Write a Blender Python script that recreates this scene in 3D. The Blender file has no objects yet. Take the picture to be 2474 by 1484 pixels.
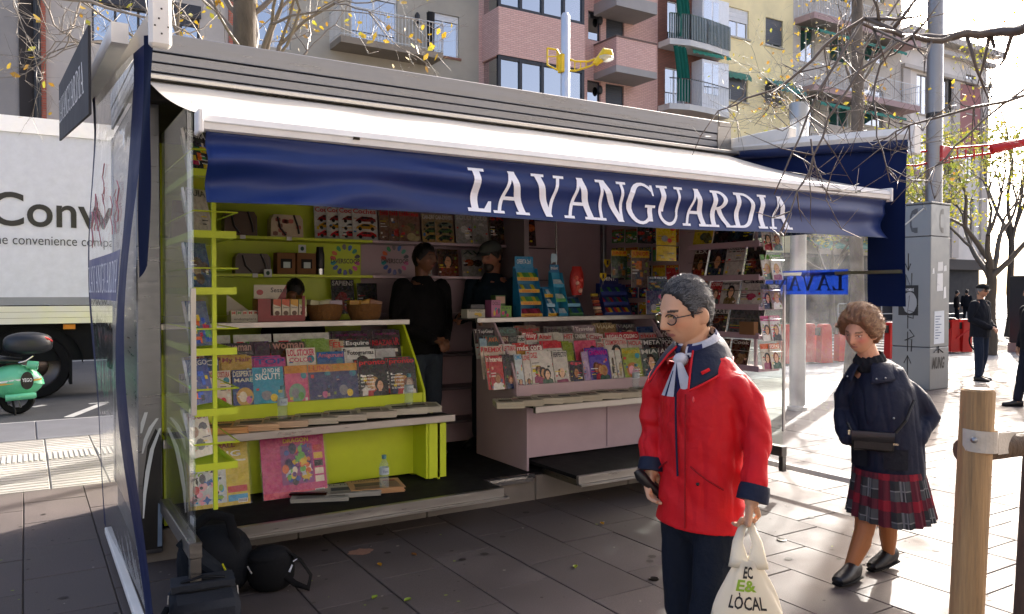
import bpy, math, random
from mathutils import Vector, Matrix, noise
S = bpy.context.scene
COL = S.collection
R = math.radians
# ---------------------------------------------------------------- camera, sky, sun, exposure
CAMH, FPX, CX, CY = 1.6, 1915.0, 1237.0, 742.0
YAW, PITCH = R(31.6), R(1.05)
cam = bpy.data.objects.new('camera', bpy.data.cameras.new('camera'))
COL.objects.link(cam)
cam.data.sensor_width = 36.0
cam.data.lens = 36.0 * FPX / 2474.0
cam.data.clip_start, cam.data.clip_end = 0.05, 2000.0
cam.location = (0, 0, CAMH)
cam.rotation_euler = (R(90) - PITCH, 0, -YAW)
S.camera = cam
SUN_AZ, SUN_EL = R(61.6), R(28.0)      # azimuth from +Y towards +X
world = bpy.data.worlds.new('World'); S.world = world; world.use_nodes = True
wn = world.node_tree.nodes; wn.clear()
sky = wn.new('ShaderNodeTexSky'); sky.sky_type = 'NISHITA'; sky.sun_disc = False
sky.sun_elevation = SUN_EL; sky.sun_rotation = SUN_AZ
sky.air_density = 0.5; sky.dust_density = 6.0; sky.ozone_density = 0.0
bg = wn.new('ShaderNodeBackground'); bg.inputs['Strength'].default_value = 0.15
wo = wn.new('ShaderNodeOutputWorld')
world.node_tree.links.new(sky.outputs[0], bg.inputs[0]); world.node_tree.links.new(bg.outputs[0], wo.inputs[0])
sl = bpy.data.lights.new('sun', 'SUN'); sl.energy = 2.7; sl.angle = R(0.53); sl.color = (1.0, 0.95, 0.87)
sun = bpy.data.objects.new('sun', sl); COL.objects.link(sun)
sd = Vector((math.sin(SUN_AZ) * math.cos(SUN_EL), math.cos(SUN_AZ) * math.cos(SUN_EL), math.sin(SUN_EL)))
sun.rotation_euler = sd.to_track_quat('Z', 'Y').to_euler(); sun.location = (30, 20, 40)
S.view_settings.view_transform = 'Standard'; S.view_settings.look = 'None'
S.view_settings.gamma = 1.0; S.view_settings.use_curve_mapping = False
S.view_settings.exposure = 2.1
S.cycles.max_bounces = 10; S.cycles.transparent_max_bounces = 16; S.cycles.diffuse_bounces = 4
S.cycles.use_denoising = True
S.cycles.sample_clamp_indirect = 6.0

# ---------------------------------------------------------------- layout helpers (measured view -> place)
_cy, _sy, _cp, _sp = math.cos(YAW), math.sin(YAW), math.cos(PITCH), math.sin(PITCH)
def ray(vx, vy):
    x, y = (vx - CX) / FPX, -(vy - CY) / FPX
    f, u = _cp + y * _sp, y * _cp - _sp          # forward, up after pitching down
    return Vector((x * _cy + f * _sy, -x * _sy + f * _cy, u))
def atY(vx, vy, Y):
    r = ray(vx, vy); t = Y / r.y; return Vector((r.x * t, Y, CAMH + r.z * t))
def atX(vx, vy, X):
    r = ray(vx, vy); t = X / r.x; return Vector((X, r.y * t, CAMH + r.z * t))
def atZ(vx, vy, z=0.0):
    r = ray(vx, vy); t = (z - CAMH) / r.z; return Vector((r.x * t, r.y * t, z))
def atD(vx, vy, d):
    r = ray(vx, vy); return Vector((0, 0, CAMH)) + r * d

# ---------------------------------------------------------------- colour + materials
def _l(c): c /= 255.0; return c / 12.92 if c <= .04045 else ((c + .055) / 1.055) ** 2.4
def C(h):
    if isinstance(h, tuple): return h
    h = h.lstrip('#'); return tuple(_l(int(h[i:i + 2], 16)) for i in (0, 2, 4))
M = {}
def _new(name):
    m = bpy.data.materials.new(name); m.use_nodes = True; nt = m.node_tree
    for n in list(nt.nodes): nt.nodes.remove(n)
    out = nt.nodes.new('ShaderNodeOutputMaterial'); M[name] = m
    return m, nt, out
def mat(name, rough=.5, metal=0.0, var=.12, vscale=6.0, bump=0.0, bscale=60.0, spec=.5, coat=0.0, speck=0.0,
        rnd=0.0, stretch=None, rvar=.1, sss=0.0, sheen=0.0, transl=0.0, world=False, hue=0.0):
    """vertex-colour driven material with noise variation, wear and fine relief"""
    m, nt, out = _new(name); L = nt.links; N = nt.nodes.new
    at = N('ShaderNodeVertexColor'); at.layer_name = 'Col'
    tc = N('ShaderNodeTexCoord'); vec = tc.outputs['Object']
    if world: vec = N('ShaderNodeNewGeometry').outputs['Position']
    vec0 = vec
    if stretch:
        mp = N('ShaderNodeMapping'); mp.inputs['Scale'].default_value = stretch; L.new(vec, mp.inputs[0]); vec = mp.outputs[0]
    nz = N('ShaderNodeTexNoise'); nz.inputs['Scale'].default_value = vscale; nz.inputs['Detail'].default_value = 6; nz.inputs['Roughness'].default_value = .65
    L.new(vec, nz.inputs['Vector'])
    mr = N('ShaderNodeMapRange'); mr.inputs[1].default_value = .25; mr.inputs[2].default_value = .75
    mr.inputs[3].default_value = 1 - var; mr.inputs[4].default_value = 1 + var * .7
    L.new(nz.outputs['Fac'], mr.inputs[0]); fac = mr.outputs[0]
    if speck:
        n2 = N('ShaderNodeTexNoise'); n2.inputs['Scale'].default_value = 220; n2.inputs['Detail'].default_value = 2
        L.new(vec0, n2.inputs['Vector'])
        m2 = N('ShaderNodeMapRange'); m2.inputs[1].default_value = .3; m2.inputs[2].default_value = .7; m2.inputs[3].default_value = 1 - speck; m2.inputs[4].default_value = 1 + speck
        L.new(n2.outputs['Fac'], m2.inputs[0])
        mu = N('ShaderNodeMath'); mu.operation = 'MULTIPLY'; L.new(fac, mu.inputs[0]); L.new(m2.outputs[0], mu.inputs[1]); fac = mu.outputs[0]
    if rnd:
        oi = N('ShaderNodeObjectInfo'); m3 = N('ShaderNodeMapRange'); m3.inputs[3].default_value = 1 - rnd; m3.inputs[4].default_value = 1 + rnd
        L.new(oi.outputs['Random'], m3.inputs[0])
        mu = N('ShaderNodeMath'); mu.operation = 'MULTIPLY'; L.new(fac, mu.inputs[0]); L.new(m3.outputs[0], mu.inputs[1]); fac = mu.outputs[0]
    vm = N('ShaderNodeVectorMath'); vm.operation = 'SCALE'; L.new(at.outputs['Color'], vm.inputs[0]); L.new(fac, vm.inputs['Scale'])
    bcol = vm.outputs[0]
    if hue:
        n5 = N('ShaderNodeTexNoise'); n5.inputs['Scale'].default_value = vscale * 1.7; n5.inputs['Detail'].default_value = 4; L.new(vec, n5.inputs['Vector'])
        h1 = N('ShaderNodeVectorMath'); h1.operation = 'SUBTRACT'; h1.inputs[1].default_value = (.5, .5, .5); L.new(n5.outputs['Color'], h1.inputs[0])
        h2 = N('ShaderNodeVectorMath'); h2.operation = 'SCALE'; h2.inputs['Scale'].default_value = hue; L.new(h1.outputs[0], h2.inputs[0])
        h3 = N('ShaderNodeVectorMath'); h3.operation = 'ADD'; L.new(vm.outputs[0], h3.inputs[0]); L.new(h2.outputs[0], h3.inputs[1])
        h4 = N('ShaderNodeVectorMath'); h4.operation = 'MAXIMUM'; h4.inputs[1].default_value = (.004, .004, .004); L.new(h3.outputs[0], h4.inputs[0]); bcol = h4.outputs[0]
    b = N('ShaderNodeBsdfPrincipled'); L.new(bcol, b.inputs['Base Color'])
    b.inputs['Metallic'].default_value = metal; b.inputs['Specular IOR Level'].default_value = spec; b.inputs['Coat Weight'].default_value = coat
    if sheen: b.inputs['Sheen Weight'].default_value = sheen
    if sss:
        b.inputs['Subsurface Weight'].default_value = sss; b.inputs['Subsurface Radius'].default_value = (.012, .005, .003)
    mr2 = N('ShaderNodeMapRange'); mr2.inputs[1].default_value = .3; mr2.inputs[2].default_value = .7
    mr2.inputs[3].default_value = max(.02, rough - rvar); mr2.inputs[4].default_value = min(1, rough + rvar)
    L.new(nz.outputs['Fac'], mr2.inputs[0]); L.new(mr2.outputs[0], b.inputs['Roughness'])
    if bump:
        n4 = N('ShaderNodeTexNoise'); n4.inputs['Scale'].default_value = bscale; n4.inputs['Detail'].default_value = 5; L.new(vec, n4.inputs['Vector'])
        bp = N('ShaderNodeBump'); bp.inputs['Strength'].default_value = bump; bp.inputs['Distance'].default_value = .01
        L.new(n4.outputs['Fac'], bp.inputs['Height']); L.new(bp.outputs[0], b.inputs['Normal'])
    sh = b.outputs[0]
    if transl:
        tr = N('ShaderNodeBsdfTranslucent'); L.new(vm.outputs[0], tr.inputs[0])
        mx = N('ShaderNodeMixShader'); mx.inputs[0].default_value = transl; L.new(sh, mx.inputs[1]); L.new(tr.outputs[0], mx.inputs[2]); sh = mx.outputs[0]
    L.new(sh, out.inputs[0]); return m
def clear(name, tint=(1, 1, 1), rough=.02, haze=0.0, hazecol=(.8, .82, .85), bump=0.0, bscale=8, ior=1.45, streak=0.0, gr=1.0):
    """thin see-through sheet: transparent + fresnel gloss (+ a little milky scatter)"""
    m, nt, out = _new(name); L = nt.links; N = nt.nodes.new
    t = N('ShaderNodeBsdfTransparent'); t.inputs[0].default_value = (*tint, 1)
    g = N('ShaderNodeBsdfGlossy'); g.inputs['Roughness'].default_value = rough; g.inputs[0].default_value = (1, 1, 1, 1)
    lw = N('ShaderNodeLayerWeight'); lw.inputs[0].default_value = .5; f0 = ((ior - 1) / (ior + 1)) ** 2 * 1.8      # two-sided Schlick term for a thin sheet
    pw_ = N('ShaderNodeMath'); pw_.operation = 'POWER'; pw_.inputs[1].default_value = 5; L.new(lw.outputs['Facing'], pw_.inputs[0])
    fr = N('ShaderNodeMath'); fr.operation = 'MULTIPLY_ADD'; fr.inputs[1].default_value = (1 - f0) * gr; fr.inputs[2].default_value = f0; L.new(pw_.outputs[0], fr.inputs[0])
    base = t.outputs[0]
    if haze:
        d = N('ShaderNodeBsdfDiffuse'); d.inputs[0].default_value = (*hazecol, 1)
        tl = N('ShaderNodeBsdfTranslucent'); tl.inputs[0].default_value = (*hazecol, 1)
        ad = N('ShaderNodeMixShader'); ad.inputs[0].default_value = .5; L.new(d.outputs[0], ad.inputs[1]); L.new(tl.outputs[0], ad.inputs[2])
        mh = N('ShaderNodeMixShader'); mh.inputs[0].default_value = haze
        if streak:
            tc = N('ShaderNodeTexCoord'); nz = N('ShaderNodeTexNoise'); nz.inputs['Scale'].default_value = 3; nz.inputs['Detail'].default_value = 8; nz.inputs['Roughness'].default_value = .75
            L.new(tc.outputs['Object'], nz.inputs['Vector'])
            mr = N('ShaderNodeMapRange'); mr.inputs[1].default_value = .4; mr.inputs[2].default_value = .75; mr.inputs[3].default_value = haze; mr.inputs[4].default_value = haze + streak
            L.new(nz.outputs['Fac'], mr.inputs[0]); L.new(mr.outputs[0], mh.inputs[0])
        L.new(base, mh.inputs[1]); L.new(ad.outputs[0], mh.inputs[2]); base = mh.outputs[0]
    if bump:
        tc = N('ShaderNodeTexCoord'); n4 = N('ShaderNodeTexNoise'); n4.inputs['Scale'].default_value = bscale; n4.inputs['Detail'].default_value = 3
        L.new(tc.outputs['Object'], n4.inputs['Vector'])
        bp = N('ShaderNodeBump'); bp.inputs['Strength'].default_value = bump; bp.inputs['Distance'].default_value = .05
        L.new(n4.outputs['Fac'], bp.inputs['Height']); L.new(bp.outputs[0], g.inputs['Normal'])
    mx = N('ShaderNodeMixShader'); L.new(fr.outputs[0], mx.inputs[0]); L.new(base, mx.inputs[1]); L.new(g.outputs[0], mx.inputs[2])
    L.new(mx.outputs[0], out.inputs[0]); return m
def brickmat(name, c1, c2, mortar, scale=1.0, bw=.24, bh=.07, msize=.012):
    m, nt, out = _new(name); L = nt.links; N = nt.nodes.new
    tc = N('ShaderNodeTexCoord'); sx = N('ShaderNodeSeparateXYZ'); L.new(tc.outputs['Object'], sx.inputs[0])
    ad = N('ShaderNodeMath'); ad.operation = 'ADD'; L.new(sx.outputs[0], ad.inputs[0]); L.new(sx.outputs[1], ad.inputs[1])
    cb = N('ShaderNodeCombineXYZ'); L.new(ad.outputs[0], cb.inputs[0]); L.new(sx.outputs[2], cb.inputs[1])
    br = N('ShaderNodeTexBrick'); br.inputs['Scale'].default_value = scale; br.inputs['Brick Width'].default_value = bw; br.inputs['Row Height'].default_value = bh
    br.inputs['Mortar Size'].default_value = msize; br.inputs['Color1'].default_value = (*C(c1), 1); br.inputs['Color2'].default_value = (*C(c2), 1); br.inputs['Mortar'].default_value = (*C(mortar), 1)
    L.new(cb.outputs[0], br.inputs['Vector'])
    b = N('ShaderNodeBsdfPrincipled'); b.inputs['Roughness'].default_value = .85; L.new(br.outputs['Color'], b.inputs['Base Color'])
    bp = N('ShaderNodeBump'); bp.inputs['Strength'].default_value = .4; bp.inputs['Distance'].default_value = .01; bp.invert = True
    L.new(br.outputs['Fac'], bp.inputs['Height']); L.new(bp.outputs[0], b.inputs['Normal']); L.new(b.outputs[0], out.inputs[0]); return m

mat('paint', .45, var=.10, vscale=3, bump=.06, bscale=40)
mat('matte', .85, var=.10, vscale=3, bump=.1)
mat('plaster', .9, var=.16, vscale=.7, bump=.15, bscale=12)
mat('print', .32, var=.03, vscale=3, spec=.5, rvar=.08)
mat('paper', .8, var=.08, vscale=25, bump=.1, bscale=30)
mat('plastic', .38, var=.05, spec=.5)
mat('rubber', .8, var=.2, vscale=8, spec=.2)
mat('steel', .34, 1.0, var=.10, vscale=2.5, stretch=(1.0, 1.0, 14.0), rvar=.1)
mat('steel_shiny', .16, 1.0, var=.05)
mat('alu', .45, .9, var=.06)
mat('whitepaint', .42, var=.10, vscale=7, bump=.03)
mat('stone', .66, var=.30, vscale=1.5, bump=.12, bscale=180, speck=.20, rnd=.10, rvar=.16, world=True, spec=.15)
mat('cover', .28, var=.20, vscale=30, spec=.5, rvar=.08, hue=.10)
mat('concrete', .85, var=.22, vscale=2.5, bump=.25, bscale=40, speck=.1)
mat('asphalt', .8, var=.14, vscale=.9, bump=.35, bscale=150, speck=.25)
mat('cloth', .85, var=.16, vscale=14, bump=.3, bscale=90, spec=.2)
mat('shell', .62, var=.10, vscale=7, bump=.45, bscale=30, spec=.25)
mat('knit', .95, var=.18, vscale=40, bump=.4, bscale=200)
mat('skin', .5, var=.07, vscale=28, bump=.08, bscale=140, sss=.15, spec=.4)
mat('hair', .5, var=.38, vscale=9, stretch=(10, 10, 2), bump=.55, bscale=11, spec=.45)
mat('leather', .38, var=.12, vscale=20, bump=.15, bscale=120)
mat('wood', .75, var=.5, vscale=7, stretch=(9, 9, .5), bump=.6, bscale=12)
mat('bark', .95, var=.4, vscale=9, stretch=(1.5, 1.5, .5), bump=.9, bscale=22)
mat('twig', .5, var=.2, vscale=9, spec=.6)
mat('leaf', .5, var=.2, vscale=2, transl=.28)
mat('vinyl', .40, var=.16, vscale=3, bump=.12, bscale=5, spec=.35)
mat('vinyl_dull', .6, var=.08, vscale=3, bump=.12, bscale=5, spec=.12)
mat('awning', .75, var=.14, vscale=1.6, bump=.10, bscale=5, transl=.05)
mat('wicker', .85, var=.35, vscale=60, bump=.6, bscale=120)
mat('carpaint', .22, var=.04, coat=.6)
mat('bagplastic', .45, var=.05, bump=.5, bscale=9, transl=.35)
mat('petals', .5, var=.1)
clear('glass', (.93, .97, .95), .01)
clear('windowglass', (.35, .40, .44), .02, ior=3.2)
clear('curtainplastic', (.95, .96, .97), .06, haze=.03, bump=.5, bscale=3.5, streak=.14, gr=.4)
clear('bottle', (.90, .96, .95), .04, haze=.12, bump=.4, bscale=60)
clear('lens', (.9, .9, .9), .02)
clear('cello', (.97, .97, .97), .08, bump=1.0, bscale=25, ior=1.5)
clear('frost', (.85, .88, .88), .15, haze=.55)
clear('bluefilm', (.02, .10, .75), .1, haze=.25, hazecol=(.02, .08, .6))
brickmat('pinkbrick', '#d8b0a4', '#cca297', '#b5958c')
brickmat('redbrick', '#b8604a', '#a65542', '#957264')
brickmat('darkbrick', '#946050', '#845446', '#70564c')

# ---------------------------------------------------------------- mesh builder
class MB:
    def __init__(s, col='#ffffff'): s.v = []; s.f = []; s.c = []; s.m = []; s.col = C(col); s.mi = 0; s.xf = None
    def set(s, col, mi=None):
        s.col = C(col)
        if mi is not None: s.mi = mi
        return s
    def add(s, vs, fs, col=None):
        n = len(s.v)
        if s.xf is not None: vs = [s.xf @ Vector(p) for p in vs]
        s.v += [tuple(p) for p in vs]; c = C(col) if col is not None else s.col
        for f in fs: s.f.append([i + n for i in f]); s.c.append(c); s.m.append(s.mi)
        return s
    def poly(s, pts, col=None): return s.add(pts, [list(range(len(pts)))], col)
    def box(s, a, b, col=None, bev=0.0):
        x0, x1 = sorted((a[0], b[0])); y0, y1 = sorted((a[1], b[1])); z0, z1 = sorted((a[2], b[2]))
        if bev <= 0 or min(x1 - x0, y1 - y0, z1 - z0) < 2.2 * bev:
            v = [(x, y, z) for x in (x0, x1) for y in (y0, y1) for z in (z0, z1)]
            return s.add(v, [[0, 1, 3, 2], [4, 6, 7, 5], [0, 4, 5, 1], [2, 3, 7, 6], [0, 2, 6, 4], [1, 5, 7, 3]], col)
        v = []; idx = {}
        X, Y, Z = (x0, x1), (y0, y1), (z0, z1)
        for i in (0, 1):
            for j in (0, 1):
                for k in (0, 1):
                    sx, sy, sz = (1 - 2 * i) * bev, (1 - 2 * j) * bev, (1 - 2 * k) * bev
                    for ax, p in enumerate(((X[i], Y[j] + sy, Z[k] + sz), (X[i] + sx, Y[j], Z[k] + sz), (X[i] + sx, Y[j] + sy, Z[k]))):
                        idx[(i, j, k, ax)] = len(v); v.append(p)
        g = lambda i, j, k, a: idx[(i, j, k, a)]
        F = [[g(0, 0, 0, 0), g(0, 0, 1, 0), g(0, 1, 1, 0), g(0, 1, 0, 0)], [g(1, 0, 0, 0), g(1, 1, 0, 0), g(1, 1, 1, 0), g(1, 0, 1, 0)],
             [g(0, 0, 0, 1), g(1, 0, 0, 1), g(1, 0, 1, 1), g(0, 0, 1, 1)], [g(0, 1, 0, 1), g(0, 1, 1, 1), g(1, 1, 1, 1), g(1, 1, 0, 1)],
             [g(0, 0, 0, 2), g(0, 1, 0, 2), g(1, 1, 0, 2), g(1, 0, 0, 2)], [g(0, 0, 1, 2), g(1, 0, 1, 2), g(1, 1, 1, 2), g(0, 1, 1, 2)]]
        for i in (0, 1):
            for j in (0, 1):
                F.append([g(i, j, 0, 0), g(i, j, 1, 0), g(i, j, 1, 1), g(i, j, 0, 1)])
                F.append([g(i, 0, j, 0), g(i, 1, j, 0), g(i, 1, j, 2), g(i, 0, j, 2)])
                F.append([g(0, i, j, 1), g(1, i, j, 1), g(1, i, j, 2), g(0, i, j, 2)])
                for k in (0, 1): F.append([g(i, j, k, 0), g(i, j, k, 1), g(i, j, k, 2)])
        return s.add(v, F, col)
    def tube(s, pts, rads, n=8, col=None, caps=True, squash=None, up=None):
        pts = [Vector(p) for p in pts]
        if not isinstance(rads, (list, tuple)): rads = [rads] * len(pts)
        vs = []; k = len(pts); ref = Vector(up) if up else None; prev = None
        for i, p in enumerate(pts):
            t = (pts[min(i + 1, k - 1)] - pts[max(i - 1, 0)])
            if t.length < 1e-9: t = Vector((0, 0, 1))
            t.normalize()
            if prev is None:
                a = ref if ref else (Vector((0, 0, 1)) if abs(t.z) < .9 else Vector((1, 0, 0)))
                prev = (a - t * a.dot(t)).normalized()
            else: prev = (prev - t * prev.dot(t)).normalized()
            b = t.cross(prev); r = rads[i]
            ra, rb = r if isinstance(r, tuple) else (r, r * (squash or 1))
            for j in range(n):
                an = 2 * math.pi * j / n; vs.append(p + prev * (ra * math.cos(an)) + b * (rb * math.sin(an)))
        fs = [[i * n + j, i * n + (j + 1) % n, (i + 1) * n + (j + 1) % n, (i + 1) * n + j] for i in range(k - 1) for j in range(n)]
        if caps: fs += [list(range(n - 1, -1, -1)), [(k - 1) * n + j for j in range(n)]]
        return s.add(vs, fs, col)
    def limb(s, pts, rads, n=12, col=None):
        """tube with rounded ends (for bodies)"""
        pts = [Vector(p) for p in pts]
        rr = lambda r, k: (r[0] * k, r[1] * k) if isinstance(r, tuple) else r * k
        ms = lambda r: min(r) if isinstance(r, tuple) else r
        a, b = (pts[0] - pts[1]).normalized(), (pts[-1] - pts[-2]).normalized()
        P, Q = [], []
        for k in (.98, .75, .4): P.append(pts[0] + a * ms(rads[0]) * k); Q.append(rr(rads[0], math.sqrt(max(0, 1 - k * k)) + .02))
        P += pts; Q += list(rads)
        for k in (.4, .75, .98): P.append(pts[-1] + b * ms(rads[-1]) * k); Q.append(rr(rads[-1], math.sqrt(max(0, 1 - k * k)) + .02))
        return s.tube(P, Q, n, col)
    def lathe(s, prof, n=20, o=(0, 0, 0), col=None, caps=True):
        vs = [(o[0] + r * math.cos(2 * math.pi * j / n), o[1] + r * math.sin(2 * math.pi * j / n), o[2] + z) for r, z in prof for j in range(n)]
        k = len(prof)
        fs = [[i * n + j, i * n + (j + 1) % n, (i + 1) * n + (j + 1) % n, (i + 1) * n + j] for i in range(k - 1) for j in range(n)]
        if caps: fs += [list(range(n - 1, -1, -1)), [(k - 1) * n + j for j in range(n)]]
        return s.add(vs, fs, col)
    def grid(s, fn, nu, nv, col=None, thick=0.0):
        """fn(u,v)->point, u,v in 0..1; colour may be fn(u,v)"""
        vs = [Vector(fn(i / nu, j / nv)) for j in range(nv + 1) for i in range(nu + 1)]
        n = len(s.v)
        if s.xf is not None: vs = [s.xf @ p for p in vs]
        s.v += [tuple(p) for p in vs]
        for j in range(nv):
            for i in range(nu):
                a = n + j * (nu + 1) + i
                s.f.append([a, a + 1, a + nu + 2, a + nu + 1])
                s.c.append(C(col((i + .5) / nu, (j + .5) / nv)) if callable(col) else (C(col) if col is not None else s.col)); s.m.append(s.mi)
        return s
    def sphere(s, c, r, nu=16, nv=10, col=None, fn=None):
        rx, ry, rz = r if isinstance(r, tuple) else (r, r, r)
        vs = []
        for j in range(nv + 1):
            ph = math.pi * j / nv
            for i in range(nu):
                th = 2 * math.pi * i / nu
                d = Vector((math.sin(ph) * math.cos(th), math.sin(ph) * math.sin(th), math.cos(ph)))
                p = Vector((c[0] + rx * d.x, c[1] + ry * d.y, c[2] + rz * d.z)); vs.append(fn(p, d) if fn else p)
        fs = [[j * nu + i, (j + 1) * nu + i, (j + 1) * nu + (i + 1) % nu, j * nu + (i + 1) % nu] for j in range(nv) for i in range(nu)]
        return s.add(vs, fs, col)
    def prism(s, outline, y0, y1, col=None, axis='y'):
        """closed 2-D outline extruded; axis y: (x,z), axis x: (y,z), axis z: (x,y)"""
        def P(p, t): return (p[0], t, p[1]) if axis == 'y' else ((t, p[0], p[1]) if axis == 'x' else (p[0], p[1], t))
        n = len(outline); vs = [P(p, y0) for p in outline] + [P(p, y1) for p in outline]
        return s.add(vs, [list(range(n - 1, -1, -1)), list(range(n, 2 * n))] + [[i, (i + 1) % n, n + (i + 1) % n, n + i] for i in range(n)], col)
    def mesh(s, name, origin=(0, 0, 0)):
        me = bpy.data.meshes.new(name); o = Vector(origin)
        me.from_pydata([tuple(Vector(p) - o) for p in s.v], [], s.f)
        ca = me.color_attributes.new('Col', 'FLOAT_COLOR', 'CORNER')
        buf = []
        for f, c in zip(s.f, s.c): buf += [c[0], c[1], c[2], 1.0] * len(f)
        ca.data.foreach_set('color', buf)
        me.polygons.foreach_set('material_index', s.m)
        return me
    def build(s, name, mats, parent=None, origin=None, smooth=False, fixn=True, local=False):
        """one mesh object; vertices are in world space unless local"""
        org = Vector(origin) if origin is not None else Vector((0, 0, 0))
        pw = Vector((0, 0, 0)) if (local or parent is None) else wloc(parent)
        if parent is not None and origin is None and not local: org = pw.copy()
        me = s.mesh(name, org)
        for k in (mats if isinstance(mats, (list, tuple)) else [mats]): me.materials.append(M[k])
        if fixn:
            import bmesh
            bm = bmesh.new(); bm.from_mesh(me); bmesh.ops.recalc_face_normals(bm, faces=bm.faces); bm.to_mesh(me); bm.free()
        if smooth:
            me.polygons.foreach_set('use_smooth', [True] * len(me.polygons))
            if smooth != 'all': me.set_sharp_from_angle(angle=R(40 if smooth is True else smooth))
        o = bpy.data.objects.new(name, me); COL.objects.link(o)
        o.location = org - pw
        if parent is not None: o.parent = parent
        return o
def wloc(o):
    p = Vector((0, 0, 0))
    while o is not None: p += o.location; o = o.parent
    return p
def tag(o, label=None, cat=None, group=None, kind=None):
    if label: o['label'] = label
    if cat: o['category'] = cat
    if group: o['group'] = group
    if kind: o['kind'] = kind
    return o
def thing(name, label, cat, loc=(0, 0, 0), rz=0.0, group=None, kind=None):
    o = bpy.data.objects.new(name, None); COL.objects.link(o); o.empty_display_size = .1
    o.location = loc; o.rotation_euler = (0, 0, rz); return tag(o, label, cat, group, kind)
def copy_tree(o, parent=None):
    c = o.copy(); COL.objects.link(c); c.parent = parent
    for ch in o.children: copy_tree(ch, c)
    return c

# ---------------------------------------------------------------- lettering
TMP = bpy.data.scenes.new('workbench')       # scratch scene: keeps evaluation of single shapes quick
def scratch_graph():
    with bpy.context.temp_override(scene=TMP, view_layer=TMP.view_layers[0]): return bpy.context.evaluated_depsgraph_get()
_tc = {}
def text_geo(t, bold=0.0, shear=0.0, res=2):
    k = (t, bold, shear, res)
    if k in _tc: return _tc[k]
    cu = bpy.data.curves.new('t', 'FONT'); cu.body = t; cu.size = 1; cu.resolution_u = res; cu.offset = bold; cu.shear = shear
    ob = bpy.data.objects.new('t', cu); TMP.collection.objects.link(ob)
    oe = ob.evaluated_get(scratch_graph()); me = oe.to_mesh()
    vs = [(v.co.x, v.co.y) for v in me.vertices]; fs = [list(p.vertices) for p in me.polygons]
    oe.to_mesh_clear(); bpy.data.objects.remove(ob); bpy.data.curves.remove(cu)
    if vs:
        x0, x1 = min(v[0] for v in vs), max(v[0] for v in vs); y0, y1 = min(v[1] for v in vs), max(v[1] for v in vs)
        vs = [((x - x0) / max(1e-6, x1 - x0), (y - y0) / max(1e-6, y1 - y0)) for x, y in vs]
    _tc[k] = (vs, fs); return _tc[k]
def text(mb, t, place, x, y, w, h, col, bold=.012, shear=0.0, res=2):
    """fit text t in the rectangle (x,y,w,h) of the 2-D frame place(u,v)->point"""
    vs, fs = text_geo(t, bold, shear, res)
    mb.add([place(x + a * w, y + b * h) for a, b in vs], fs, col)
def frame(o, U, V, lift=0.0):
    o, U, V = Vector(o), Vector(U).normalized(), Vector(V).normalized(); n = U.cross(V)
    return lambda u, v, k=0.0: o + U * u + V * v + n * (lift + k)

# serif capitals drawn as strokes in a 1-high box: lists of quads / strips
def _ln(x0, y0, x1, y1, w, n=14):
    return [[(x0 + (x1 - x0) * i / n - w / 2, y0 + (y1 - y0) * i / n), (x0 + (x1 - x0) * i / n + w / 2, y0 + (y1 - y0) * i / n),
             (x0 + (x1 - x0) * (i + 1) / n + w / 2, y0 + (y1 - y0) * (i + 1) / n), (x0 + (x1 - x0) * (i + 1) / n - w / 2, y0 + (y1 - y0) * (i + 1) / n)] for i in range(n)]
def _bx(x0, y0, x1, y1): return [[(x0, y0), (x1, y0), (x1, y1), (x0, y1)]]
def _arc(cx, cy, rx, ry, ix, iy, icx, a0, a1, n=18):
    q = []
    for i in range(n):
        p = [math.radians(a0 + (a1 - a0) * (i + k) / n) for k in (0, 1)]
        q.append([(cx + rx * math.cos(p[0]), cy + ry * math.sin(p[0])), (cx + rx * math.cos(p[1]), cy + ry * math.sin(p[1])),
                  (icx + ix * math.cos(p[1]), cy + iy * math.sin(p[1])), (icx + ix * math.cos(p[0]), cy + iy * math.sin(p[0]))])
    return q
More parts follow.
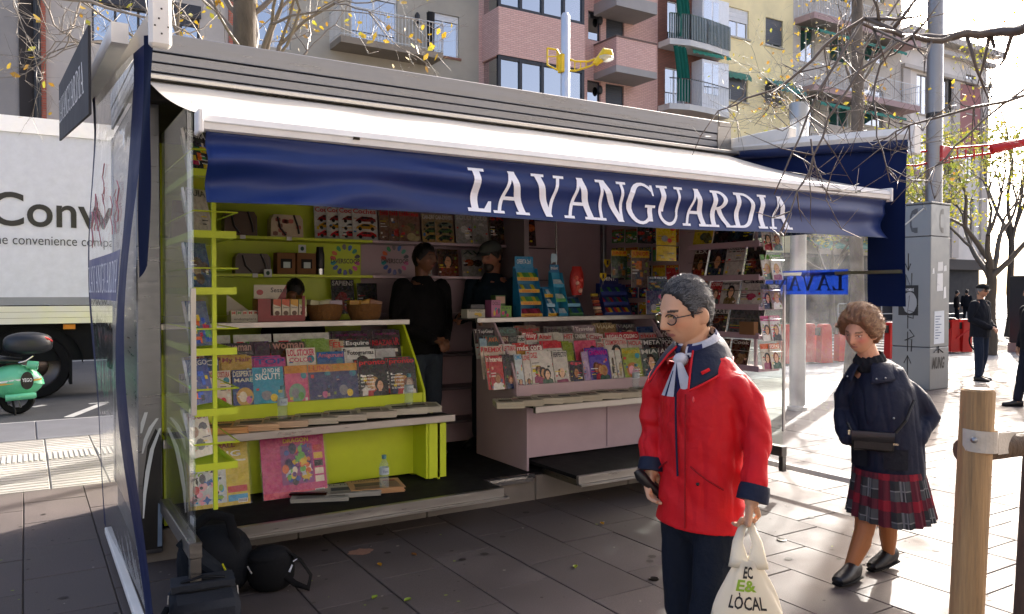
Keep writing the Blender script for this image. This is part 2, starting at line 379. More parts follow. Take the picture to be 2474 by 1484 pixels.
GLY = {
 'L': (.62, _ln(.20, 0, .20, 1, .17) + _bx(.02, .93, .40, 1) + _bx(.02, 0, .56, .085) + [[(.42, .085), (.56, 0), (.62, .27), (.55, .27)]]),
 'A': (.86, _ln(.13, 0, .42, .97, .085) + _ln(.74, 0, .43, 1.0, .17) + _bx(.24, .33, .62, .41) + _bx(0, 0, .27, .065) + _bx(.56, 0, .90, .065)),
 'V': (.84, _ln(.46, 0, .15, 1, .17) + _ln(.46, 0, .72, 1, .085) + _bx(0, .935, .33, 1) + _bx(.58, .935, .86, 1)),
 'N': (.88, _ln(.15, 0, .15, 1, .085) + _ln(.73, 0, .16, 1, .18) + _ln(.75, 0, .75, 1, .085) + _bx(.02, 0, .28, .065) + _bx(0, .935, .20, 1) + _bx(.61, .935, .89, 1)),
 'G': (.92, _arc(.46, .5, .45, .53, .31, .45, .48, 42, 322) + _ln(.76, .06, .76, .46, .15) + _bx(.60, .41, .92, .475) + [[(.72, .98), (.80, .98), (.80, .70), (.75, .70)]]),
 'U': (.86, _ln(.18, .34, .18, 1, .16) + _ln(.70, .34, .70, 1, .085) + _arc(.42, .34, .323, .36, .24, .27, .43, 180, 360) + _bx(0, .935, .35, 1) + _bx(.57, .935, .85, 1)),
 'R': (.84, _ln(.20, 0, .20, 1, .16) + _arc(.32, .74, .32, .26, .19, .19, .30, -90, 90) + _bx(.05, .935, .33, 1) + _bx(.26, .48, .34, .55) + _ln(.72, .03, .38, .52, .17) + _bx(.03, 0, .38, .065) + _bx(.62, 0, .90, .06)),
 'D': (.88, _ln(.20, 0, .20, 1, .16) + _arc(.34, .5, .50, .5, .36, .43, .33, -90, 90) + _bx(.03, .93, .36, 1) + _bx(.03, 0, .36, .07)),
 'I': (.42, _ln(.20, 0, .20, 1, .17) + _bx(.03, .935, .37, 1) + _bx(.03, 0, .37, .065)), ' ': (.04, [])}
def serif(parent, m, t, place, x, y, w, h, col, gap=.02):
    """one flat mesh per letter"""
    tot = sum(GLY[c][0] for c in t) + gap * (len(t) - 1); sx = w / tot; px = 0; k = 0
    for c in t:
        gw, qs = GLY[c]; mb = MB(col)
        for q in qs:
            k += 1; mb.poly([place(x + (px + a) * sx, y + b * h, .00012 * (k % 9)) for a, b in q], col)
        px += gw + gap
        if qs: mb.build('letter', m, parent, fixn=False)
WHITE, BLACK = '#f0f0ec', '#141414'
ORD = ['first', 'second', 'third', 'fourth', 'fifth', 'sixth', 'seventh', 'eighth', 'ninth', 'tenth', 'eleventh', 'twelfth', 'thirteenth', 'fourteenth', 'fifteenth', 'sixteenth',
       'seventeenth', 'eighteenth', 'nineteenth', 'twentieth', 'twenty-first', 'twenty-second', 'twenty-third', 'twenty-fourth']
# ================================================================ SETTING: ground, road
def structure(o): o['kind'] = 'structure'; return o
g = MB('#6e6a66'); g.poly([(-400, -400, -.09), (600, -400, -.09), (600, 600, -.09), (-400, 600, -.09)])
structure(g.build('ground', 'concrete'))
rng = random.Random(4)
pv = MB('#4a433f'); pv.box((-8, -5, -.08), (44, 7.44, -.014)); pave = structure(pv.build('pavement', 'stone', origin=(0, 0, 0)))
SW, SLN = .42, .63
SLABC = '#5b5350'
def seen(x, y, margin=120):
    f = x * _sy + y * _cy; r = x * _cy - y * _sy
    if f < 1.2: return False
    vx = CX + FPX * r / f; vy = 707 + FPX * CAMH / f
    return -margin < vx < 2474 + margin and vy < 1484 + 2 * margin and f < 14
slab_me = None; cells = []
for i in range(int(52 / SW)):
    off = (i % 3) * SLN * .37
    for j in range(-1, int(12.4 / SLN) + 1):
        x0 = -8 + i * SW; y1 = 7.44 - j * SLN + off; y0 = y1 - SLN
        y1 = min(y1, 7.44); y0 = max(y0, -5)
        if y1 - y0 < .04: continue
        cells.append((x0, y0, y1))
def hidden(x, y): return .4 < x < 5.1 and y > 5.15
full = [c for c in cells if abs(c[2] - c[1] - SLN) < 1e-6 and seen(c[0] + SW / 2, (c[1] + c[2]) / 2) and not hidden(c[0] + SW / 2, c[1])]
full.sort(key=lambda c: (c[0] + .2) ** 2 + (c[1] + .3) ** 2); near = full[:295]; nearset = set(near)
sb = MB(SLABC); j_ = .0035; sb.box((-SW / 2 + j_, -SLN / 2 + j_, -.04), (SW / 2 - j_, SLN / 2 - j_, 0), bev=.003); slab_me = sb.mesh('paving_slab'); slab_me.materials.append(M['stone'])
for c in near:
    o = bpy.data.objects.new('paving_slab', slab_me); COL.objects.link(o); o.parent = pave
    o.location = (c[0] + SW / 2, (c[1] + c[2]) / 2, rng.uniform(-.0015, .0015)); o.rotation_euler = (rng.uniform(-.0015, .0015), rng.uniform(-.0015, .0015), 0)
rest = MB(SLABC)
for c in cells:
    if c in nearset: continue
    k = rng.uniform(.92, 1.08); cc = tuple(v * k for v in C(SLABC)); z = rng.uniform(-.0015, .0015)
    rest.box((c[0] + j_, c[1] + j_, -.03), (c[0] + SW - j_, c[2] - j_, z), cc)
tag(rest.build('far_paving', 'stone', pave), kind='stuff')
# tile strip with tactile row between pavement and kerb
ts = MB('#8b8781'); ts.box((-8, 7.45, -.08), (44, 10.05, -.014)); strip = structure(ts.build('tile_strip', 'stone', origin=(0, 0, 0)))
TW = .43
flat = MB('#a09c96'); flat.box((-TW / 2 + .006, -TW / 2 + .006, -.03), (TW / 2 - .006, TW / 2 - .006, 0), bev=.004)
for q in range(4): flat.box((-TW / 2 + .012, -.165 + q * .105, -.001), (TW / 2 - .012, -.15 + q * .105, .003), '#8d8984')
rib = MB('#a8a49d'); rib.box((-TW / 2 + .006, -TW / 2 + .006, -.03), (TW / 2 - .006, TW / 2 - .006, 0), bev=.004)
for q in range(9): rib.box((-.2 + q * .045, -.2, -.001), (-.178 + q * .045, .2, .008), '#b3afa8')
tm = [flat.mesh('paving_tile'), rib.mesh('ribbed_tile')]
for t_ in tm: t_.materials.append(M['stone'])
ft = MB('#9a968f')
for r_ in range(6):
    for i in range(120):
        x = -8 + (i + .5) * TW; y = 7.45 + (r_ + .5) * TW
        if x < 1.0 and seen(x, y, 60):
            k = 1 if r_ == 3 else 0
            o = bpy.data.objects.new(('paving_tile', 'ribbed_tile')[k], tm[k]); COL.objects.link(o); o.parent = strip; o.location = (x, y, rng.uniform(-.001, .001))
        else: ft.box((x - TW / 2 + .006, y - TW / 2 + .006, -.03), (x + TW / 2 - .006, y + TW / 2 - .006, 0))
tag(ft.build('far_tiles', 'stone', strip), kind='stuff')
kb = MB('#4e4e50'); kb.box((-8, 10.06, -.08), (44, 11.47, -.012)); kerb = structure(kb.build('kerb', 'concrete', origin=(0, 0, 0)))
ks = MB('#77787c'); ks.box((-.595, -.7, -.05), (.595, .7, 0), bev=.006); ksm = ks.mesh('kerb_stone'); ksm.materials.append(M['concrete'])
for i in range(42):
    o = bpy.data.objects.new('kerb_stone', ksm); COL.objects.link(o); o.parent = kerb; o.location = (-6.5 + i * 1.2, 10.765, 0)
rd = MB('#3a3c40'); rd.box((-60, 11.48, -.1), (120, 25, -.02)); road = structure(rd.build('road', 'asphalt'))
def mark(pts, lab=None, c='#c9c9c4'):
    m_ = MB(c); m_.add([(p[0], p[1], -.016) for p in pts], [list(range(len(pts)))]); o = m_.build('road_marking', 'concrete', road); return o
def stripe(a, b, w):
    a, b = Vector(a).to_2d(), Vector(b).to_2d(); d = (b - a).normalized(); n = Vector((-d.y, d.x)) * w / 2; mark([a + n, b + n, b - n, a - n])
stripe((-8, 11.56), (40, 11.56), .10)
stripe(atZ(165, 1005)[:2], atZ(250, 972)[:2], .12); stripe(atZ(215, 973)[:2], atZ(262, 969)[:2], .1); stripe(atZ(78, 981)[:2], atZ(108, 976)[:2], .1)
stripe((-8, 21.3), (60, 21.3), .14)
for i in range(9): stripe((17 + i * 1.1, 12.6), (17 + i * 1.1, 16.6), .5)
stripe((14, 18.2), (45, 18.2), .15); stripe((14, 19.4), (45, 19.4), .15)
fp = MB('#7d7873'); fp.box((-60, 25, -.1), (120, 27.4, .03)); structure(fp.build('far_pavement', 'stone'))

# ================================================================ KIOSK
LIME, MAUVE, STEEL = '#c4d325', '#b49da4', '#858689'
KX0, KX1, KF, KB = .58, 5.2, 5.1, 6.62
K = thing('news_kiosk', 'steel news kiosk with lime and mauve counters under a blue lettered awning', 'kiosk', (2.9, 5.8, 0))
def kb_(name, mb, m, parent=None, smooth=False): return mb.build(name, m, parent or K, smooth=smooth)
# plinth blocks
for i in range(5):
    b = MB('#7c756d'); w = (KX1 - KX0) / 5; b.box((KX0 + i * w + .004, KF, -.01), (KX0 + (i + 1) * w - .004, KB, .185), bev=.006); kb_('plinth_block', b, 'concrete')
b = MB('#141415'); b.box((KX0, KF + .02, .186), (KX1, KB, .205)); fl = kb_('floor', b, 'rubber')
b = MB(STEEL); b.box((2.70, KF - .012, .17), (3.34, KF + .019, .206)); kb_('sill', b, 'steel_shiny', fl)
# posts
pz = 2.74
def post(x0, x1, y0, y1, z0=.19):
    b = MB(STEEL); b.box((x0, y0, z0), (x1, y1, pz), bev=.006); return kb_('post', b, 'steel')
pl = post(.555, .685, 5.06, 5.19, .06); post(5.11, 5.22, 5.06, 5.19); post(.56, .64, 6.52, 6.63); post(5.13, 5.21, 6.52, 6.63)
# sprayed marks at the foot of the left post
b = MB('#0f0f10')
f_ = frame((.56, 5.058, .0), (1, 0, 0), (0, 0, 1)); 
b.poly([f_(.003, .09, .001), f_(.122, .09, .001), f_(.122, .75, .001), f_(.09, .80, .001), f_(.045, .70, .001), f_(.02, .5, .001)], '#161514')
def blade(p, w, c='#cfd2d2', k=.003):
    for i in range(len(p) - 1):
        a, d = p[i], p[i + 1]; wa = w * math.sin(math.pi * (i + .25) / len(p)) + .002; wd = w * math.sin(math.pi * (i + 1.25) / len(p)) + .002
        b.poly([f_(a[0] - wa, a[1], k), f_(a[0] + wa, a[1], k), f_(d[0] + wd, d[1], k), f_(d[0] - wd, d[1], k)], c)
blade([(.02, .28), (.028, .42), (.045, .55), (.07, .68), (.115, .80)], .010)
blade([(.018, .66), (.035, .74), (.065, .81), (.1, .86)], .010); blade([(.012, .78), (.022, .84), (.04, .90)], .010)
b.poly([f_(.095, .10, .003), f_(.12, .10, .003), f_(.12, .34, .003), f_(.10, .36, .003)], '#6d7f95')
b.build('graffiti', 'paint', pl)
# walls, ceiling, roof
b = MB(LIME); b.box((KX0, 5.2, .206), (KX0 + .035, 6.52, pz)); kb_('left_wall', b, 'paint')
b = MB('#9a9794'); b.box((KX0 - .012, 5.195, .19), (KX0 - .002, 6.52, pz)); kb_('outer_panel', b, 'steel')
b = MB(MAUVE); b.box((KX1 - .035, 5.2, .206), (KX1, 6.52, pz)); kb_('right_wall', b, 'paint')
b = MB(LIME); b.box((KX0 + .06, 6.58, .206), (2.5, KB, pz)); kb_('back_panel', b, 'paint')
b = MB(MAUVE); b.box((2.502, 6.58, .206), (KX1 - .07, KB, pz)); kb_('back_panel', b, 'paint')
b = MB('#7b6f72'); b.box((3.82, 6.0, .206), (3.87, 6.57, pz)); kb_('partition', b, 'paint')
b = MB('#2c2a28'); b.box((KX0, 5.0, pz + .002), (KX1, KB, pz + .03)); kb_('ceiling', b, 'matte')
b = MB('#a5a29e'); b.box((KX0, 4.93, 3.03), (KX1, KB + .03, 3.055)); kb_('roof', b, 'alu')
# cornice: plain band, three slats, projecting lip, on front and both sides
def cornice(z0, z1, proud):
    b = MB(STEEL); b.box((KX0 - proud, 4.90 - proud, z0), (KX1 + proud, 4.93, z1), bev=.004); kb_('cornice_slat', b, 'steel')
    for x in (KX0 - proud, KX1 + .0):
        b = MB(STEEL); b.box((x, 4.932, z0), (x + proud if x > 1 else KX0, KB, z1)); kb_('cornice_side', b, 'steel')
cornice(2.962, 3.07, .02); cornice(2.903, 2.956, .016); cornice(2.847, 2.897, .016); cornice(2.815, 2.841, .016)
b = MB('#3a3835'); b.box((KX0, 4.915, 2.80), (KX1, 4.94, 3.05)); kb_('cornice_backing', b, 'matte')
b = MB('#c4c1bc'); b.box((KX0 - .03, 4.80, 2.787), (KX1 + .10, 4.93, 2.812), bev=.003); kb_('cornice_lip', b, 'steel')
b = MB('#9a9792'); b.box((KX1 - .13, 4.878, 2.815), (KX1 + .03, 4.897, 3.066)); kb_('cornice_end', b, 'steel')
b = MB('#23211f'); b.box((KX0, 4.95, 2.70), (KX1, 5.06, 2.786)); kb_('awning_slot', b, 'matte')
# ---- front awning: fabric, bar, valance with lettering, folding arms
AY, AZ = 3.38, 2.275
def awn(u, v):
    x = KX0 + .02 + u * (4.53); sag = -.02 * math.sin(math.pi * v) * (1 + .8 * math.exp(-((u) / .05) ** 2) + .4 * math.exp(-((1 - u) / .06) ** 2))
    rip = .006 * math.sin(u * 37 + v * 2) * math.sin(math.pi * v)
    return (x + .02 * v, 4.86 + (AY + .02 - 4.86) * v, 2.785 + (AZ + .045 - 2.785) * v + sag + rip)
b = MB('#aaa69e'); b.grid(awn, 90, 14); aw = kb_('awning_fabric', b, 'awning', smooth='all')
AX0, AX1 = .615, 5.155
b = MB('#e4e2dd'); prof = [(-.038, -.022), (-.042, .006), (-.03, .036), (-.004, .046), (.03, .04), (.036, -.02), (0, -.03)]
n = len(prof); b.add([(AX0, AY + p[0], AZ + p[1]) for p in prof] + [(AX1, AY + p[0], AZ + p[1]) for p in prof],
      [[i, (i + 1) % n, n + (i + 1) % n, n + i] for i in range(n)] + [list(range(n)), list(range(2 * n - 1, n - 1, -1))])
bar = kb_('awning_bar', b, 'whitepaint')
b = MB('#b9b7b2'); b.box((AX0 + .002, AY - .0445, AZ + .004), (AX1 - .002, AY - .038, AZ + .009)); b.build('bar_groove', 'whitepaint', bar)
for x in (AX0 - .022, AX1 + .001):
    b = MB('#e6e4e0'); b.box((x, AY - .05, AZ - .04), (x + .021, AY + .045, AZ + .055), bev=.005); b.build('bar_end_cap', 'whitepaint', bar)
b = MB('#2b2724'); b.box((AX0 + .62, AY - .047, AZ - .004), (AX0 + .65, AY - .04, AZ + .008)); b.box((AX1 - .37, AY - .047, AZ + .003), (AX1 - .34, AY - .04, AZ + .013)); b.build('bar_screw', 'steel', bar)
VH0, VH1 = AZ - .028, .285
def val(x, s, k=0.0):
    """cloth of the valance: x along, s 0 top .. 1 bottom"""
    t = (x - AX0) / (AX1 - AX0); h = VH1 - .012 * t
    e = math.exp(-((t) / .12) ** 2)
    y = -.018 + .030 * math.sin(math.pi * s * 1.15) * (.6 + .4 * t) - .045 * math.sin(math.pi * (s - .12) * 1.4) * math.exp(-((s - .34) / .22) ** 2) * (1 - .2 * t)
    y += e * (.035 * math.sin(9 * s + 30 * t) * s + .02 * math.sin(52 * t + 12 * s) * s) + .008 * math.exp(-((t - .2) / .15) ** 2) * math.sin(11 * s - 22 * t) + .010 * math.sin(t * 19 + s * 3) * s
    y += math.exp(-((1 - t) / .05) ** 2) * (.04 * s * math.sin(3 * s + 40 * (1 - t)))
    return Vector((x, AY + y - k, VH0 - s * h + .008 * math.sin(t * 9) * s))
b = MB('#10275e'); b.grid(lambda u, v: val(AX0 + .012 + u * (AX1 - AX0 - .02), v), 190, 26); vl = kb_('valance', b, 'vinyl', smooth='all')
so = vl.modifiers.new('s', 'SOLIDIFY'); so.thickness = .0015; so.offset = 1
b = MB('#12264f'); b.grid(lambda u, v: val(AX0 + .012 + u * (AX1 - AX0 - .02), .965 + .035 * v, .0022), 190, 1); b.build('hem', 'vinyl', vl, smooth='all')
def wcol(vx): return atY(vx, 480, AY - .01).x
lx0, lx1 = wcol(1126), wcol(1905)
serif(vl, 'vinyl_dull', 'LA VANGUARDIA', lambda u, v, k=0: val(u, 1 - v, .0055 + k), lx0, .075, lx1 - lx0, .76, '#eef0f6')
for x0, x1, xm in ((1.1, 1.5, 2.2), (4.7, 4.3, 3.6)):
    b = MB('#d8d6d2'); b.tube([(x0, 5.0, 2.66), (xm, 4.25, 2.50), (x1, AY + .05, AZ + .0)], .022, 8); kb_('folding_arm', b, 'whitepaint')
# ---- side curtains of clear plastic with blue borders
def curtain(side, xf, yn, yf, zt_n, zt_f, zb, top_h, border_n, border_f, clearname):
    def P(y, z, k=0.0):
        t = (y - yn) / (yf - yn); zt = zt_n + (zt_f - zt_n) * t
        return Vector((xf(t, (z - zb) / (2.6 - zb)) + k, y, z))
    def zt(y): return zt_n + (zt_f - zt_n) * (y - yn) / (yf - yn)
    def patch(y0, y1, z0, z1, nu, nv, col, k=0.0, top=False):
        b = MB(col); b.grid(lambda u, v: P(y0 + (y1 - y0) * u, z0 + ((zt(y0 + (y1 - y0) * u) if top else z1) - z0) * v, k), nu, nv); return b
    win = patch(yn + border_n, yf - border_f, zb, zt_f - top_h, 30, 30, '#ffffff').build('curtain_window', 'curtainplastic', K, smooth='all')
    return P, zt, patch, win
CB = '#101f48'
# right curtain
XR = 5.29
def xr(t, h): return XR + .02 * math.sin(6 * h + 3 * t) + .015 * math.sin(11 * t)
P, zt, patch, win = curtain(1, xr, 3.30, 5.02, 2.64, 2.80, .19, .66, .30, .06, 'r')
patch(3.30, 5.02, 2.14 - .08, 2.8, 40, 12, CB, top=True).build('curtain_border', 'vinyl_dull', K, smooth='all')
patch(3.30, 3.60, 1.50, 2.062, 8, 12, CB).build('curtain_border', 'vinyl_dull', K, smooth='all')
s_ = patch(3.75, 4.75, 1.585, 1.775, 20, 6, '#1a3fb0', -.004).build('curtain_strip', 'bluefilm', K, smooth='all')
serif(s_, 'paint', 'LA VANGUARDIA', lambda u, v, k=0: P(3.78 + u, v, -.006 - k), .0, 1.615, 1.55, .12, '#0d1a40')
b = MB('#c8c4bd'); b.box((XR - .03, 3.32, 1.735), (XR - .018, 5.0, 1.76)); kb_('curtain_rod', b, 'steel')
b = MB('#dcd7cf'); b.box((XR - .03, 3.68, .165), (XR + .015, 5.02, .205), bev=.004); kb_('bottom_rail', b, 'whitepaint')
b = MB('#dedad2'); b.tube([(XR, 5.6, 2.93), (XR - .02, 3.26, 2.70)], [(.05, .03)] * 2, 4, up=(0, 0, 1)); arm = kb_('side_awning_arm', b, 'whitepaint')
b = MB('#e4e1db'); b.box((XR - .05, 3.22, 2.56), (XR + .03, 3.27, 2.76), bev=.006); b.build('arm_end_plate', 'whitepaint', arm)
b = MB('#e0dcd4'); b.box((KX1 + .06, 4.3, 2.84), (KX1 + .16, 5.35, 2.94), bev=.006); kb_('awning_cassette', b, 'whitepaint')
b = MB(CB); b.grid(lambda u, v: (XR - .01 + .03 * math.cos(v * 6.3), 3.28 + u * 1.8, 2.64 + u * .17 + .04 * math.sin(v * 6.3)), 12, 10); kb_('rolled_cloth', b, 'vinyl', smooth='all')
# left curtain
XL = .46
def xl(t, h): return XL - .10 * math.sin(math.pi * min(1, max(0, h))) * (1 - .55 * t) - .06 * h * t + .012 * math.sin(9 * h + 5 * t) - .02 * t
P, zt, patch, win = curtain(-1, xl, 3.62, 5.75, 2.66, 2.84, .12, .42, .40, .12, 'l')
patch(3.62, 4.02, .05, 2.7, 8, 40, CB, top=True).build('curtain_border', 'vinyl_dull', K, smooth='all')
patch(5.63, 5.75, .10, 2.8, 3, 40, CB, top=True).build('curtain_border', 'vinyl_dull', K, smooth='all')
patch(4.02, 5.63, 2.42, 2.8, 20, 8, '#8b93a0', top=True).build('curtain_window', 'curtainplastic', K, smooth='all')
s_ = patch(4.03, 5.63, 1.56, 1.80, 20, 6, '#2a3570', -.004).build('curtain_strip', 'vinyl', K, smooth='all')
serif(s_, 'paint', 'LA VANGUARDIA', lambda u, v, k=0: P(5.60 - u, v, -.008 - k), 0, 1.60, 1.55, .155, '#d8dae4')
# red scribble sprayed on the clear sheet
rs = random.Random(9)
for q in range(11):
    b = MB('#b06a72')
    y0 = rs.uniform(4.1, 5.5); z0 = rs.uniform(1.85, 2.1); pts = []
    for i in range(7): pts.append(P(y0 + .05 * math.sin(i * 1.9 + q) + .01 * i, z0 + i * .035 + .02 * math.sin(q + i * 2.2), -.006))
    b.tube(pts, rs.uniform(.0015, .004), 4); b.build('scribble', 'paint', win)
b = MB('#e2dfd8'); b.box((XL - .03, 3.4, .035), (XL + .012, 5.75, .075), bev=.004); kb_('bottom_rail', b, 'whitepaint')
b = MB('#dedad2'); b.tube([(XL - .01, 6.3, 2.96), (XL + .005, 3.56, 2.72)], [(.05, .035)] * 2, 4, up=(0, 0, 1)); arm = kb_('side_awning_arm', b, 'whitepaint')
b = MB('#e2dfd9'); b.box((XL - .02, 3.50, 2.60), (XL + .065, 3.555, 2.83), bev=.012); ep = b.build('arm_end_plate', 'whitepaint', arm)
b = MB('#3a332d')
for q in ((.0, .06), (.035, .03), (-.015, .03), (.01, .10), (.01, .0)): b.sphere((XL + .015 + q[0], 3.499, 2.65 + q[1]), .004, 6, 4)
b.build('bolt', 'steel', ep)
b = MB('#e0dcd4'); b.add([(x, y, z + (y - 3.9) * .075) for x in (.335, .405) for y in (3.9, 5.9) for z in (2.70, 2.79)], [[0, 1, 3, 2], [4, 6, 7, 5], [0, 4, 5, 1], [2, 3, 7, 6], [0, 2, 6, 4], [1, 5, 7, 3]]); kb_('awning_cassette', b, 'whitepaint')
def flap(u, v): return (XL - .03 + .032 * u + .006 * math.sin(v * 7 + u * 3) - .03 * v, 3.60 - .05 * u + .015 * math.sin(v * 4), 2.66 - 1.0 * v + .05 * u * v)
b = MB('#0b1532'); b.grid(flap, 6, 20, '#0b1532'); kb_('side_flap', b, 'vinyl_dull', smooth='all')
# sign plate outside the left awning
SGY0, SGY1 = 3.98, 7.3
def sgz(y, v): t = (y - SGY0) / (SGY1 - SGY0); return 2.39 + .42 * t + (.39 + .05 * t) * v
b = MB('#343336'); b.add([(x, y, sgz(y, v)) for x in (.250, .262) for y in (SGY0, SGY1) for v in (0, 1)], [[0, 1, 3, 2], [4, 6, 7, 5], [0, 4, 5, 1], [2, 3, 7, 6], [0, 2, 6, 4], [1, 5, 7, 3]]); sg = kb_('sign_plate', b, 'matte')
fs_ = lambda u, v, k=0: Vector((.2485 - k, SGY1 - .12 - u, sgz(SGY1 - .12 - u, v)))
serif(sg, 'matte', 'LA VANGUARDIA', fs_, .0, .30, 2.9, .40, '#dcdad6')
# ---- left glass wing with lime wire rack
GX = .700
b = MB('#ffffff'); b.box((GX - .004, 4.10, .38), (GX + .004, 5.06, 2.53)); gl = kb_('glass_wing', b, 'glass')
b = MB('#8d8a85'); b.box((GX - .03, 4.08, .30), (GX + .03, 5.06, .379), bev=.004); b.box((GX - .025, 4.08, .0), (GX + .025, 4.13, .3)); b.build('glass_frame', 'steel', gl)
b = MB('#b4b1ac'); b.box((GX - .012, 4.094, 1.0), (GX + .012, 4.108, 1.62)); b.build('glass_edge_trim', 'alu', gl)
def lime_rack():
    b = MB(LIME); b.box((.792, 4.115, .52), (.812, 4.135, 2.45)); rk = kb_('display_rack', b, 'paint')
    for q in range(6):
        z = (.72, .99, 1.29, 1.59, 1.87, 2.17)[q]
        b = MB(LIME); b.box((.705, 4.10, z - .0), (.905, 4.113, z + .035)); b.box((.705, 4.114, z), (.717, 5.04, z + .035)); b.box((.893, 4.114, z), (.905, 5.04, z + .03)); b.box((.718, 4.2, z + .004), (.892, 5.04, z + .010))
        b.build('rack_tray', 'paint', rk)
        b = MB(LIME); zz = z + .13
        for y in (4.105, 4.125): b.tube([(.705, y, zz), (.915, y, zz)], .0035, 6)
        b.tube([(.705, 4.105, zz), (.705, 5.0, zz)], .0035, 6); b.tube([(.912, 4.105, zz), (.912, 5.0, zz)], .0035, 6); b.build('rack_wire', 'paint', rk)
    return rk
lime_rack()
# ---- right glass wing with mauve rack
GR = 5.12
b = MB('#ffffff'); b.box((GR - .004, 4.22, .38), (GR + .004, 5.05, 2.5)); gr = kb_('glass_wing', b, 'glass')
b = MB('#7d7a76'); b.box((GR - .03, 4.20, .30), (GR + .03, 5.05, .379), bev=.004); b.box((GR - .02, 4.20, .18), (GR + .02, 4.24, .3)); b.build('glass_frame', 'steel', gr)
b = MB('#c9c6c2'); b.box((GR - .01, 4.205, .5), (GR + .01, 4.219, 1.66)); b.build('glass_edge_trim', 'alu', gr)
RKZ = (1.005, 1.262, 1.487, 1.722)
b = MB(MAUVE); b.box((4.955, 4.35, 1.0), (4.975, 4.37, 2.4)); b.box((4.955, 4.98, 1.0), (4.975, 5.0, 2.4)); rr = kb_('display_rack', b, 'paint')
for z in RKZ + (1.987,):
    b = MB('#a98f9a'); b.box((4.86, 4.24, z - .025), (5.10, 5.02, z)); b.box((4.86, 4.24, z), (4.868, 5.02, z + .02)); b.build('rack_tray', 'paint', rr)
    b = MB('#c9c6c4'); b.tube([(4.87, 4.2, z + .13), (4.87, 5.02, z + .13)], .0025, 6); b.tube([(4.87, 4.2, z + .13), (5.1, 4.2, z + .13)], .0025, 6); b.build('rack_wire', 'steel_shiny', rr)
# ---- counters. left lime block and right mauve block share one stepped profile
def counter(name, x0, x1, col, side, xu=None, xw=None):
    xu = xu or x1; xw = xw or x0
    pr = [(5.33, .206), (5.33, .70), (5.06, .70), (5.06, .725), (5.36, .725), (5.36, .86), (5.375, .86), (5.375, .80), (5.80, 1.30), (5.80, .206)]
    b = MB(col); b.box((x0 + .02, 5.32, .275), (x1 - .02, 5.335, .698)); cn = kb_(name, b, 'paint')
    for sx in (x0, xu - .018): b = MB(col); b.prism([(5.10, .205), (5.10, .715), (5.33, .73), (5.34, .87), (5.46, 1.05), (5.72, 1.36), (6.02, 1.36), (6.02, .205)] if side else [(5.19, .205), (5.19, .70), (5.34, .70), (5.345, .87), (5.44, 1.05), (5.72, 1.36), (6.0, 1.36), (6.0, .205)], sx, sx + .018, axis='x'); b.build('side_panel', 'paint', cn)
    b = MB(col); b.box((x0 + .02, 5.345, .73), (xu - .019, 5.36, .858), bev=.002); b.build('lip_board', 'paint', cn)
    for q in range(4):
        b = MB(col); y, z = 5.365 + .085 * q, .83 + .075 * q
        b.box((x0 + .02, y, z - .01), (xu - .02, y + .083, z)); b.box((x0 + .02, y + .084, z - .01), (xu - .02, y + .092, z + .13)); b.build('step_tray', 'paint', cn)
    b = MB('#4a4845'); b.box((x0 + .02, 5.09, .700), (x1 - .02, 5.343, .722)); sh = b.build('newspaper_shelf', 'rubber', cn)
    b = MB('#b4b0ab'); b.box((x0 - .01, 5.05, .675), (x1 + .01, 5.088, .726), bev=.003); b.build('shelf_edge', 'steel', sh)
    b = MB('#55524e'); b.box((xw + .0, 5.70, 1.366), (xu - .0, 6.05, 1.385)); tp = b.build('worktop', 'matte', cn)
    b = MB('#bdb9b4'); b.box((xw - .02, 5.662, 1.352), (xu + .02, 5.698, 1.392), bev=.003); b.build('worktop_edge', 'alu', tp)
    return cn
LC = counter('lime_counter', .70, 2.62, LIME, True, xu=2.53)
RC = counter('mauve_counter', 3.33, 5.08, MAUVE, False, xw=3.17)
b = MB(LIME); b.box((2.42, 5.10, .275), (2.58, 5.32, .67)); b.box((2.44, 5.09, .275), (2.47, 5.099, .67)); b.build('end_cabinet', 'paint', LC)
b = MB('#8f7c86'); b.box((4.22, 5.312, .29), (4.223, 5.319, .69)); b.build('panel_seam', 'paint', RC)
# dropped front flaps with steel lips
def flapboard(x0, x1):
    b = MB('#161514'); b.box((x0, 4.66, .235), (x1, 5.32, .262)); f = kb_('front_flap', b, 'rubber')
    b = MB('#b0ada8'); b.box((x0 - .004, 4.628, .205), (x1 + .004, 4.659, .264), bev=.003); b.box((x0, 4.60, .19), (x1 + .03, 4.655, .2045), bev=.002); b.build('flap_lip', 'steel', f)
    for xx in (x0, x1 - .02): b = MB('#7e7a6c'); b.box((xx, 4.66, .19), (xx + .02, 5.1, .233)); b.build('flap_bracket', 'steel', f)
    return f
flapboard(.74, 2.78); flapboard(3.42, 5.05)
b = MB('#d6d2cc'); b.box((2.86, 5.06, .155), (3.30, 5.098, .186)); kb_('step_strip', b, 'steel_shiny')
# ---- back shelves
def bshelf(x0, x1, z, col, d=.28):
    b = MB(col); b.box((x0, 6.58 - d, z - .022), (x1, 6.578, z)); return kb_('back_shelf', b, 'paint')
SZ = (2.04, 1.745, 1.42)
for z in SZ: bshelf(.66, 2.5, z, LIME); bshelf(2.504, 3.815, z, MAUVE)
for z in (.45, .75, 1.05): bshelf(2.504, 3.815, z, '#5d5258')
# chrome ladder shelf on the right part of the back wall
b = MB('#cfcdc8')
for x in (3.98, 4.48): b.tube([(x, 6.45, 1.4), (x, 6.45, 2.6)], .009, 8)
for z in (1.72, 2.03, 2.3): b.tube([(3.98, 6.45, z), (4.48, 6.45, z)], .006, 8)
kb_('chrome_frame', b, 'steel_shiny')
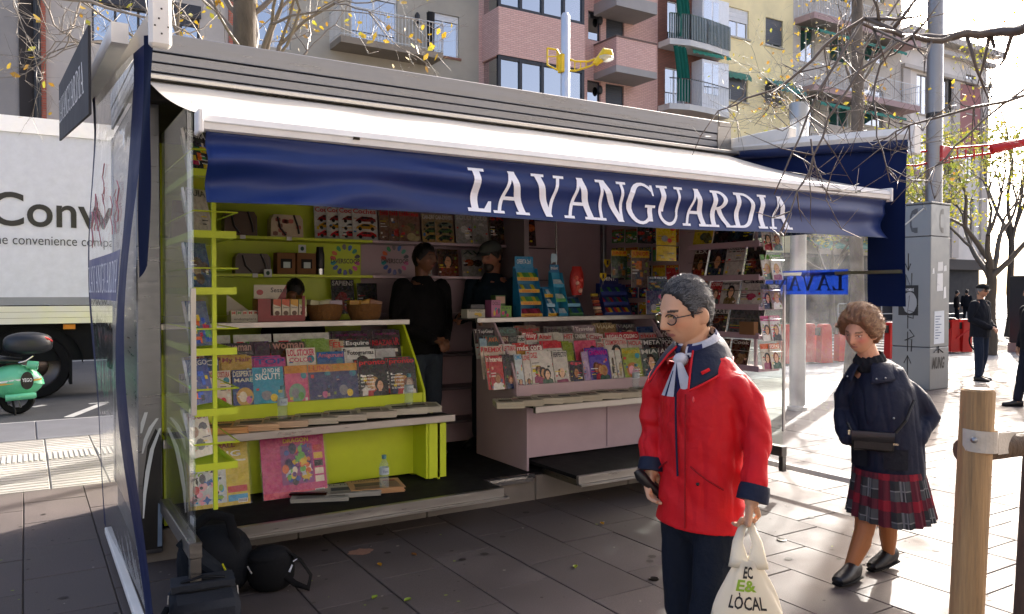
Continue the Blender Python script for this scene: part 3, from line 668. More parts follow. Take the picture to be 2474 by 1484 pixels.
# printed shop roundel on the two back panels: lettering between two arcs of drops
def roundel(cx, cz, r, word):
    f = lambda u, v, k=0: Vector((cx + u, 6.577 - k, cz + v))
    cols = ['#d1622a', '#2f8f55', '#6e6a72', '#2f6fc0', '#3a9a7c', '#3b3a44', '#c4492f', '#c75a8e', '#d0468a', '#3b3560', '#303a9a', '#2f2f88', '#2c5aa8', '#2f9a9c']
    b = MB('#222222')
    angs = [150, 122, 95, 68, 42, 15, 172] + [-15, -40, -66, -92, -118, -143, -165]
    for a, c in zip(angs, cols):
        ca, sa = math.cos(R(a)), math.sin(R(a)); pts = []
        for q in range(12):
            t = 2 * math.pi * q / 12; rad = .020 * (1 - .25 * math.cos(t)); pts.append((r + .024 * math.cos(t) * (1.25 if math.cos(t) < 0 else .9), rad * math.sin(t) * (1.0 if math.cos(t) > 0 else .75)))
        b.poly([f(ca * p - sa * q_, sa * p + ca * q_, .002) for p, q_ in pts], c)
    text(b, word, lambda u, v: f(u, v, .002), -r * 1.12, -.032, r * 2.24, .042, '#26281f', .02)
    return kb_('wall_print', b, 'print')
p_ = atY(835, 628, 6.57); roundel(p_.x, p_.z, .115, 'DiVERSCOOP')
p_ = atY(955, 628, 6.57); roundel(p_.x, p_.z, .115, 'DiVERSCOOP')
# ================================================================ STREET BEHIND: buildings
FY = 27.0
def fx(v, Y=FY): return atY(v, 700, Y).x
def fz(v, y, Y=FY): return atY(v, y, Y).z
def wallmesh(b, x0, x1, z0, z1, holes, Y, dep=.2):
    xs = sorted({x0, x1, *[min(max(h[0], x0), x1) for h in holes], *[min(max(h[1], x0), x1) for h in holes]})
    zs = sorted({z0, z1, *[min(max(h[2], z0), z1) for h in holes], *[min(max(h[3], z0), z1) for h in holes]})
    for i in range(len(xs) - 1):
        for j in range(len(zs) - 1):
            cx, cz = (xs[i] + xs[i + 1]) / 2, (zs[j] + zs[j + 1]) / 2
            if any(h[0] < cx < h[1] and h[2] < cz < h[3] for h in holes): continue
            b.poly([(xs[i], Y, zs[j]), (xs[i + 1], Y, zs[j]), (xs[i + 1], Y, zs[j + 1]), (xs[i], Y, zs[j + 1])])
    for h in holes:
        a, c, d, e = h[:4]
        b.poly([(a, Y, d), (a, Y + dep, d), (a, Y + dep, e), (a, Y, e)]); b.poly([(c, Y, d), (c, Y + dep, d), (c, Y + dep, e), (c, Y, e)])
        b.poly([(a, Y, d), (c, Y, d), (c, Y + dep, d), (a, Y + dep, d)]); b.poly([(a, Y, e), (c, Y, e), (c, Y + dep, e), (a, Y + dep, e)])
def window(parent, x0, x1, z0, z1, Y, fcol='#d8d8d6', leaves=2, shutter=0.0, scol='#c9cac9', sill=None, fw=.06):
    b = MB(fcol); yf = Y + .10
    b.box((x0 + .002, yf, z0 + .002), (x0 + fw, yf + .06, z1 - .002)); b.box((x1 - fw, yf, z0 + .002), (x1 - .002, yf + .06, z1 - .002))
    b.box((x0 + fw, yf, z0 + .002), (x1 - fw, yf + .06, z0 + fw)); b.box((x0 + fw, yf, z1 - fw), (x1 - fw, yf + .06, z1 - .002))
    for q in range(1, leaves): xm = x0 + (x1 - x0) * q / leaves; b.box((xm - fw * .6, yf + .002, z0 + fw), (xm + fw * .6, yf + .058, z1 - fw))
    w = b.build('window', 'paint', parent)
    b = MB('#ffffff'); b.box((x0 + fw, yf + .025, z0 + fw), (x1 - fw, yf + .035, z1 - fw)); b.build('pane', 'windowglass', w)
    b = MB('#3c4046'); b.box((x0 + .003, Y + .192, z0 + .003), (x1 - .003, Y + .198, z1 - .003)); b.build('blind', 'matte', w)
    if shutter:
        b = MB(scol); zb = z1 - (z1 - z0) * shutter; n = max(3, int((z1 - zb) / .09))
        for q in range(n): b.box((x0 + .01, yf - .03 + .004 * (q % 2), zb + (z1 - zb) * q / n), (x1 - .01, yf - .005, zb + (z1 - zb) * (q + .93) / n))
        o = b.build('shutter', 'paint', w)
    if sill: b = MB(sill); b.box((x0 - .06, Y - .08, z0 - .08), (x1 + .06, Y + .05, z0 - .003)); b.build('sill', 'plaster', w)
    return w
def building(name, label, v0, v1, ztop, col, m, holes, Y=FY, base='#4c4845'):
    x0, x1 = fx(v0, Y), fx(v1, Y)
    t = thing(name, label, 'building', ((x0 + x1) / 2, Y + 4, 0), group='apartment buildings across the street')
    b = MB(col); wallmesh(b, x0, x1, 3.6, ztop, holes, Y)
    b.poly([(x0, Y, 3.6), (x0, Y, ztop), (x0, Y + 10, ztop), (x0, Y + 10, 3.6)]); b.poly([(x1, Y, 3.6), (x1, Y, ztop), (x1, Y + 10, ztop), (x1, Y + 10, 3.6)])
    b.poly([(x0, Y, ztop), (x1, Y, ztop), (x1, Y + 10, ztop), (x0, Y + 10, ztop)]); b.build('wall', m, t, fixn=False)
    b = MB('#2a2a2c'); b.box((x0 + .05, Y + .3, .03), (x1 - .05, Y + 9.9, ztop - .1)); b.build('core', 'matte', t)
    b = MB(base); n = max(2, int((x1 - x0) / 3.2)); w = (x1 - x0) / n
    for q in range(n): b.box((x0 + q * w, Y - .02, .03), (x0 + q * w + .35, Y + .25, 3.6))
    b.box((x0, Y - .03, 3.0), (x1, Y + .25, 3.62)); b.build('ground_floor', 'plaster', t)
    return t, x0, x1
def rect(a, b, t, bt, Y=FY):
    """opening from view columns a,b and rows t (top), bt (bottom) at the middle column"""
    m_ = (a + b) / 2; return (fx(a, Y), fx(b, Y), fz(m_, bt, Y), fz(m_, t, Y))
def railing(parent, x0, x1, y0, z0, h, col, step=.12, sides=True, m='paint'):
    b = MB(col)
    def run(a, c):
        L_ = (Vector(c) - Vector(a)).length; n = max(2, int(L_ / step))
        b.tube([(a[0], a[1], z0 + h), (c[0], c[1], z0 + h)], .022, 6); b.tube([(a[0], a[1], z0 + .08), (c[0], c[1], z0 + .08)], .015, 6)
        for q in range(n + 1):
            p = Vector(a).lerp(Vector(c), q / n); b.tube([(p.x, p.y, z0 + .02), (p.x, p.y, z0 + h)], .011, 4)
    run((x0, y0), (x1, y0))
    if sides: run((x0, y0), (x0, FY)); run((x1, y0), (x1, FY))
    return b.build('railing', m, parent)
def slab(parent, x0, x1, y0, z, th, col, name='balcony'):
    b = MB(col); b.box((x0, y0, z - th), (x1, FY - .002, z)); return b.build(name, 'plaster', parent)
def awning(parent, x0, x1, z, out, drop, col, valz=.18):
    b = MB(col); y0 = FY - .05; n = 10
    b.grid(lambda u, v: (x0 + (x1 - x0) * u, y0 - out * v, z - drop * v + .0), 6, 4)
    b.grid(lambda u, v: (x0 + (x1 - x0) * u, y0 - out - .004, z - drop - valz * v * (.85 + .15 * math.sin(u * (x1 - x0) * 18))), 24, 1)
    return b.build('sun_awning', 'awning', parent)
# B1 grey block with brick pier
t, x0, x1 = building('apartment_building', 'plain grey rendered block with a dark downpipe and red brick pier at far left', -160, 118, 19, '#9a948d', 'plaster', [])
b = MB('#8a5040'); b.box((fx(89), FY - .12, 3.6), (fx(117), FY - .004, 18.9)); b.build('brick_pier', 'redbrick', t)
b = MB('#3a3532'); b.box((fx(52), FY - .06, 3.6), (fx(87), FY - .004, 18.9)); b.build('dark_panel', 'plaster', t)
for v in (92, 99): b = MB('#151312'); b.tube([(fx(v), FY - .2, 3.6), (fx(v), FY - .2, 18.9)], .06, 8); b.build('downpipe', 'paint', t)
# B2 beige block, dark framed ribbon window
h1 = rect(228, 395, 18, 118); h2 = rect(398, 487, 28, 118); h3 = rect(228, 487, -170, -75)
t, x0, x1 = building('apartment_building', 'beige rendered block with dark framed ribbon windows above the truck', 118, 555, 19, '#b8b0a6', 'plaster', [h1, h2, h3])
window(t, *h1, FY, '#26272c', 3); window(t, *h2, FY, '#26272c', 2, .35, '#3a3a40'); window(t, *h3, FY, '#26272c', 4)
b = MB('#2b2b31'); b.box((fx(225), FY - .06, h1[3] + .003), (fx(490), FY - .003, h1[3] + .4)); b.build('window_lintel', 'paint', t)
# B3 olive grey block with balcony
h1 = rect(850, 962, -20, 122); h2 = rect(1035, 1110, 34, 136); h3 = rect(625, 705, -25, 115); h4 = rect(1035, 1110, -160, -60)
t, x0, x1 = building('apartment_building', 'olive grey rendered block with white balcony railing and white window', 555, 1157, 19, '#aaa394', 'plaster', [h1, h2, h3, h4])
window(t, *h1, FY, '#dfe0e0', 2, .12, '#d9dada'); window(t, *h2, FY, '#e4e5e6', 2, .16, '#e0e1e1', '#8a6152'); window(t, *h3, FY, '#d5d6d8', 2); window(t, *h4, FY, '#e4e5e6', 2, .3)
bx0, bx1 = fx(800), fx(1050, FY - 1.1) ; bz = fz(930, 128)
bl = slab(t, bx0, fx(1040), FY - 1.1, bz, .22, '#8b8071'); railing(bl, bx0, fx(1040), FY - 1.06, bz, 1.05, '#c9cac8', .13)
b = MB('#7b3d2c'); b.box((fx(556), FY - .1, 3.6), (fx(592), FY - .004, 18.9)); b.build('brick_pier', 'redbrick', t)
b = MB('#1c1c1e'); b.lathe([(.05, 0), (.1, .05), (.1, .3), (.04, .4)], 8, (fx(1006), FY - .14, fz(1006, 60))); b.build('wall_lantern', 'paint', t)
b = MB('#2c2a29'); b.tube([(fx(1022), FY - .7, bz), (fx(1022), FY - .7, bz + 1.5)], [.12, .16], 8); b.build('folded_parasol', 'cloth', bl)
# B4 pink brick block with oriel and balconies
h = [rect(1420, 1450, 28, 98), rect(1463, 1506, 38, 98), rect(1418, 1450, 195, 260), rect(1462, 1506, 205, 270), rect(1463, 1506, -130, -70)]
t, x0, x1 = building('apartment_building', 'pink brick block with dark framed oriel and solid brick balconies', 1157, 1587, 19, '#ad8a80', 'pinkbrick', h)
window(t, *h[0], FY, '#22242a', 1); window(t, *h[2], FY, '#22242a', 1)
for k in (1, 3, 4): window(t, *h[k], FY, '#22242a', 1, 1.0, '#34373d')
for vy in (50, 218): b = MB('#1d1d20'); b.sphere((fx(1447), FY - .06, fz(1447, vy)), (.13, .08, .2), 10, 8); b.build('wall_lamp', 'paint', t)
OY = FY - 1.3
ox0, ox1 = fx(1205, OY), fx(1412, OY)
def band(z0, z1, m, col, name, inset=0): b = MB(col); b.box((ox0 + inset, OY + inset, z0), (ox1 - inset, FY - .004, z1)); return b.build(name, m, t)
za, zb_, zc = fz(1310, 38, OY), fz(1310, 150, OY), fz(1310, 232, OY)
band(zb_, za, 'pinkbrick', '#ad8a80', 'oriel_spandrel'); band(za + 2.0, za + 3.7, 'pinkbrick', '#ad8a80', 'oriel_spandrel')
for z0, z1 in ((za, za + 2.0), (zc - .6, zb_)):
    o = band(z0 + .003, z1 - .003, 'windowglass', '#ffffff', 'oriel_window', .1)
    b = MB('#20232a')
    for q in range(5): xm = ox0 + (ox1 - ox0) * q / 4; b.box((xm - .06 + (.06 if q == 0 else 0) - (.06 if q == 4 else 0), OY + .03, z0 + .003), (xm + .06 + (.06 if q == 0 else 0) - (.06 if q == 4 else 0), OY + .16, z1 - .003))
    b.box((ox0, OY + .04, z0 + .004), (ox1, OY + .15, z0 + .12)); b.box((ox0, OY + .04, z1 - .14), (ox1, OY + .15, z1 - .004)); b.build('frame', 'paint', o)
    b = MB('#8d8f90'); b.box((ox0 + .35, OY + .5, z0 + .1), (ox1 - .35, OY + .53, z1 - .1)); b.build('curtain', 'cloth', o)
PY = FY - 1.5
for ty, by, sb in ((92, 166, 190), (-75, -5, 32)):
    a, c = fx(1488, PY), fx(1584, PY); b = MB('#ad8a80'); z1, z0, zs = fz(1536, ty + 6, PY), fz(1536, by, PY), fz(1536, sb - 8, PY)
    b.box((a, PY, z0), (c, FY - .004, z1)); bl = b.build('balcony', 'pinkbrick', t)
    b = MB('#9c9895'); b.box((a - .02, PY - .02, zs), (c + .02, FY - .006, z0 - .003)); b.build('balcony_slab', 'plaster', bl)
    b = MB('#6b5a54'); b.box((a - .03, PY - .03, z1 + .002), (c + .03, FY - .006, z1 + .06)); b.build('coping', 'plaster', bl)
# B5 brick block with green and white balconies
h = [rect(1610, 1662, 5, 100), rect(1605, 1655, 165, 262), rect(1610, 1662, -150, -60)]
t, x0, x1 = building('apartment_building', 'narrow dark brick block with rounded white balconies and green curtains', 1587, 1733, 19, '#7a4a3c', 'darkbrick', h)
for q in h: window(t, *q, FY, '#e3e4e4', 2)
for k, (sy, rc, rh) in enumerate(((118, '#1d4a3c', 1.1), (268, '#2a2b2c', 1.1), (-40, '#2a2b2c', 1.1))):
    z = fz(1660, sy); a, c = fx(1588), fx(1731); b = MB('#c9c8c4')
    out = [(a, FY - .01), (a, FY - .75), (a + (c - a) * .25, FY - 1.05), (a + (c - a) * .55, FY - 1.0), (c, FY - .75), (c, FY - .01)]
    b.prism(out, z - .26, z, axis='z'); bl = b.build('balcony', 'plaster', t)
    b = MB(rc); pts = out[1:5]
    for q in range(3):
        p, r_ = Vector((*pts[q], 0)), Vector((*pts[q + 1], 0)); n = int((r_ - p).length / (.1 if k == 0 else .13))
        b.tube([p + Vector((0, 0, z + rh)), r_ + Vector((0, 0, z + rh))], .025, 5)
        for i in range(n + 1):
            w_ = p.lerp(r_, i / n); 
            if k == 0: b.box((w_.x - .03, w_.y - .01, z + .02), (w_.x + .03, w_.y + .01, z + rh), '#16382f')
            b.tube([w_ + Vector((.04, -.02, z + .02)), w_ + Vector((.04, -.02, z + rh))], .012, 4, '#c4c6c4')
    b.build('railing', 'paint', bl)
    b = MB('#e2e4e6'); b.box((fx(1668), FY - .7, z + .02), (fx(1731), FY - .02, z + 2.25)); o = b.build('balcony_cupboard', 'whitepaint', bl)
    b = MB('#2b3036'); b.box((fx(1671), FY - .71, z + .7), (fx(1690), FY - .701, z + 2.1)); b.box((fx(1693), FY - .71, z + .7), (fx(1706), FY - .701, z + 2.1)); b.build('pane', 'windowglass', o)
    b = MB('#1f6658'); zt_ = z + 2.5
    b.grid(lambda u, v: (fx(1588) + .1 + .75 * u + .25 * math.sin(v * 2), FY - .9 + .08 * math.sin(u * 22), zt_ - v * 2.4), 24, 6); b.build('green_curtain', 'cloth', bl)
awning(t, fx(1640), fx(1731), fz(1690, 128), .8, .25, '#1f7a68')
# B6 yellow block
h = [rect(1756, 1806, 20, 90), rect(1754, 1804, 178, 244), rect(1846, 1888, 45, 112), rect(1845, 1888, 200, 252), rect(1756, 1806, -140, -70), rect(1846, 1888, -110, -45)]
t, x0, x1 = building('apartment_building', 'pale yellow rendered block with small windows and green awnings', 1733, 1912, 19, '#efdfae', 'plaster', h)
window(t, *h[0], FY, '#d6d7d6', 2, .45, '#dcdcdb', '#b9b2a0'); window(t, *h[1], FY, '#3a3d42', 1, 1.0, '#4a4d52', '#b9b2a0'); window(t, *h[2], FY, '#c9c9c7', 2, .9, '#55575a', '#b9b2a0')
window(t, *h[3], FY, '#33363a', 1, 1.0, '#4a4d52', '#b9b2a0'); window(t, *h[4], FY, '#d6d7d6', 2, .45); window(t, *h[5], FY, '#d6d7d6', 2, .6)
awning(t, h[1][0] - .05, h[1][1] + .05, h[1][3] + .05, .15, .2, '#3f7d6c'); awning(t, h[3][0] - .1, h[3][1] + .5, h[3][3] + .15, 1.0, .7, '#1f7f7a')
# B7 block of long white railed balconies with green awnings
h = []
for ty in (-30, 120, 275, 430): h += [rect(1930, 1965, ty - 60, ty + 30), rect(2000, 2050, ty - 60, ty + 30), rect(2085, 2130, ty - 60, ty + 30)]
t, x0, x1 = building('apartment_building', 'long block with rows of white railed balconies and green awnings', 1912, 2172, 19.5, '#c9c1b6', 'plaster', h)
for q in h: window(t, *q, FY, '#c6cacc', 2)
for sy in (-120, 38, 200, 360, 520):
    z = fz(2040, sy + 40); bl = slab(t, x0 + .1, x1 - .05, FY - 1.2, z, .3, '#a98f8c'); railing(bl, x0 + .12, x1 - .07, FY - 1.16, z, 1.1, '#d3d6d8', .2)
    awning(t, x0 + .2, x0 + 2.6, z - .35, 1.4, .55, '#1b7a6c'); awning(t, x0 + 3.6, x1 - 1.5, z - .35, 1.25, .5, '#1b7a6c')
    b = MB('#dfe4ea'); b.box((x0 + 2.9, FY - 1.22, z + .05), (x0 + 3.5, FY - 1.19, z + 1.15)); b.build('balcony_screen', 'whitepaint', bl)
# B8 classical corner house
h = []
for ty in (180, 330, 480): h += [rect(2210, 2240, ty, ty + 95), rect(2275, 2303, ty, ty + 95), rect(2328, 2352, ty, ty + 95)]
t, x0, x1 = building('corner_house', 'pale stone corner house with heavy cornice at the end of the street', 2172, 2378, 16.6, '#ddd5cb', 'plaster', h)
for q in h: window(t, *q, FY, '#8a8886', 2, sill='#b8b0a6')
for z, d, th in ((16.6, .7, .35), (15.9, .4, .25), (14.6, .25, .2)): b = MB('#c2bab0'); b.box((x0, FY - d, z - th), (x1 + d, FY - .003, z)); b.build('cornice', 'plaster', t)
for xx in (x0, (x0 + x1) / 2 + .6, x1 - .7): b = MB('#bcb3a9'); b.box((xx, FY - .15, 3.7), (xx + .7, FY - .004, 14.35)); b.build('pilaster', 'plaster', t)
b = MB('#a2706c'); b.box(((x0 + x1) / 2 + 1.4, FY - .05, 10.2), (x1 - .75, FY - .006, 14.3)); b.build('red_panel', 'plaster', t)
# low dark shop awning near the corner
b = MB('#2c3033'); a = atD(2300, 600, 34); b.prism([(a.x - 2.6, 2.3), (a.x + 2.2, 2.3), (a.x + 1.6, 3.4), (a.x - 2.0, 3.4)], FY - 2.6, FY - .1, axis='y'); tag(b.build('shop_awning', 'cloth', origin=(a.x, FY - 1, 2.3)), 'dark grey shop awning low on the far street corner', 'awning')

# unseen blocks added behind the viewpoint to bounce sunlight onto the kiosk counters
for i, (x0, x1, h, c_, lab) in enumerate(((-46, -22, 17, '#a3a19e', 'cream'), (-21.9, -4, 19, '#95928e', 'tan'), (-3.9, 14, 16, '#aba8a5', 'ivory'), (14.1, 40, 18, '#9d9894', 'sandy'))):
    t = thing('apartment_building', lab + ' rendered block, unseen, added behind the viewpoint to bounce sunlight into the kiosk', 'building', ((x0 + x1) / 2, -24, 0), group='unseen bounce blocks behind the viewpoint'); hs = []
    for fl in range(5):
        for k in range(int((x1 - x0) / 3.4)): hs.append((x0 + 1 + k * 3.4, x0 + 2.3 + k * 3.4, 4.3 + fl * 3.0 if 6.0 + fl * 3 < h else 1.0, 6.0 + fl * 3.0 if 6.0 + fl * 3 < h else 2.4))
    b = MB(c_); wallmesh(b, x0, x1, 0, h, hs, -22, -.2); b.box((x0, -34, 0), (x1, -22.25, h - .02), '#4a4642'); b.build('wall', 'plaster', t, fixn=False)
# ================================================================ truck
T = thing('delivery_truck', 'white box delivery truck with large dark lettering parked on the street', 'truck', (-3, 14.9, -.02))
TY = 13.9
b = MB('#dadce0'); bz0, bz1 = fz(120, 782, TY), fz(120, 292, TY); b.box((-9.5, TY, bz0 + .28), (1.4, TY + 2.5, bz1), bev=.02); tb = b.build('cargo_box', 'whitepaint', T)
b = MB('#ffffff'); b.box((-9.52, TY - .03, bz1 - .22), (1.42, TY - .002, bz1 + .02)); b.build('roof_rail', 'alu', tb)
b = MB('#8e9092'); b.box((-9.5, TY - .006, bz0 + .285), (1.4, TY - .001, bz0 + .40)); b.build('grey_stripe', 'paint', tb)
b = MB('#d9dad8')
for q in range(3): b.box((-9.5, TY - .035 + .004 * q, bz0 + .09 * q), (1.4, TY + .02, bz0 + .085 + .09 * q))
b.build('side_rail', 'alu', tb)
f = lambda u, v: Vector((u, TY - .012, v))
def tline(s, va, vb, y0, y1, bold, frac=1.0, col='#1d1e20'):
    b = MB(col); xa, xb = atY(va, 700, TY).x, atY(vb, 700, TY).x; text(b, s, f, xa, fz((va + vb) / 2, y1, TY), (xb - xa) / frac, fz((va + vb) / 2, y0, TY) - fz((va + vb) / 2, y1, TY), col, bold, 0.0, 6); b.build('lettering', 'print', tb, fixn=False)
tline('Conway', -22, 228, 468, 574, .012, .61); tline('the convenience company', -22, 236, 570, 600, -.004, .78, '#33353a'); tline('www.', 215, 262, 724, 738, 0, 1, '#33353a')
b = MB('#121314'); b.box((-9.3, TY + .15, .55), (1.2, TY + 2.3, bz0 - .005)); b.build('chassis', 'rubber', T)
for xw in (-1.05, -7.9):
    xw = atY(80, 700, TY).x if xw > -2 else xw
    b = MB('#0d0d0e'); o_ = [( .36, -.14), (.47, -.15), (.50, -.11), (.50, .11), (.47, .15), (.36, .14)]
    n = 28; vs = [(xw + r_ * math.cos(2 * math.pi * i / n), TY + .25 + y_, .48 + r_ * math.sin(2 * math.pi * i / n)) for r_, y_ in o_ for i in range(n)]
    b.add(vs, [[k * n + i, k * n + (i + 1) % n, (k + 1) * n + (i + 1) % n, (k + 1) * n + i] for k in range(5) for i in range(n)]); w_ = b.build('wheel', 'rubber', T, smooth=True)
    b = MB('#5a5048'); n = 20; b.add([(xw + r_ * math.cos(2 * math.pi * i / n), TY + .2 + y_, .48 + r_ * math.sin(2 * math.pi * i / n)) for r_, y_ in ((.37, -.08), (.33, -.02), (.2, .03), (.1, -.04), (.01, -.05)) for i in range(n)],
          [[k * n + i, k * n + (i + 1) % n, (k + 1) * n + (i + 1) % n, (k + 1) * n + i] for k in range(4) for i in range(n)]); b.build('rim', 'steel', w_, smooth=True)
    b = MB('#17191b'); b.grid(lambda u, v: (xw + .66 * math.cos(math.pi * u), TY + .08 + .4 * v, .5 + .62 * math.sin(math.pi * u)), 16, 1); b.build('mudguard', 'rubber', T)
b = MB('#111213'); mx = atY(170, 700, TY).x; b.box((mx - .02, TY + .1, .18), (mx + .02, TY + .5, .6)); b.build('mud_flap', 'rubber', T)
b = MB('#16181a'); b.box((mx + .55, TY + .2, .38), (mx + 1.1, TY + .7, .95)); b.build('tool_box', 'rubber', T)
b = MB('#e08a1a'); p_ = atY(168, 790, TY); b.box((p_.x - .08, TY + .05, p_.z - .035), (p_.x + .08, TY + .149, p_.z + .035)); b.build('side_marker', 'plastic', T)
# ================================================================ mint scooter (rear half in view)
sc0 = atZ(42, 1000, -.02)
SC = thing('motor_scooter', 'mint green motor scooter with black seat and top box parked by the kerb', 'scooter', sc0)
MINT = '#63bd92'
def sp(name, mb, m, sm=True): return mb.build(name, m, SC, smooth=sm, local=True)
def wheel(x, z, r, parent):
    b = MB('#0f1010'); n = 22; prof = [(r * .62, -.04), (r * .9, -.055), (r, -.03), (r, .03), (r * .9, .055), (r * .62, .04)]
    b.add([(x + q * math.cos(2 * math.pi * i / n), y, z + q * math.sin(2 * math.pi * i / n)) for q, y in prof for i in range(n)], [[k * n + i, k * n + (i + 1) % n, (k + 1) * n + (i + 1) % n, (k + 1) * n + i] for k in range(5) for i in range(n)])
    w_ = sp('wheel', b, 'rubber')
    b = MB('#8d8f90')
    for q in range(5): a_ = q * 2 * math.pi / 5; b.tube([(x, -.03, z), (x + r * .62 * math.cos(a_), -.03, z + r * .62 * math.sin(a_))], .015, 5)
    b.build('rim', 'alu', w_, local=True)
wheel(0, .21, .21, SC); wheel(-1.28, .21, .21, SC)
def cowl(p, d): return Vector((p.x, p.y * (1 - .25 * max(0, -d.z)), p.z - .05 * max(0, d.x) ** 2 * (1 if d.z > 0 else -.6)))
b = MB(MINT); b.sphere((-.02, 0, .43), (.34, .19, .235), 28, 18, fn=cowl); b.sphere((-.38, 0, .42), (.2, .13, .24), 20, 12); bd = sp('body', b, 'carpaint')
b = MB('#d9dde0'); 
for i, c_ in ((0, '#d9dde0'), (1, '#c9a13a')):
    b.grid(lambda u, v: (-.30 + .58 * u, -.175 * math.sqrt(max(0, 1 - ((-.28 + .58 * u) / .36) ** 2)) - .012, .445 - .03 * i - .024 * v + .06 * u), 16, 1, c_)
b.build('side_stripe', 'print', bd, local=True)
b = MB('#101112'); n = 20; b.poly([(.115 + .075 * math.cos(2 * math.pi * i / n), -.190, .455 + .118 * math.sin(2 * math.pi * i / n)) for i in range(n)]); text(b, 'YEGO', lambda u, v: Vector((u, -.194, v)), .058, .438, .115, .05, WHITE, .02); b.build('badge', 'print', bd, local=True)
b = MB(MINT); b.tube([(.12, -.1, .66), (.24, -.12, .64)], [.055, .06], 14); sp('turn_signal', b, 'carpaint')
b = MB(MINT); b.tube([(-.13, -.17, .235), (.18, -.17, .25), (.22, -.17, .255)], [.045, .045, .03], 10); sp('side_bar', b, 'carpaint')
b = MB('#15171b'); b.tube([(-.55, 0, .73), (-.2, 0, .735), (.06, 0, .71)], [(.05, .13), (.055, .15), (.035, .12)], 14); sp('seat', b, 'leather')
b = MB('#1d2026'); b.sphere((.13, 0, .92), (.29, .2, .16), 24, 14, fn=lambda p, d: Vector((p.x, p.y, .92 + (.17 if d.z > 0 else .13) * (abs(d.z) ** .6) * (1 if d.z > 0 else -1)))); tbx = sp('top_box', b, 'plastic')
b = MB('#c02a2a'); b.tube([(.27, -.10, 1.03), (.34, -.08, 1.00), (.40, -.03, .965)], [(.02, .03), (.026, .05), (.015, .03)], 10); b.build('tail_reflector', 'plastic', tbx, local=True)
b = MB('#d0d0ce'); b.tube([(.02, -.12, .69), (.10, -.14, .71), (.18, -.13, .77), (.2, .0, .78)], .012, 8); sp('grab_rail', b, 'steel_shiny')
b = MB(MINT); b.box((-.95, -.16, .2), (-.36, .16, .26), bev=.02); b.tube([(-.98, 0, .25), (-1.12, 0, .6), (-1.08, 0, .95)], [(.05, .2), (.04, .2), (.05, .12)], 10); b.sphere((-1.28, 0, .4), (.2, .08, .1), 14, 8); sp('leg_shield', b, 'carpaint')
b = MB('#1a1b1d'); b.tube([(-1.06, -.3, 1.02), (-1.08, 0, 1.0), (-1.06, .3, 1.02)], .018, 8); b.tube([(-.05, -.12, .2), (-.02, -.16, .0)], .014, 6); sp('handlebar', b, 'rubber')

# ================================================================ street furniture
def at_ground(v, y): return atZ(v, y, 0.0)
# yellow armed street lamp behind the kiosk roof
p0 = atD(1365, 700, 14.0); p0.z = 0
Lp = thing('street_lamp', 'tall pale steel street lamp with curved yellow lattice arm and yellow head', 'street lamp', p0)
b = MB('#c9ccd0'); b.lathe([(.10, 0), (.085, 3), (.078, 6.45), (.05, 6.5)], 16); b.build('pole', 'alu', Lp, local=True, smooth=True)
ux, uy = _cy, -_sy      # image-right direction on the ground
s_ = 14.0 / FPX
def LP(vx, vy, dd=0): return Vector(((vx - 1365) * s_ * ux + dd * _sy, (vx - 1365) * s_ * uy + dd * _cy, CAMH + (707 - vy) * s_))
YEL = '#d9b813'
b = MB(YEL); b.tube([LP(1322, 120), LP(1322, 160), LP(1345, 172), LP(1390, 174), LP(1425, 163), LP(1446, 150)], .018, 8); b.tube([LP(1322, 120), LP(1345, 124), LP(1352, 138), LP(1390, 152), LP(1420, 152), LP(1446, 143)], .018, 8)
for a_, c_ in (((1345, 124), (1345, 172)), ((1388, 152), (1388, 174)), ((1402, 153), (1402, 171)), ((1415, 153), (1415, 167)), ((1322, 140), (1352, 140))): b.tube([LP(*a_), LP(*c_)], .012, 6)
b.build('arm', 'paint', Lp, local=True)
b = MB(YEL); q0 = LP(1354, 158); b.box((q0.x - .05, q0.y - .1, q0.z - .16), (q0.x + .03, q0.y + .03, q0.z + .16), bev=.01); b.build('bracket', 'paint', Lp, local=True)
b = MB(YEL); b.tube([LP(1436, 158), LP(1450, 145), LP(1462, 132), LP(1472, 133), LP(1478, 140)], [.05, .075, .10, .08, .03], 14); hd = b.build('lamp_head', 'paint', Lp, local=True, smooth=True)
b = MB('#cfd3d3'); b.sphere(LP(1463, 144), (.15, .13, .06), 14, 8); b.build('lamp_glass', 'frost', hd, local=True)
# column lantern right of the kiosk
p0 = at_ground(1926, 990)
Ln = thing('column_lantern', 'grey steel column lantern with clear cylinder top beside the kiosk curtain', 'street lamp', p0)
b = MB('#a9abac'); b.lathe([(.13, 0), (.13, .05), (.105, .06), (.105, 3.05), (.125, 3.1), (.125, 3.3)], 20); b.build('pole', 'alu', Ln, local=True, smooth=True)
b = MB('#ffffff'); b.lathe([(.12, 3.3), (.12, 3.95)], 20, caps=False); b.build('glass_cylinder', 'frost', Ln, local=True, smooth=True)
b = MB('#aab0b4'); b.lathe([(.03, 3.3), (.03, 3.95)], 8); b.build('lamp_tube', 'alu', Ln, local=True)
b = MB('#a2a6a8'); b.lathe([(.13, 3.95), (.13, 4.16), (.03, 4.18)], 20); b.build('cap', 'alu', Ln, local=True, smooth=True)
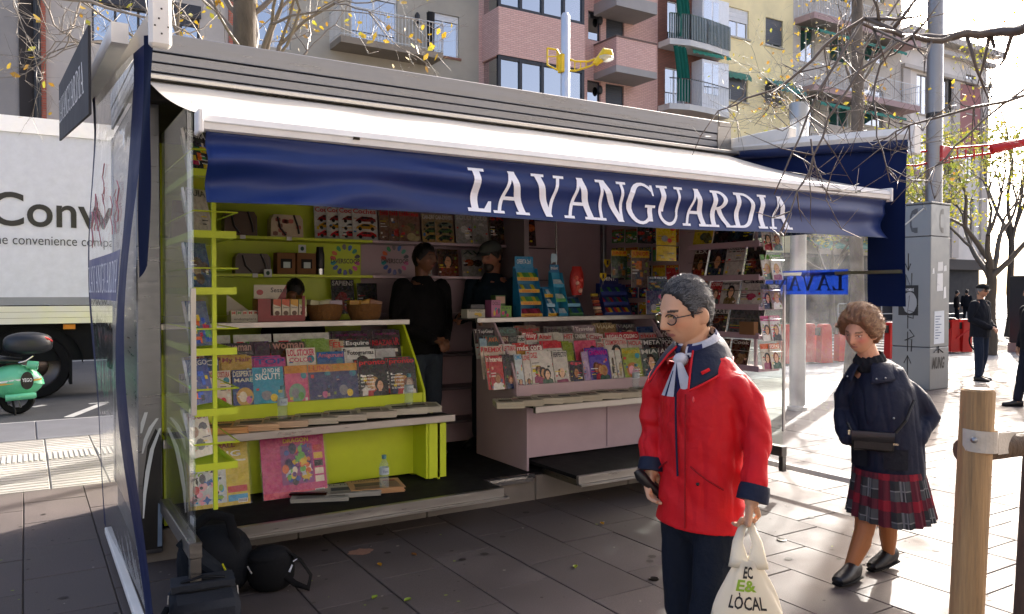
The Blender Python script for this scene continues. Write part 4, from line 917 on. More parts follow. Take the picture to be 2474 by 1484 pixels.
# red armed lamp post
p0 = atD(2254, 700, 15.5); p0.z = 0; s_ = 15.5 / FPX
Lr = thing('street_lamp', 'thick grey lamp post with red lattice arm behind the telephone totem', 'street lamp', p0)
b = MB('#8e9094'); b.lathe([(.16, 0), (.15, 4), (.14, 8.5)], 18); b.build('pole', 'alu', Lr, local=True, smooth=True)
def LR(vx, vy): return Vector(((vx - 2254) * s_ * ux, (vx - 2254) * s_ * uy, CAMH + (707 - vy) * s_))
RED = '#b3161a'
b = MB(RED); b.tube([LR(2184, 368), LR(2184, 400), LR(2210, 402), LR(2264, 388), LR(2390, 372), LR(2500, 345)], .022, 8); b.tube([LR(2184, 368), LR(2210, 370), LR(2264, 362), LR(2390, 352), LR(2500, 332)], .022, 8)
for vx in (2285, 2310, 2330, 2350, 2370, 2390): b.tube([LR(vx, 361), LR(vx, 385)], .016, 6)
b.tube([LR(2390, 362), LR(2500, 338)], [.07, .09], 8); b.build('arm', 'paint', Lr, local=True)
b = MB(RED); q0 = LR(2270, 376); b.box((q0.x - .16, q0.y - .12, q0.z - .16), (q0.x + .12, q0.y + .12, q0.z + .16), bev=.01); b.build('bracket', 'paint', Lr, local=True)
b = MB('#4a4a4a'); b.lathe([(.152, 5.0), (.156, 5.02), (.156, 5.07), (.15, 5.09)], 16, caps=False); b.build('clamp', 'steel', Lr, local=True)
# telephone totem
e0 = at_ground(2246, 944); rz = R(-86)
TT = thing('telephone_totem', 'tall grey telephone totem with handset signs, graffiti and torn posters', 'telephone totem', e0, rz)
tw1, tw2, th = .64, .62, 3.05       # left face along local -x, right face along local +y
b = MB('#85888a'); zs = (0, .70, 2.52, th)
for q in range(3): b.box((-tw1, 0, zs[q] + .004), (0, tw2, zs[q + 1] - .004), bev=.008)
tt = b.build('casing', 'alu', TT, local=True)
b = MB('#2a2b2c'); b.box((-tw1 + .01, .01, 0), (-.01, tw2 - .01, th - .01)); b.build('core', 'matte', TT, local=True)
b = MB('#6f7274'); b.box((-tw1 - .012, -.012, th + .001), (.012, tw2 + .012, th + .03), bev=.004); b.build('cap', 'alu', TT, local=True)
fl_ = lambda u, v, k=.002: Vector((-tw1 + u, -k, v)); fr_ = lambda u, v, k=.002: Vector((k, u, v))
def handset(b, f, u, v, c):
    pts = [(.06, .2), (.0, .17), (-.03, .08), (-.03, -.08), (0, -.17), (.06, -.2)]
    for i in range(5):
        a_, d_ = pts[i], pts[i + 1]; b.poly([f(u + a_[0], v + a_[1]), f(u + d_[0], v + d_[1]), f(u + d_[0] + .03, v + d_[1] * .85), f(u + a_[0] + .03, v + a_[1] * .85)], c)
    b.poly([f(u + .02, v + .11, .003), f(u + .1, v + .11, .003), f(u + .1, v + .2, .003), f(u + .05, v + .2, .003)], c); b.poly([f(u + .02, v - .11, .003), f(u + .1, v - .11, .003), f(u + .1, v - .2, .003), f(u + .05, v - .2, .003)], c)
b = MB('#45484b'); handset(b, fl_, .32, 2.78, '#45484b'); b.build('handset_sign', 'print', tt, local=True, fixn=False)
b = MB('#45484b'); handset(b, fr_, .3, 2.78, '#45484b'); b.build('handset_sign', 'print', tt, local=True, fixn=False)
def pen(b, f, pts, w, c, k=.003): b.tube([f(p[0], p[1], k) for p in pts], w, 4, c)
b = MB('#1a1a1b')
pen(b, fl_, [(.27, 2.25), (.27, 1.98)], .008, None); pen(b, fl_, [(.22, 2.08), (.27, 1.96), (.31, 2.08)], .008, None)
pen(b, fl_, [(.23, 1.62), (.23, 1.9), (.33, 1.66), (.33, 1.92)], .008, None); pen(b, fl_, [(.20, 1.42), (.30, 1.55), (.27, 1.3), (.27, 1.0)], .008, None)
pen(b, fl_, [(.28, 1.3), (.36, 1.28), (.36, 1.17), (.26, 1.2)], .008, None); pen(b, fl_, [(.30, .98), (.38, .88), (.22, .80), (.34, .82), (.33, .62)], .009, None); pen(b, fl_, [(.27, .95), (.27, .62)], .008, None)
pen(b, fl_, [(.27, .55), (.27, .2)], .008, None); pen(b, fl_, [(.21, .42), (.27, .55), (.33, .42)], .008, None)
b.build('graffiti', 'paint', tt, local=True)
b = MB('#141416'); b.box((-tw1 + .11, -.006, 1.22), (-tw1 + .44, -.002, 1.72)); n = 20; b.poly([fl_(.30 + .12 * math.cos(2 * math.pi * i / n) * (1 + .08 * math.sin(3 * i)), 1.43 + .18 * math.sin(2 * math.pi * i / n), .007) for i in range(n)], '#8a8d8f')
text(b, 'DELHOMBRE', lambda u, v: fl_(u, v, .007), .17, 1.62, .2, .05, '#c9c9c9', .01); b.build('torn_poster', 'print', tt, local=True, fixn=False)
b = MB('#d9dde0')
for u, v, w_, h_, c_ in ((.12, .75, .34, .55, '#cdd6dd'), (.2, 1.62, .2, .3, '#d3d6d8'), (.22, 1.95, .18, .16, '#c9cccd'), (.42, 1.5, .09, .2, '#d5d8d9'), (.05, 1.9, .07, .1, '#cfd2d3'), (.42, 1.95, .1, .1, '#ccd0d2')):
    b.poly([fr_(u, v), fr_(u + w_, v + .01), fr_(u + w_ - .01, v + h_), fr_(u + .01, v + h_ - .01)], c_)
for q in range(9): b.poly([fr_(.16, 1.2 - q * .045, .003), fr_(.36 - .05 * (q % 3), 1.2 - q * .045, .003), fr_(.36 - .05 * (q % 3), 1.215 - q * .045, .003), fr_(.16, 1.215 - q * .045, .003)], '#5a6f8c')
b.build('torn_flyer', 'print', tt, local=True, fixn=False)
b = MB('#161617'); text(b, 'MUNG', lambda u, v: fr_(u, v, .003), .06, .34, .42, .2, '#161617', .03, .3); pen(b, fr_, [(.12, .62), (.26, .68), (.42, .61)], .012, None); pen(b, fr_, [(.26, .72), (.26, .6)], .01, None); b.build('graffiti', 'paint', tt, local=True, fixn=False)
b = MB('#d2d3d0'); b.tube([fl_(.02, 2.58, .003), fl_(.30, 2.80, .003), fl_(.52, 2.98, .003)], .012, 4); b.build('tape', 'paint', tt, local=True)
# red bicycle docks (a wheel slot post each)
dm = None
dock_spots = [(1895, 878, 'red bicycle dock left of the column lantern, seen through clear plastic'), (1954, 874, 'red bicycle dock partly hidden behind the column lantern'), (1991, 876, 'red bicycle dock just right of the column lantern'), (2034, 872, 'narrow red bicycle dock left of the brown haired woman'),
              (2155, 866, 'red bicycle dock just left of the grey telephone totem'), (2302, 850, 'red bicycle dock just right of the grey telephone totem'), (2330, 850, 'red bicycle dock behind the standing man in a cap')]
for i, (vx, vy, lab) in enumerate(dock_spots):
    p = at_ground(vx, vy)
    D = thing('bicycle_dock', lab, 'bicycle dock', p, R(-20), 'red bicycle docks in a row')
    b = MB('#b81d18'); pr = [(-.15, 0), (.15, 0), (.11, .82), (.07, .88), (-.09, .88), (-.12, .84)]; b.prism(pr, -.11, .11, axis='y'); b.build('post', 'plastic', D, local=True)
    b = MB('#1b1b1d'); b.box((-.21, -.05, .62), (-.12, .05, .8), bev=.01); b.build('lock', 'plastic', D, local=True)
# one hired bicycle behind the totem
p = at_ground(2318, 851)
Bk = thing('hire_bicycle', 'red hire bicycle parked in a dock behind the telephone totem', 'bicycle', p, R(-70))
for x in (-.5, .55):
    b = MB('#17181a'); n = 24; b.tube([(x + .32 * math.cos(2 * math.pi * i / n), 0, .33 + .32 * math.sin(2 * math.pi * i / n)) for i in range(n + 1)], .022, 6); b.build('wheel', 'rubber', Bk, local=True)
b = MB('#b81d18'); b.tube([(-.5, 0, .33), (-.15, 0, .3), (.4, 0, .75), (.55, 0, .33)], .025, 6); b.tube([(-.15, 0, .3), (-.25, 0, .85)], .022, 6); b.build('frame', 'paint', Bk, local=True)
b = MB('#1b1b1c'); b.tube([(.4, 0, .75), (.36, 0, 1.05)], .018, 6); b.tube([(.34, -.28, 1.05), (.38, 0, 1.05), (.34, .28, 1.05)], .014, 6); b.box((-.36, -.08, .86), (-.1, .08, .92), bev=.02); b.box((.42, -.18, .78), (.7, .18, 1.0), bev=.02); b.build('saddle_and_basket', 'plastic', Bk, local=True)
# pedestrian rails on the far side
rail0 = None
for i in range(12):
    vx = 1895 + i * 52; p = atZ(vx, 778, 0)
    D = thing('pedestrian_rail', ('galvanised pedestrian rail at the far kerb, ' + ORD[i] + ' of the row counted from the kiosk'), 'railing', p, R(0), 'pedestrian rails along the far kerb')
    b = MB('#b9bdc0'); L_ = .95
    b.tube([(-L_, 0, 0), (-L_, 0, .9), (-L_ + .1, 0, 1.0), (L_ - .1, 0, 1.0), (L_, 0, .9), (L_, 0, 0)], .035, 6); b.tube([(-L_, 0, .45), (L_, 0, .45)], .025, 6); b.build('hoop', 'alu', D, local=True)
# dark kiosk block at the far right
p = at_ground(2437, 850); p.y -= .5; b = MB('#17181b'); b.box((p.x, p.y, .25), (p.x + 2.0, p.y + .5, 2.05), bev=.02); o = b.build('advert_case', 'paint', origin=(p.x, p.y, 0)); tag(o, 'black advertising case on a stone base at the right edge', 'advert case')
b = MB('#8c7c76'); b.box((p.x - .02, p.y - .02, 0), (p.x + 2.02, p.y + .52, .247)); b.build('stone_base', 'stone', o)
p = atZ(2448, 772, 0)
Mo = thing('parked_motorcycle', 'dark motorcycle with windscreen parked beyond the far rails', 'motorcycle', p, R(10))
for x in (-.65, .65):
    b = MB('#111'.replace('#111', '#111111')); n = 16; b.tube([(x + .26 * math.cos(2 * math.pi * i / n), 0, .3 + .26 * math.sin(2 * math.pi * i / n)) for i in range(n + 1)], .05, 6); b.build('wheel', 'rubber', Mo, local=True)
b = MB('#24262a'); b.tube([(-.7, 0, .8), (-.3, 0, .75), (.2, 0, .85), (.6, 0, .9)], [.12, .16, .18, .1], 10); b.tube([(.6, 0, .9), (.65, 0, .3)], .05, 6); b.build('body', 'carpaint', Mo, local=True)
b = MB('#c9ccd0'); b.grid(lambda u, v: (.55 - .12 * v, -.2 + .4 * u, .95 + .35 * v), 4, 3); b.build('windscreen', 'frost', Mo, local=True)

# ================================================================ trees
def grow(wood, leafs, p, d, L, r, depth, rg, o):
    """recursive branch; o = dict(split, bend, up, minr, leafp, leafs, cols)"""
    n = 4; pts = [p.copy()]; rads = [r]; q = p.copy(); dd = d.normalized()
    for i in range(n):
        dd = (dd + Vector((rg.gauss(0, 1), rg.gauss(0, 1), rg.gauss(0, 1))) * o['bend'] + Vector((0, 0, o['up']))).normalized()
        q = q + dd * (L / n); pts.append(q.copy()); rads.append(r * (1 - (1 - o['taper']) * (i + 1) / n))
        if depth <= 2 and rg.random() < o['side'] and depth > 0:
            s = (dd + Vector((rg.gauss(0, 1), rg.gauss(0, 1), rg.gauss(0, .7))).normalized() * .9).normalized(); grow(wood, leafs, q, s, L * .55, r * .45, depth - 1 if depth > 1 else 0, rg, o)
    wood.tube(pts, rads, 7 if r > .05 else (5 if r > .015 else 3), caps=False)
    if depth <= o['leafd']:
        for i in range(o['leafn']):
            if rg.random() < o['leafp']:
                c = pts[rg.randrange(1, len(pts))] + Vector((rg.gauss(0, 1), rg.gauss(0, 1), rg.gauss(0, 1))) * o['lsp']
                a = Vector((rg.gauss(0, 1), rg.gauss(0, 1), rg.gauss(0, 1))).normalized(); b_ = a.cross(Vector((rg.gauss(0, 1), rg.gauss(0, 1), rg.gauss(0, 1)))).normalized(); s = o['ls'] * rg.uniform(.6, 1.25)
                leafs.add([c - a * s, c - a * s * .2 + b_ * s * .6, c + a * s * .8 + b_ * s * .25, c + a * s, c + a * s * .8 - b_ * s * .25, c - a * s * .2 - b_ * s * .6], [[0, 1, 2, 3, 4, 5]], rg.choice(o['cols']))
    if depth > 0:
        k = o['split'] if rg.random() < .75 else o['split'] + 1
        for i in range(k):
            s = (dd + Vector((rg.gauss(0, 1), rg.gauss(0, 1), rg.gauss(0, 1))).normalized() * o['spread']).normalized(); grow(wood, leafs, q, s, L * rg.uniform(.62, .85), rads[-1] * rg.uniform(.62, .8), depth - 1, rg, o)
def tree(label, base, h0, r0, seed, lean=(0, 0), depth=5, limbr=.5, trunkcol='#5f564b', L0=1.6, **kw):
    o = dict(split=2, bend=.13, up=.05, taper=.75, side=.35, leafd=1, leafn=3, leafp=.5, lsp=.08, ls=.05, spread=.6, cols=['#b99a1c', '#c7ab22', '#a9a22a']); o.update(kw)
    rg = random.Random(seed); t = thing('street_tree', label, 'tree', base, group='street trees')
    tr = MB(trunkcol); top = Vector((lean[0], lean[1], h0)); n = 10
    tr.tube([top * (i / n) + Vector((.03 * math.sin(i * 1.7 + seed), .03 * math.cos(i * 1.3), 0)) for i in range(n + 1)], [r0 * (1.25 - .25 * min(1, i / 2)) * (1 - .3 * i / n) for i in range(n + 1)], 12); tr.build('trunk', 'bark', t, local=True, smooth=True)
    w = MB(o.get('twigcol', '#6d6459')); lf = MB('#8a9a30')
    k = o.get('limbs', 4)
    for i in range(k):
        a = 2 * math.pi * i / k + rg.uniform(-.4, .4); s = Vector((math.cos(a) * o['spread'], math.sin(a) * o['spread'], 1)).normalized()
        st = top * rg.uniform(o.get('low', .78), 1.0); grow(w, lf, st, s, L0, r0 * limbr, depth - 1, rg, o)
    w.build('limbs', 'twig', t, local=True, fixn=False, smooth='all')
    if lf.v: lf.build('crown', 'leaf', t, local=True, fixn=False)
    return t
p = atD(598, 700, 9.0); p.z = 0
tree('street tree with last yellow leaves rising behind the left half of the kiosk roof', p, 6.0, .165, 11, depth=6, limbr=.21, L0=1.05, leafp=.11, leafn=3, ls=.042, spread=.75, up=.04, limbs=14, low=.5, side=.5, cols=['#b8982a', '#c4a634', '#a8802a', '#a8a43a'], twigcol='#756b60', lsp=.05)
p = atD(2066, 700, 14.0); p.z = 0
tree('bare street tree with few yellow leaves behind the right curtain of the kiosk', p, 7.5, .125, 23, depth=6, limbr=.20, L0=1.15, leafp=.05, leafn=3, ls=.040, spread=.8, up=.0, limbs=20, low=.35, side=.55, cols=['#b8a83a', '#b89a3a', '#a8a84a', '#a8803a'], twigcol='#6b6259', lsp=.09, trunkcol='#6f675d')
p = atZ(2392, 858, 0)
tree('young tree with yellow green foliage standing behind the man in the cap', p, 2.4, .15, 31, depth=6, L0=1.25, leafp=.32, leafn=5, ls=.06, spread=.62, up=.06, limbs=5, cols=['#8f983c', '#a8a648', '#7e8c3a', '#aca452'], twigcol='#4e463d', lsp=.22, leafd=2, trunkcol='#4d453b')
p = atZ(2440, 815, 0)
tree('slim bare tree at the right edge against the bright sky', p, 4.0, .13, 37, depth=6, L0=2.4, leafp=.08, leafn=4, ls=.07, spread=.42, up=.12, limbs=4, cols=['#a3a834', '#b9b23a'], twigcol='#453e38', lsp=.15, trunkcol='#453e38')
p = atZ(2175, 830, 0)
tree('leafy low tree between the blue curtain and the telephone totem', p, 2.6, .10, 41, depth=6, L0=1.35, leafp=.4, leafn=6, ls=.06, spread=.8, up=.03, limbs=5, cols=['#a3a834', '#b9b23a', '#8e9c2e', '#cbb93a'], twigcol='#5d554b', lsp=.2, leafd=2)
p = atZ(2010, 800, 0)
tree('leafy tree on the far pavement seen through the clear curtain', p, 2.6, .13, 43, depth=6, L0=1.6, leafp=.6, leafn=7, ls=.09, spread=.8, up=.03, limbs=5, cols=['#8f9a34', '#a9a83a', '#7e8c2e'], twigcol='#5d554b', lsp=.25, leafd=2)
# near tree at the right edge, its branch reaching over the kiosk, and its stakes
dn = 2.55
p = atD(2476, 700, dn); p.z = 0
t = thing('street_tree', 'dark barked young tree at the right edge with a bare branch overhead', 'tree', p, group='street trees')
pw = p.copy()
b = MB('#4a4036'); TQ = [atD(2468, 1900, 2.55) - pw, atD(2492, 1484, 2.55) - pw, atD(2518, 1000, 2.55) - pw, atD(2545, 400, 2.6) - pw, atD(2560, 20, 2.9) - pw, atD(2580, -400, 3.0) - pw]; TQ[0].z = 0; b.tube(TQ, [.058, .05, .047, .042, .035, .03], 12); b.build('trunk', 'bark', t, local=True, smooth=True)
w = MB('#5b5046'); rg = random.Random(5)
def br(pts, r0, r1, tw=0, d=3.4, col=None):
    P_ = [atD(vx, vy, d + dd) - pw for vx, vy, dd in pts]; Q = []
    for i in range(len(P_) - 1):
        for k in range(3): Q.append(P_[i].lerp(P_[i + 1], k / 3) + Vector((rg.gauss(0, .006), rg.gauss(0, .006), rg.gauss(0, .006))))
    Q.append(P_[-1]); n = len(Q); w.tube(Q, [r0 + (r1 - r0) * i / (n - 1) for i in range(n)], 6)
    for i in range(tw):
        q = Q[rg.randrange(2, n)]; s = Vector((rg.gauss(0, .5), rg.gauss(0, .5), rg.gauss(-.15, .5))).normalized()
        L_ = rg.uniform(.1, .3); a = q + s * L_ * .5 + Vector((0, 0, -.02)); c = q + s * L_ + Vector((rg.gauss(0, .04), 0, rg.gauss(.0, .05)))
        w.tube([q, a, c], [r1 * .8 + .001, r1 * .6 + .0008, .0012], 4)
        for _ in range(2): w.tube([a, a + Vector((rg.gauss(0, .07), rg.gauss(0, .07), rg.gauss(0, .07)))], [.0016, .0009], 3)
br([(2560, 20, -.5), (2474, 70, 0), (2400, 78, .1), (2300, 92, .1), (2200, 85, .2), (2090, 45, .3)], .026, .011, 8)
br([(2300, 92, .1), (2230, 98, .1), (2160, 82, .1), (2085, 58, 0)], .014, .007, 6)
br([(2085, 46, .3), (1990, 112, .3), (1900, 205, .3), (1800, 245, .4), (1735, 268, .4)], .009, .003, 14)
br([(2085, 46, .3), (2000, 180, .2), (1930, 330, .2), (1870, 470, .2)], .008, .003, 10)
br([(2200, 86, .1), (2080, 170, .0), (2000, 290, 0), (1950, 420, 0), (1885, 560, -.1)], .008, .003, 12)
br([(2160, 82, .1), (2110, 200, .1), (2120, 330, .0), (2150, 440, 0)], .006, .002, 10)
br([(2474, 235, .2), (2350, 265, .2), (2200, 300, .3), (2110, 340, .3)], .008, .003, 12)
br([(2474, 210, .2), (2330, 330, .2), (2260, 400, .3), (2200, 440, .3)], .006, .002, 10)
br([(1960, 340, .2), (1985, 430, .2), (1995, 480, .2)], .004, .002, 8)
w.build('branches', 'twig', t, local=True, fixn=False, smooth='all')
# twigs hanging into the top left corner
p = atD(150, 700, 6.0); p.z = 0; pw = p.copy()
pw = p.copy(); w = MB('#8d8376')
t2 = thing('street_tree', 'bare tree whose twigs hang into the top left corner', 'tree', p, group='street trees')
br([(-60, -60, 0), (90, -10, 0), (220, 5, 0), (330, 40, 0), (420, 60, 0), (480, 100, 0)], .016, .004, 16, 5.5)
br([(90, -30, 0), (130, 60, 0), (170, 90, 0), (210, 110, 0)], .008, .003, 12, 5.5); br([(200, -20, 0), (180, 60, 0), (150, 120, 0), (90, 160, 0)], .008, .003, 14, 5.5)
br([(20, -40, 0), (40, 40, 0), (75, 100, 0)], .006, .002, 10, 5.5)
w.build('branches', 'twig', t2, local=True, fixn=False, smooth='all')
b = MB('#5a5148'); q = atD(-60, -60, 5.5) - pw; b.tube([(-3.2, 0, 0), (-3.1, 0, 2.4), (-2.6, 0, 3.4), (q.x, q.y, q.z)], [.14, .12, .07, .02], 10); b.build('trunk', 'bark', t2, local=True, smooth=True)
# wooden stakes and strap
pa = atD(2366, 700, 2.2); pa.z = 0
ztop = atD(2366, 940, 2.2).z
s = thing('wooden_stake', 'round weathered wooden tree stake with a pale strap at the right edge', 'stake', pa)
b = MB('#9a7a52'); lx_ = _cy * .055; ly_ = -_sy * .055; b.tube([(-lx_, -ly_, 0), (-lx_ * .5, -ly_ * .5, ztop * .5), (0, 0, ztop - .006), (0, 0, ztop)], [.044, .0435, .043, .038], 18); b.lathe([(.0, ztop + .0005), (.037, ztop + .0005)], 18, col='#b08b5f', caps=False); b.build('shaft', 'wood', s, local=True, smooth=True)
st = thing('tree_strap', 'pale webbing strap tying the stake to the tree trunk', 'strap', (pa.x, pa.y, 1.15))
zc = atD(2366, 1060, 2.2).z - 1.15
b = MB('#b9b0a2'); n = 14
b.grid(lambda u, v: ((.049 * math.cos(R(-200 + 200 * u)), .049 * math.sin(R(-200 + 200 * u)), zc - .03 + .06 * v - .01 * u)), 14, 1)
tp_ = Vector(t.location) - pa
b.grid(lambda u, v: (.05 * (1 - u) + (tp_.x + .02) * u - .01, -.035 * (1 - u) + (tp_.y - .06) * u, zc - .045 + .06 * v - .045 * u), 8, 1)
b.build('band', 'cloth', st, local=True)
b = MB('#8d8f92'); cd = (Vector((0, 0, 0)) - pa).to_2d().normalized(); b.sphere((cd.x * .058 - _cy * .01, cd.y * .058 + _sy * .01, zc + .004), .009, 10, 8); b.build('rivet', 'steel', st, local=True)
cr = thing('cross_rail', 'short dark half round timber rail fixed behind the wooden stake', 'rail', (pa.x, pa.y, 1.1))
a1 = atD(2322, 1092, 2.27) - Vector((pa.x, pa.y, 1.1)); a2 = atD(2520, 1068, 2.32) - Vector((pa.x, pa.y, 1.1))
b = MB('#5c4a38'); b.tube([a1, a2], .034, 12); b.build('timber', 'wood', cr, local=True, smooth=True)
# ================================================================ GOODS
PAL = {'white': '#e8e8e6', 'black': '#18181a', 'red': '#c8202a', 'blue': '#2450a8', 'cyan': '#2aa0c8', 'green': '#4a8a3a', 'lime': '#9ac82a', 'yellow': '#e8c81e', 'orange': '#e88a1e', 'pink': '#e86a9a', 'purple': '#6a3a8a', 'brown': '#6a4a34', 'grey': '#8a8a8a', 'navy': '#1a2a5a', 'cream': '#d8ccb0', 'teal': '#2a7a7a', 'mauve': '#9a8290'}
def cname(h):
    c = C(h); return min(PAL, key=lambda k: sum((a ** .45 - b ** .45) ** 2 for a, b in zip(c, C(PAL[k]))))
def ell(f, cx, cy, rx, ry, k, n=14): return [f(cx + rx * math.cos(2 * math.pi * i / n), cy + ry * math.sin(2 * math.pi * i / n), k) for i in range(n)]
def rc(f, x0, y0, x1, y1, k): return [f(x0, y0, k), f(x1, y0, k), f(x1, y1, k), f(x0, y1, k)]
SKINS = ['#d8a888', '#c8946e', '#e0b898', '#a8744e']; HAIRS = ['#2a1a12', '#5a3a20', '#b08a4a', '#14100e', '#7a3a20']
def person_print(b, f, cx, y0, s, k, rg, dress=None):
    sk, hr, dr = rg.choice(SKINS), rg.choice(HAIRS), dress or rg.choice(['#a81e24', '#1a1a20', '#24345a', '#d8d4cc', '#3a5a4a', '#8a3a5a'])
    b.poly([f(cx - .34 * s, y0, k), f(cx + .34 * s, y0, k), f(cx + .30 * s, y0 + .30 * s, k), f(cx + .1 * s, y0 + .42 * s, k), f(cx - .1 * s, y0 + .42 * s, k), f(cx - .30 * s, y0 + .30 * s, k)], dr)
    b.poly(ell(f, cx, y0 + .60 * s, .22 * s, .28 * s, k + .0002), hr); b.poly(rc(f, cx - .07 * s, y0 + .32 * s, cx + .07 * s, y0 + .5 * s, k + .0003), sk)
    b.poly(ell(f, cx + .01 * s, y0 + .57 * s, .145 * s, .20 * s, k + .0004), sk)
    b.poly([f(cx - .15 * s, y0 + .50 * s, k + .0005), f(cx - .05 * s, y0 + .74 * s, k + .0005), f(cx - .17 * s, y0 + .72 * s, k + .0005), f(cx - .21 * s, y0 + .40 * s, k + .0005)], hr)
    b.poly(ell(f, cx + .02 * s, y0 + .61 * s, .10 * s, .018 * s, k + .0006, 8), tuple(v * .6 for v in C(sk)))
def cover(b, f, w, h, sp, rg):
    bg = sp.get('bg', '#e8e8e6'); tcol = sp.get('tc', '#c8202a'); st = sp.get('st', 'face'); t = sp.get('t', '')
    b.poly(rc(f, 0, 0, w, h, .0004), bg)
    if st in ('face', 'faces'):
        b.poly(rc(f, 0, 0, w, h * .8, .0006), sp.get('b2', bg))
        if st == 'face': person_print(b, f, w * rg.uniform(.48, .56), 0, min(w * 1.25, h * .95), .0009, rg, sp.get('dress'))
        else:
            for q in range(3): person_print(b, f, w * (.34 + .18 * q), h * .05 * (2 - q), w * .78, .0009 + .0008 * q, rg, sp.get('dress') if q == 1 else None)
    elif st == 'car':
        b.poly(rc(f, 0, 0, w, h * .5, .0006), sp.get('b2', '#b8b8b4'))
        for q, (cy, cc) in enumerate(((.58, sp.get('c1', '#7a1418')), (.36, sp.get('c2', '#b88a14')), (.12, sp.get('c3', '#c01a1e')))):
            b.poly([f(w * .12, h * cy, .001), f(w * .95, h * cy, .001), f(w * .95, h * (cy + .08), .001), f(w * .78, h * (cy + .15), .001), f(w * .4, h * (cy + .16), .001), f(w * .2, h * (cy + .08), .001)], cc)
            b.poly([f(w * .34, h * (cy + .085), .0012), f(w * .72, h * (cy + .085), .0012), f(w * .68, h * (cy + .14), .0012), f(w * .43, h * (cy + .145), .0012)], '#1a1e24')
            for wx in (.3, .8): b.poly(ell(f, w * wx, h * cy, w * .075, w * .075, .0014, 10), '#141416')
    elif st == 'photo':
        for q in range(5):
            c_ = rg.choice(sp.get('cols', ['#5a4a3a', '#8a6a4a', '#3a3a3a', '#a89878'])); x, y = rg.uniform(0, .6) * w, rg.uniform(.05, .55) * h; b.poly(ell(f, x + .2 * w, y + .1 * h, .22 * w, .13 * h, .0006 + .0002 * q, 9), c_)
    elif st == 'blocks':
        cs = sp.get('cols', ['#c8202a', '#4a8a3a', '#e8a81e', '#6a3a8a'])
        for q, c_ in enumerate(cs): b.poly(rc(f, w * (.08 + .22 * q), h * .62, w * (.26 + .22 * q), h * .8, .0008), c_)
        b.poly(rc(f, w * .05, h * .05, w * .95, h * .5, .0008), sp.get('b2', '#5a4a44'))
    elif st == 'toy':
        b.poly(ell(f, w * .5, h * .3, w * .36, h * .24, .0007, 18), sp.get('b2', '#4a8a9a')); b.poly(ell(f, w * .42, h * .30, w * .17, h * .14, .0010, 12), rg.choice(['#e8d8c0', '#e8a0b0', '#f0f0ee', '#8a8a94']))
        b.poly(ell(f, w * .66, h * .22, w * .12, h * .10, .0012, 12), rg.choice(['#e8c81e', '#c8202a', '#5aa03a', '#d06a9a']))
        b.poly(ell(f, w * .82, h * .74, w * .13, h * .09, .0012, 14), sp.get('dot', '#2a8a9a'))
    elif st == 'album':
        bands = sp['bands']
        for q, c_ in enumerate(bands): b.poly(rc(f, 0, h * .86 * (1 - (q + 1) / len(bands)), w, h * .86 * (1 - q / len(bands)), .0006), c_)
        x0, y0, x1, y1 = sp['panel']; b.poly(rc(f, w * x0, h * y0, w * x1, h * y1, .0010), sp['pc'])
        for q in range(70):
            ux, uy = rg.random(), rg.random(); cx, cy = w * (x0 + .06 + (x1 - x0 - .12) * ux), h * (y0 + .04 + (y1 - y0 - .08) * uy); r_ = rg.uniform(.02, .065) * w; c_ = rg.choice(sp['cols']); k = .0012 + .00003 * q
            if q % 3: b.poly(ell(f, cx, cy, r_, r_ * rg.uniform(.8, 1.6), k, 9), c_)
            else: a_ = rg.uniform(0, 3.1); b.poly([f(cx + r_ * 1.3 * math.cos(a_ + t_) * (1 if i_ % 2 else .5), cy + r_ * 1.3 * math.sin(a_ + t_) * (1 if i_ % 2 else .5), k) for i_, t_ in enumerate([j_ * math.pi / 4 for j_ in range(8)])], c_)
        for q in range(5): yy = h * (y0 + (y1 - y0) * q / 5); xx = w * (x1 + .02); b.poly(rc(f, xx, yy, w * .96, yy + h * .10, .0011), rg.choice(sp['cols']))
        b.poly(rc(f, w * .80, h * .03, w * .95, h * .09, .0036), '#e4e2dc')
        for q in range(7): b.poly(rc(f, w * (.81 + .019 * q), h * .04, w * (.82 + .019 * q), h * .085, .0038), '#1a1a1a')
    elif st == 'comic':
        for q in range(14):
            x, y = rg.uniform(.02, .68) * w, rg.uniform(.04, .62) * h; b.poly(rc(f, x, y, x + rg.uniform(.14, .3) * w, y + rg.uniform(.08, .2) * h, .0006 + .00008 * q), rg.choice(sp.get('cols', ['#e86a2a', '#2a5ac8', '#e8c81e', '#c82a5a', '#f0f0ea', '#1a1a2a', '#3a9a5a'])))
    if st != 'none' and sp.get('busy', True):
        for q in range(rg.randrange(3, 7)):
            x, y = rg.choice([rg.uniform(.03, .2), rg.uniform(.7, .86)]) * w, rg.uniform(.04, .66) * h; b.poly(rc(f, x, y, x + rg.uniform(.08, .14) * w, y + rg.uniform(.03, .10) * h, .0022 + .00008 * q), rg.choice(['#e8e4da', '#d8c01e', '#c8242a', '#2a2a2e', '#3a6a9a', '#c8a08a', '#7a9a3a']))
    nl = sp.get('lines', rg.choice([0, 2, 3, 4])); sx_ = rg.choice([.05, .05, .55]); sy_ = rg.uniform(.35, .7)
    for q in range(nl):
        y = h * (sy_ - .085 * q); L_ = w * rg.uniform(.18, .40); cc = sp.get('lc', '#e8e8e4' if sum(C(bg)) < .9 else '#2a2a2c'); b.poly(rc(f, w * sx_, y, w * sx_ + L_, y + h * .022, .0028), rg.choice([cc, cc, '#d8c01e', '#c8242a']))
    if sp.get('band'): b.poly(rc(f, 0, h * .80, w, h, .0024), sp['band'])
    if t: text(b, t, lambda u, v: f(u, v, .0034), w * sp.get('tx', .04), h * sp.get('ty', .82), w * sp.get('tw', .92), h * sp.get('th', .15), tcol, .025)
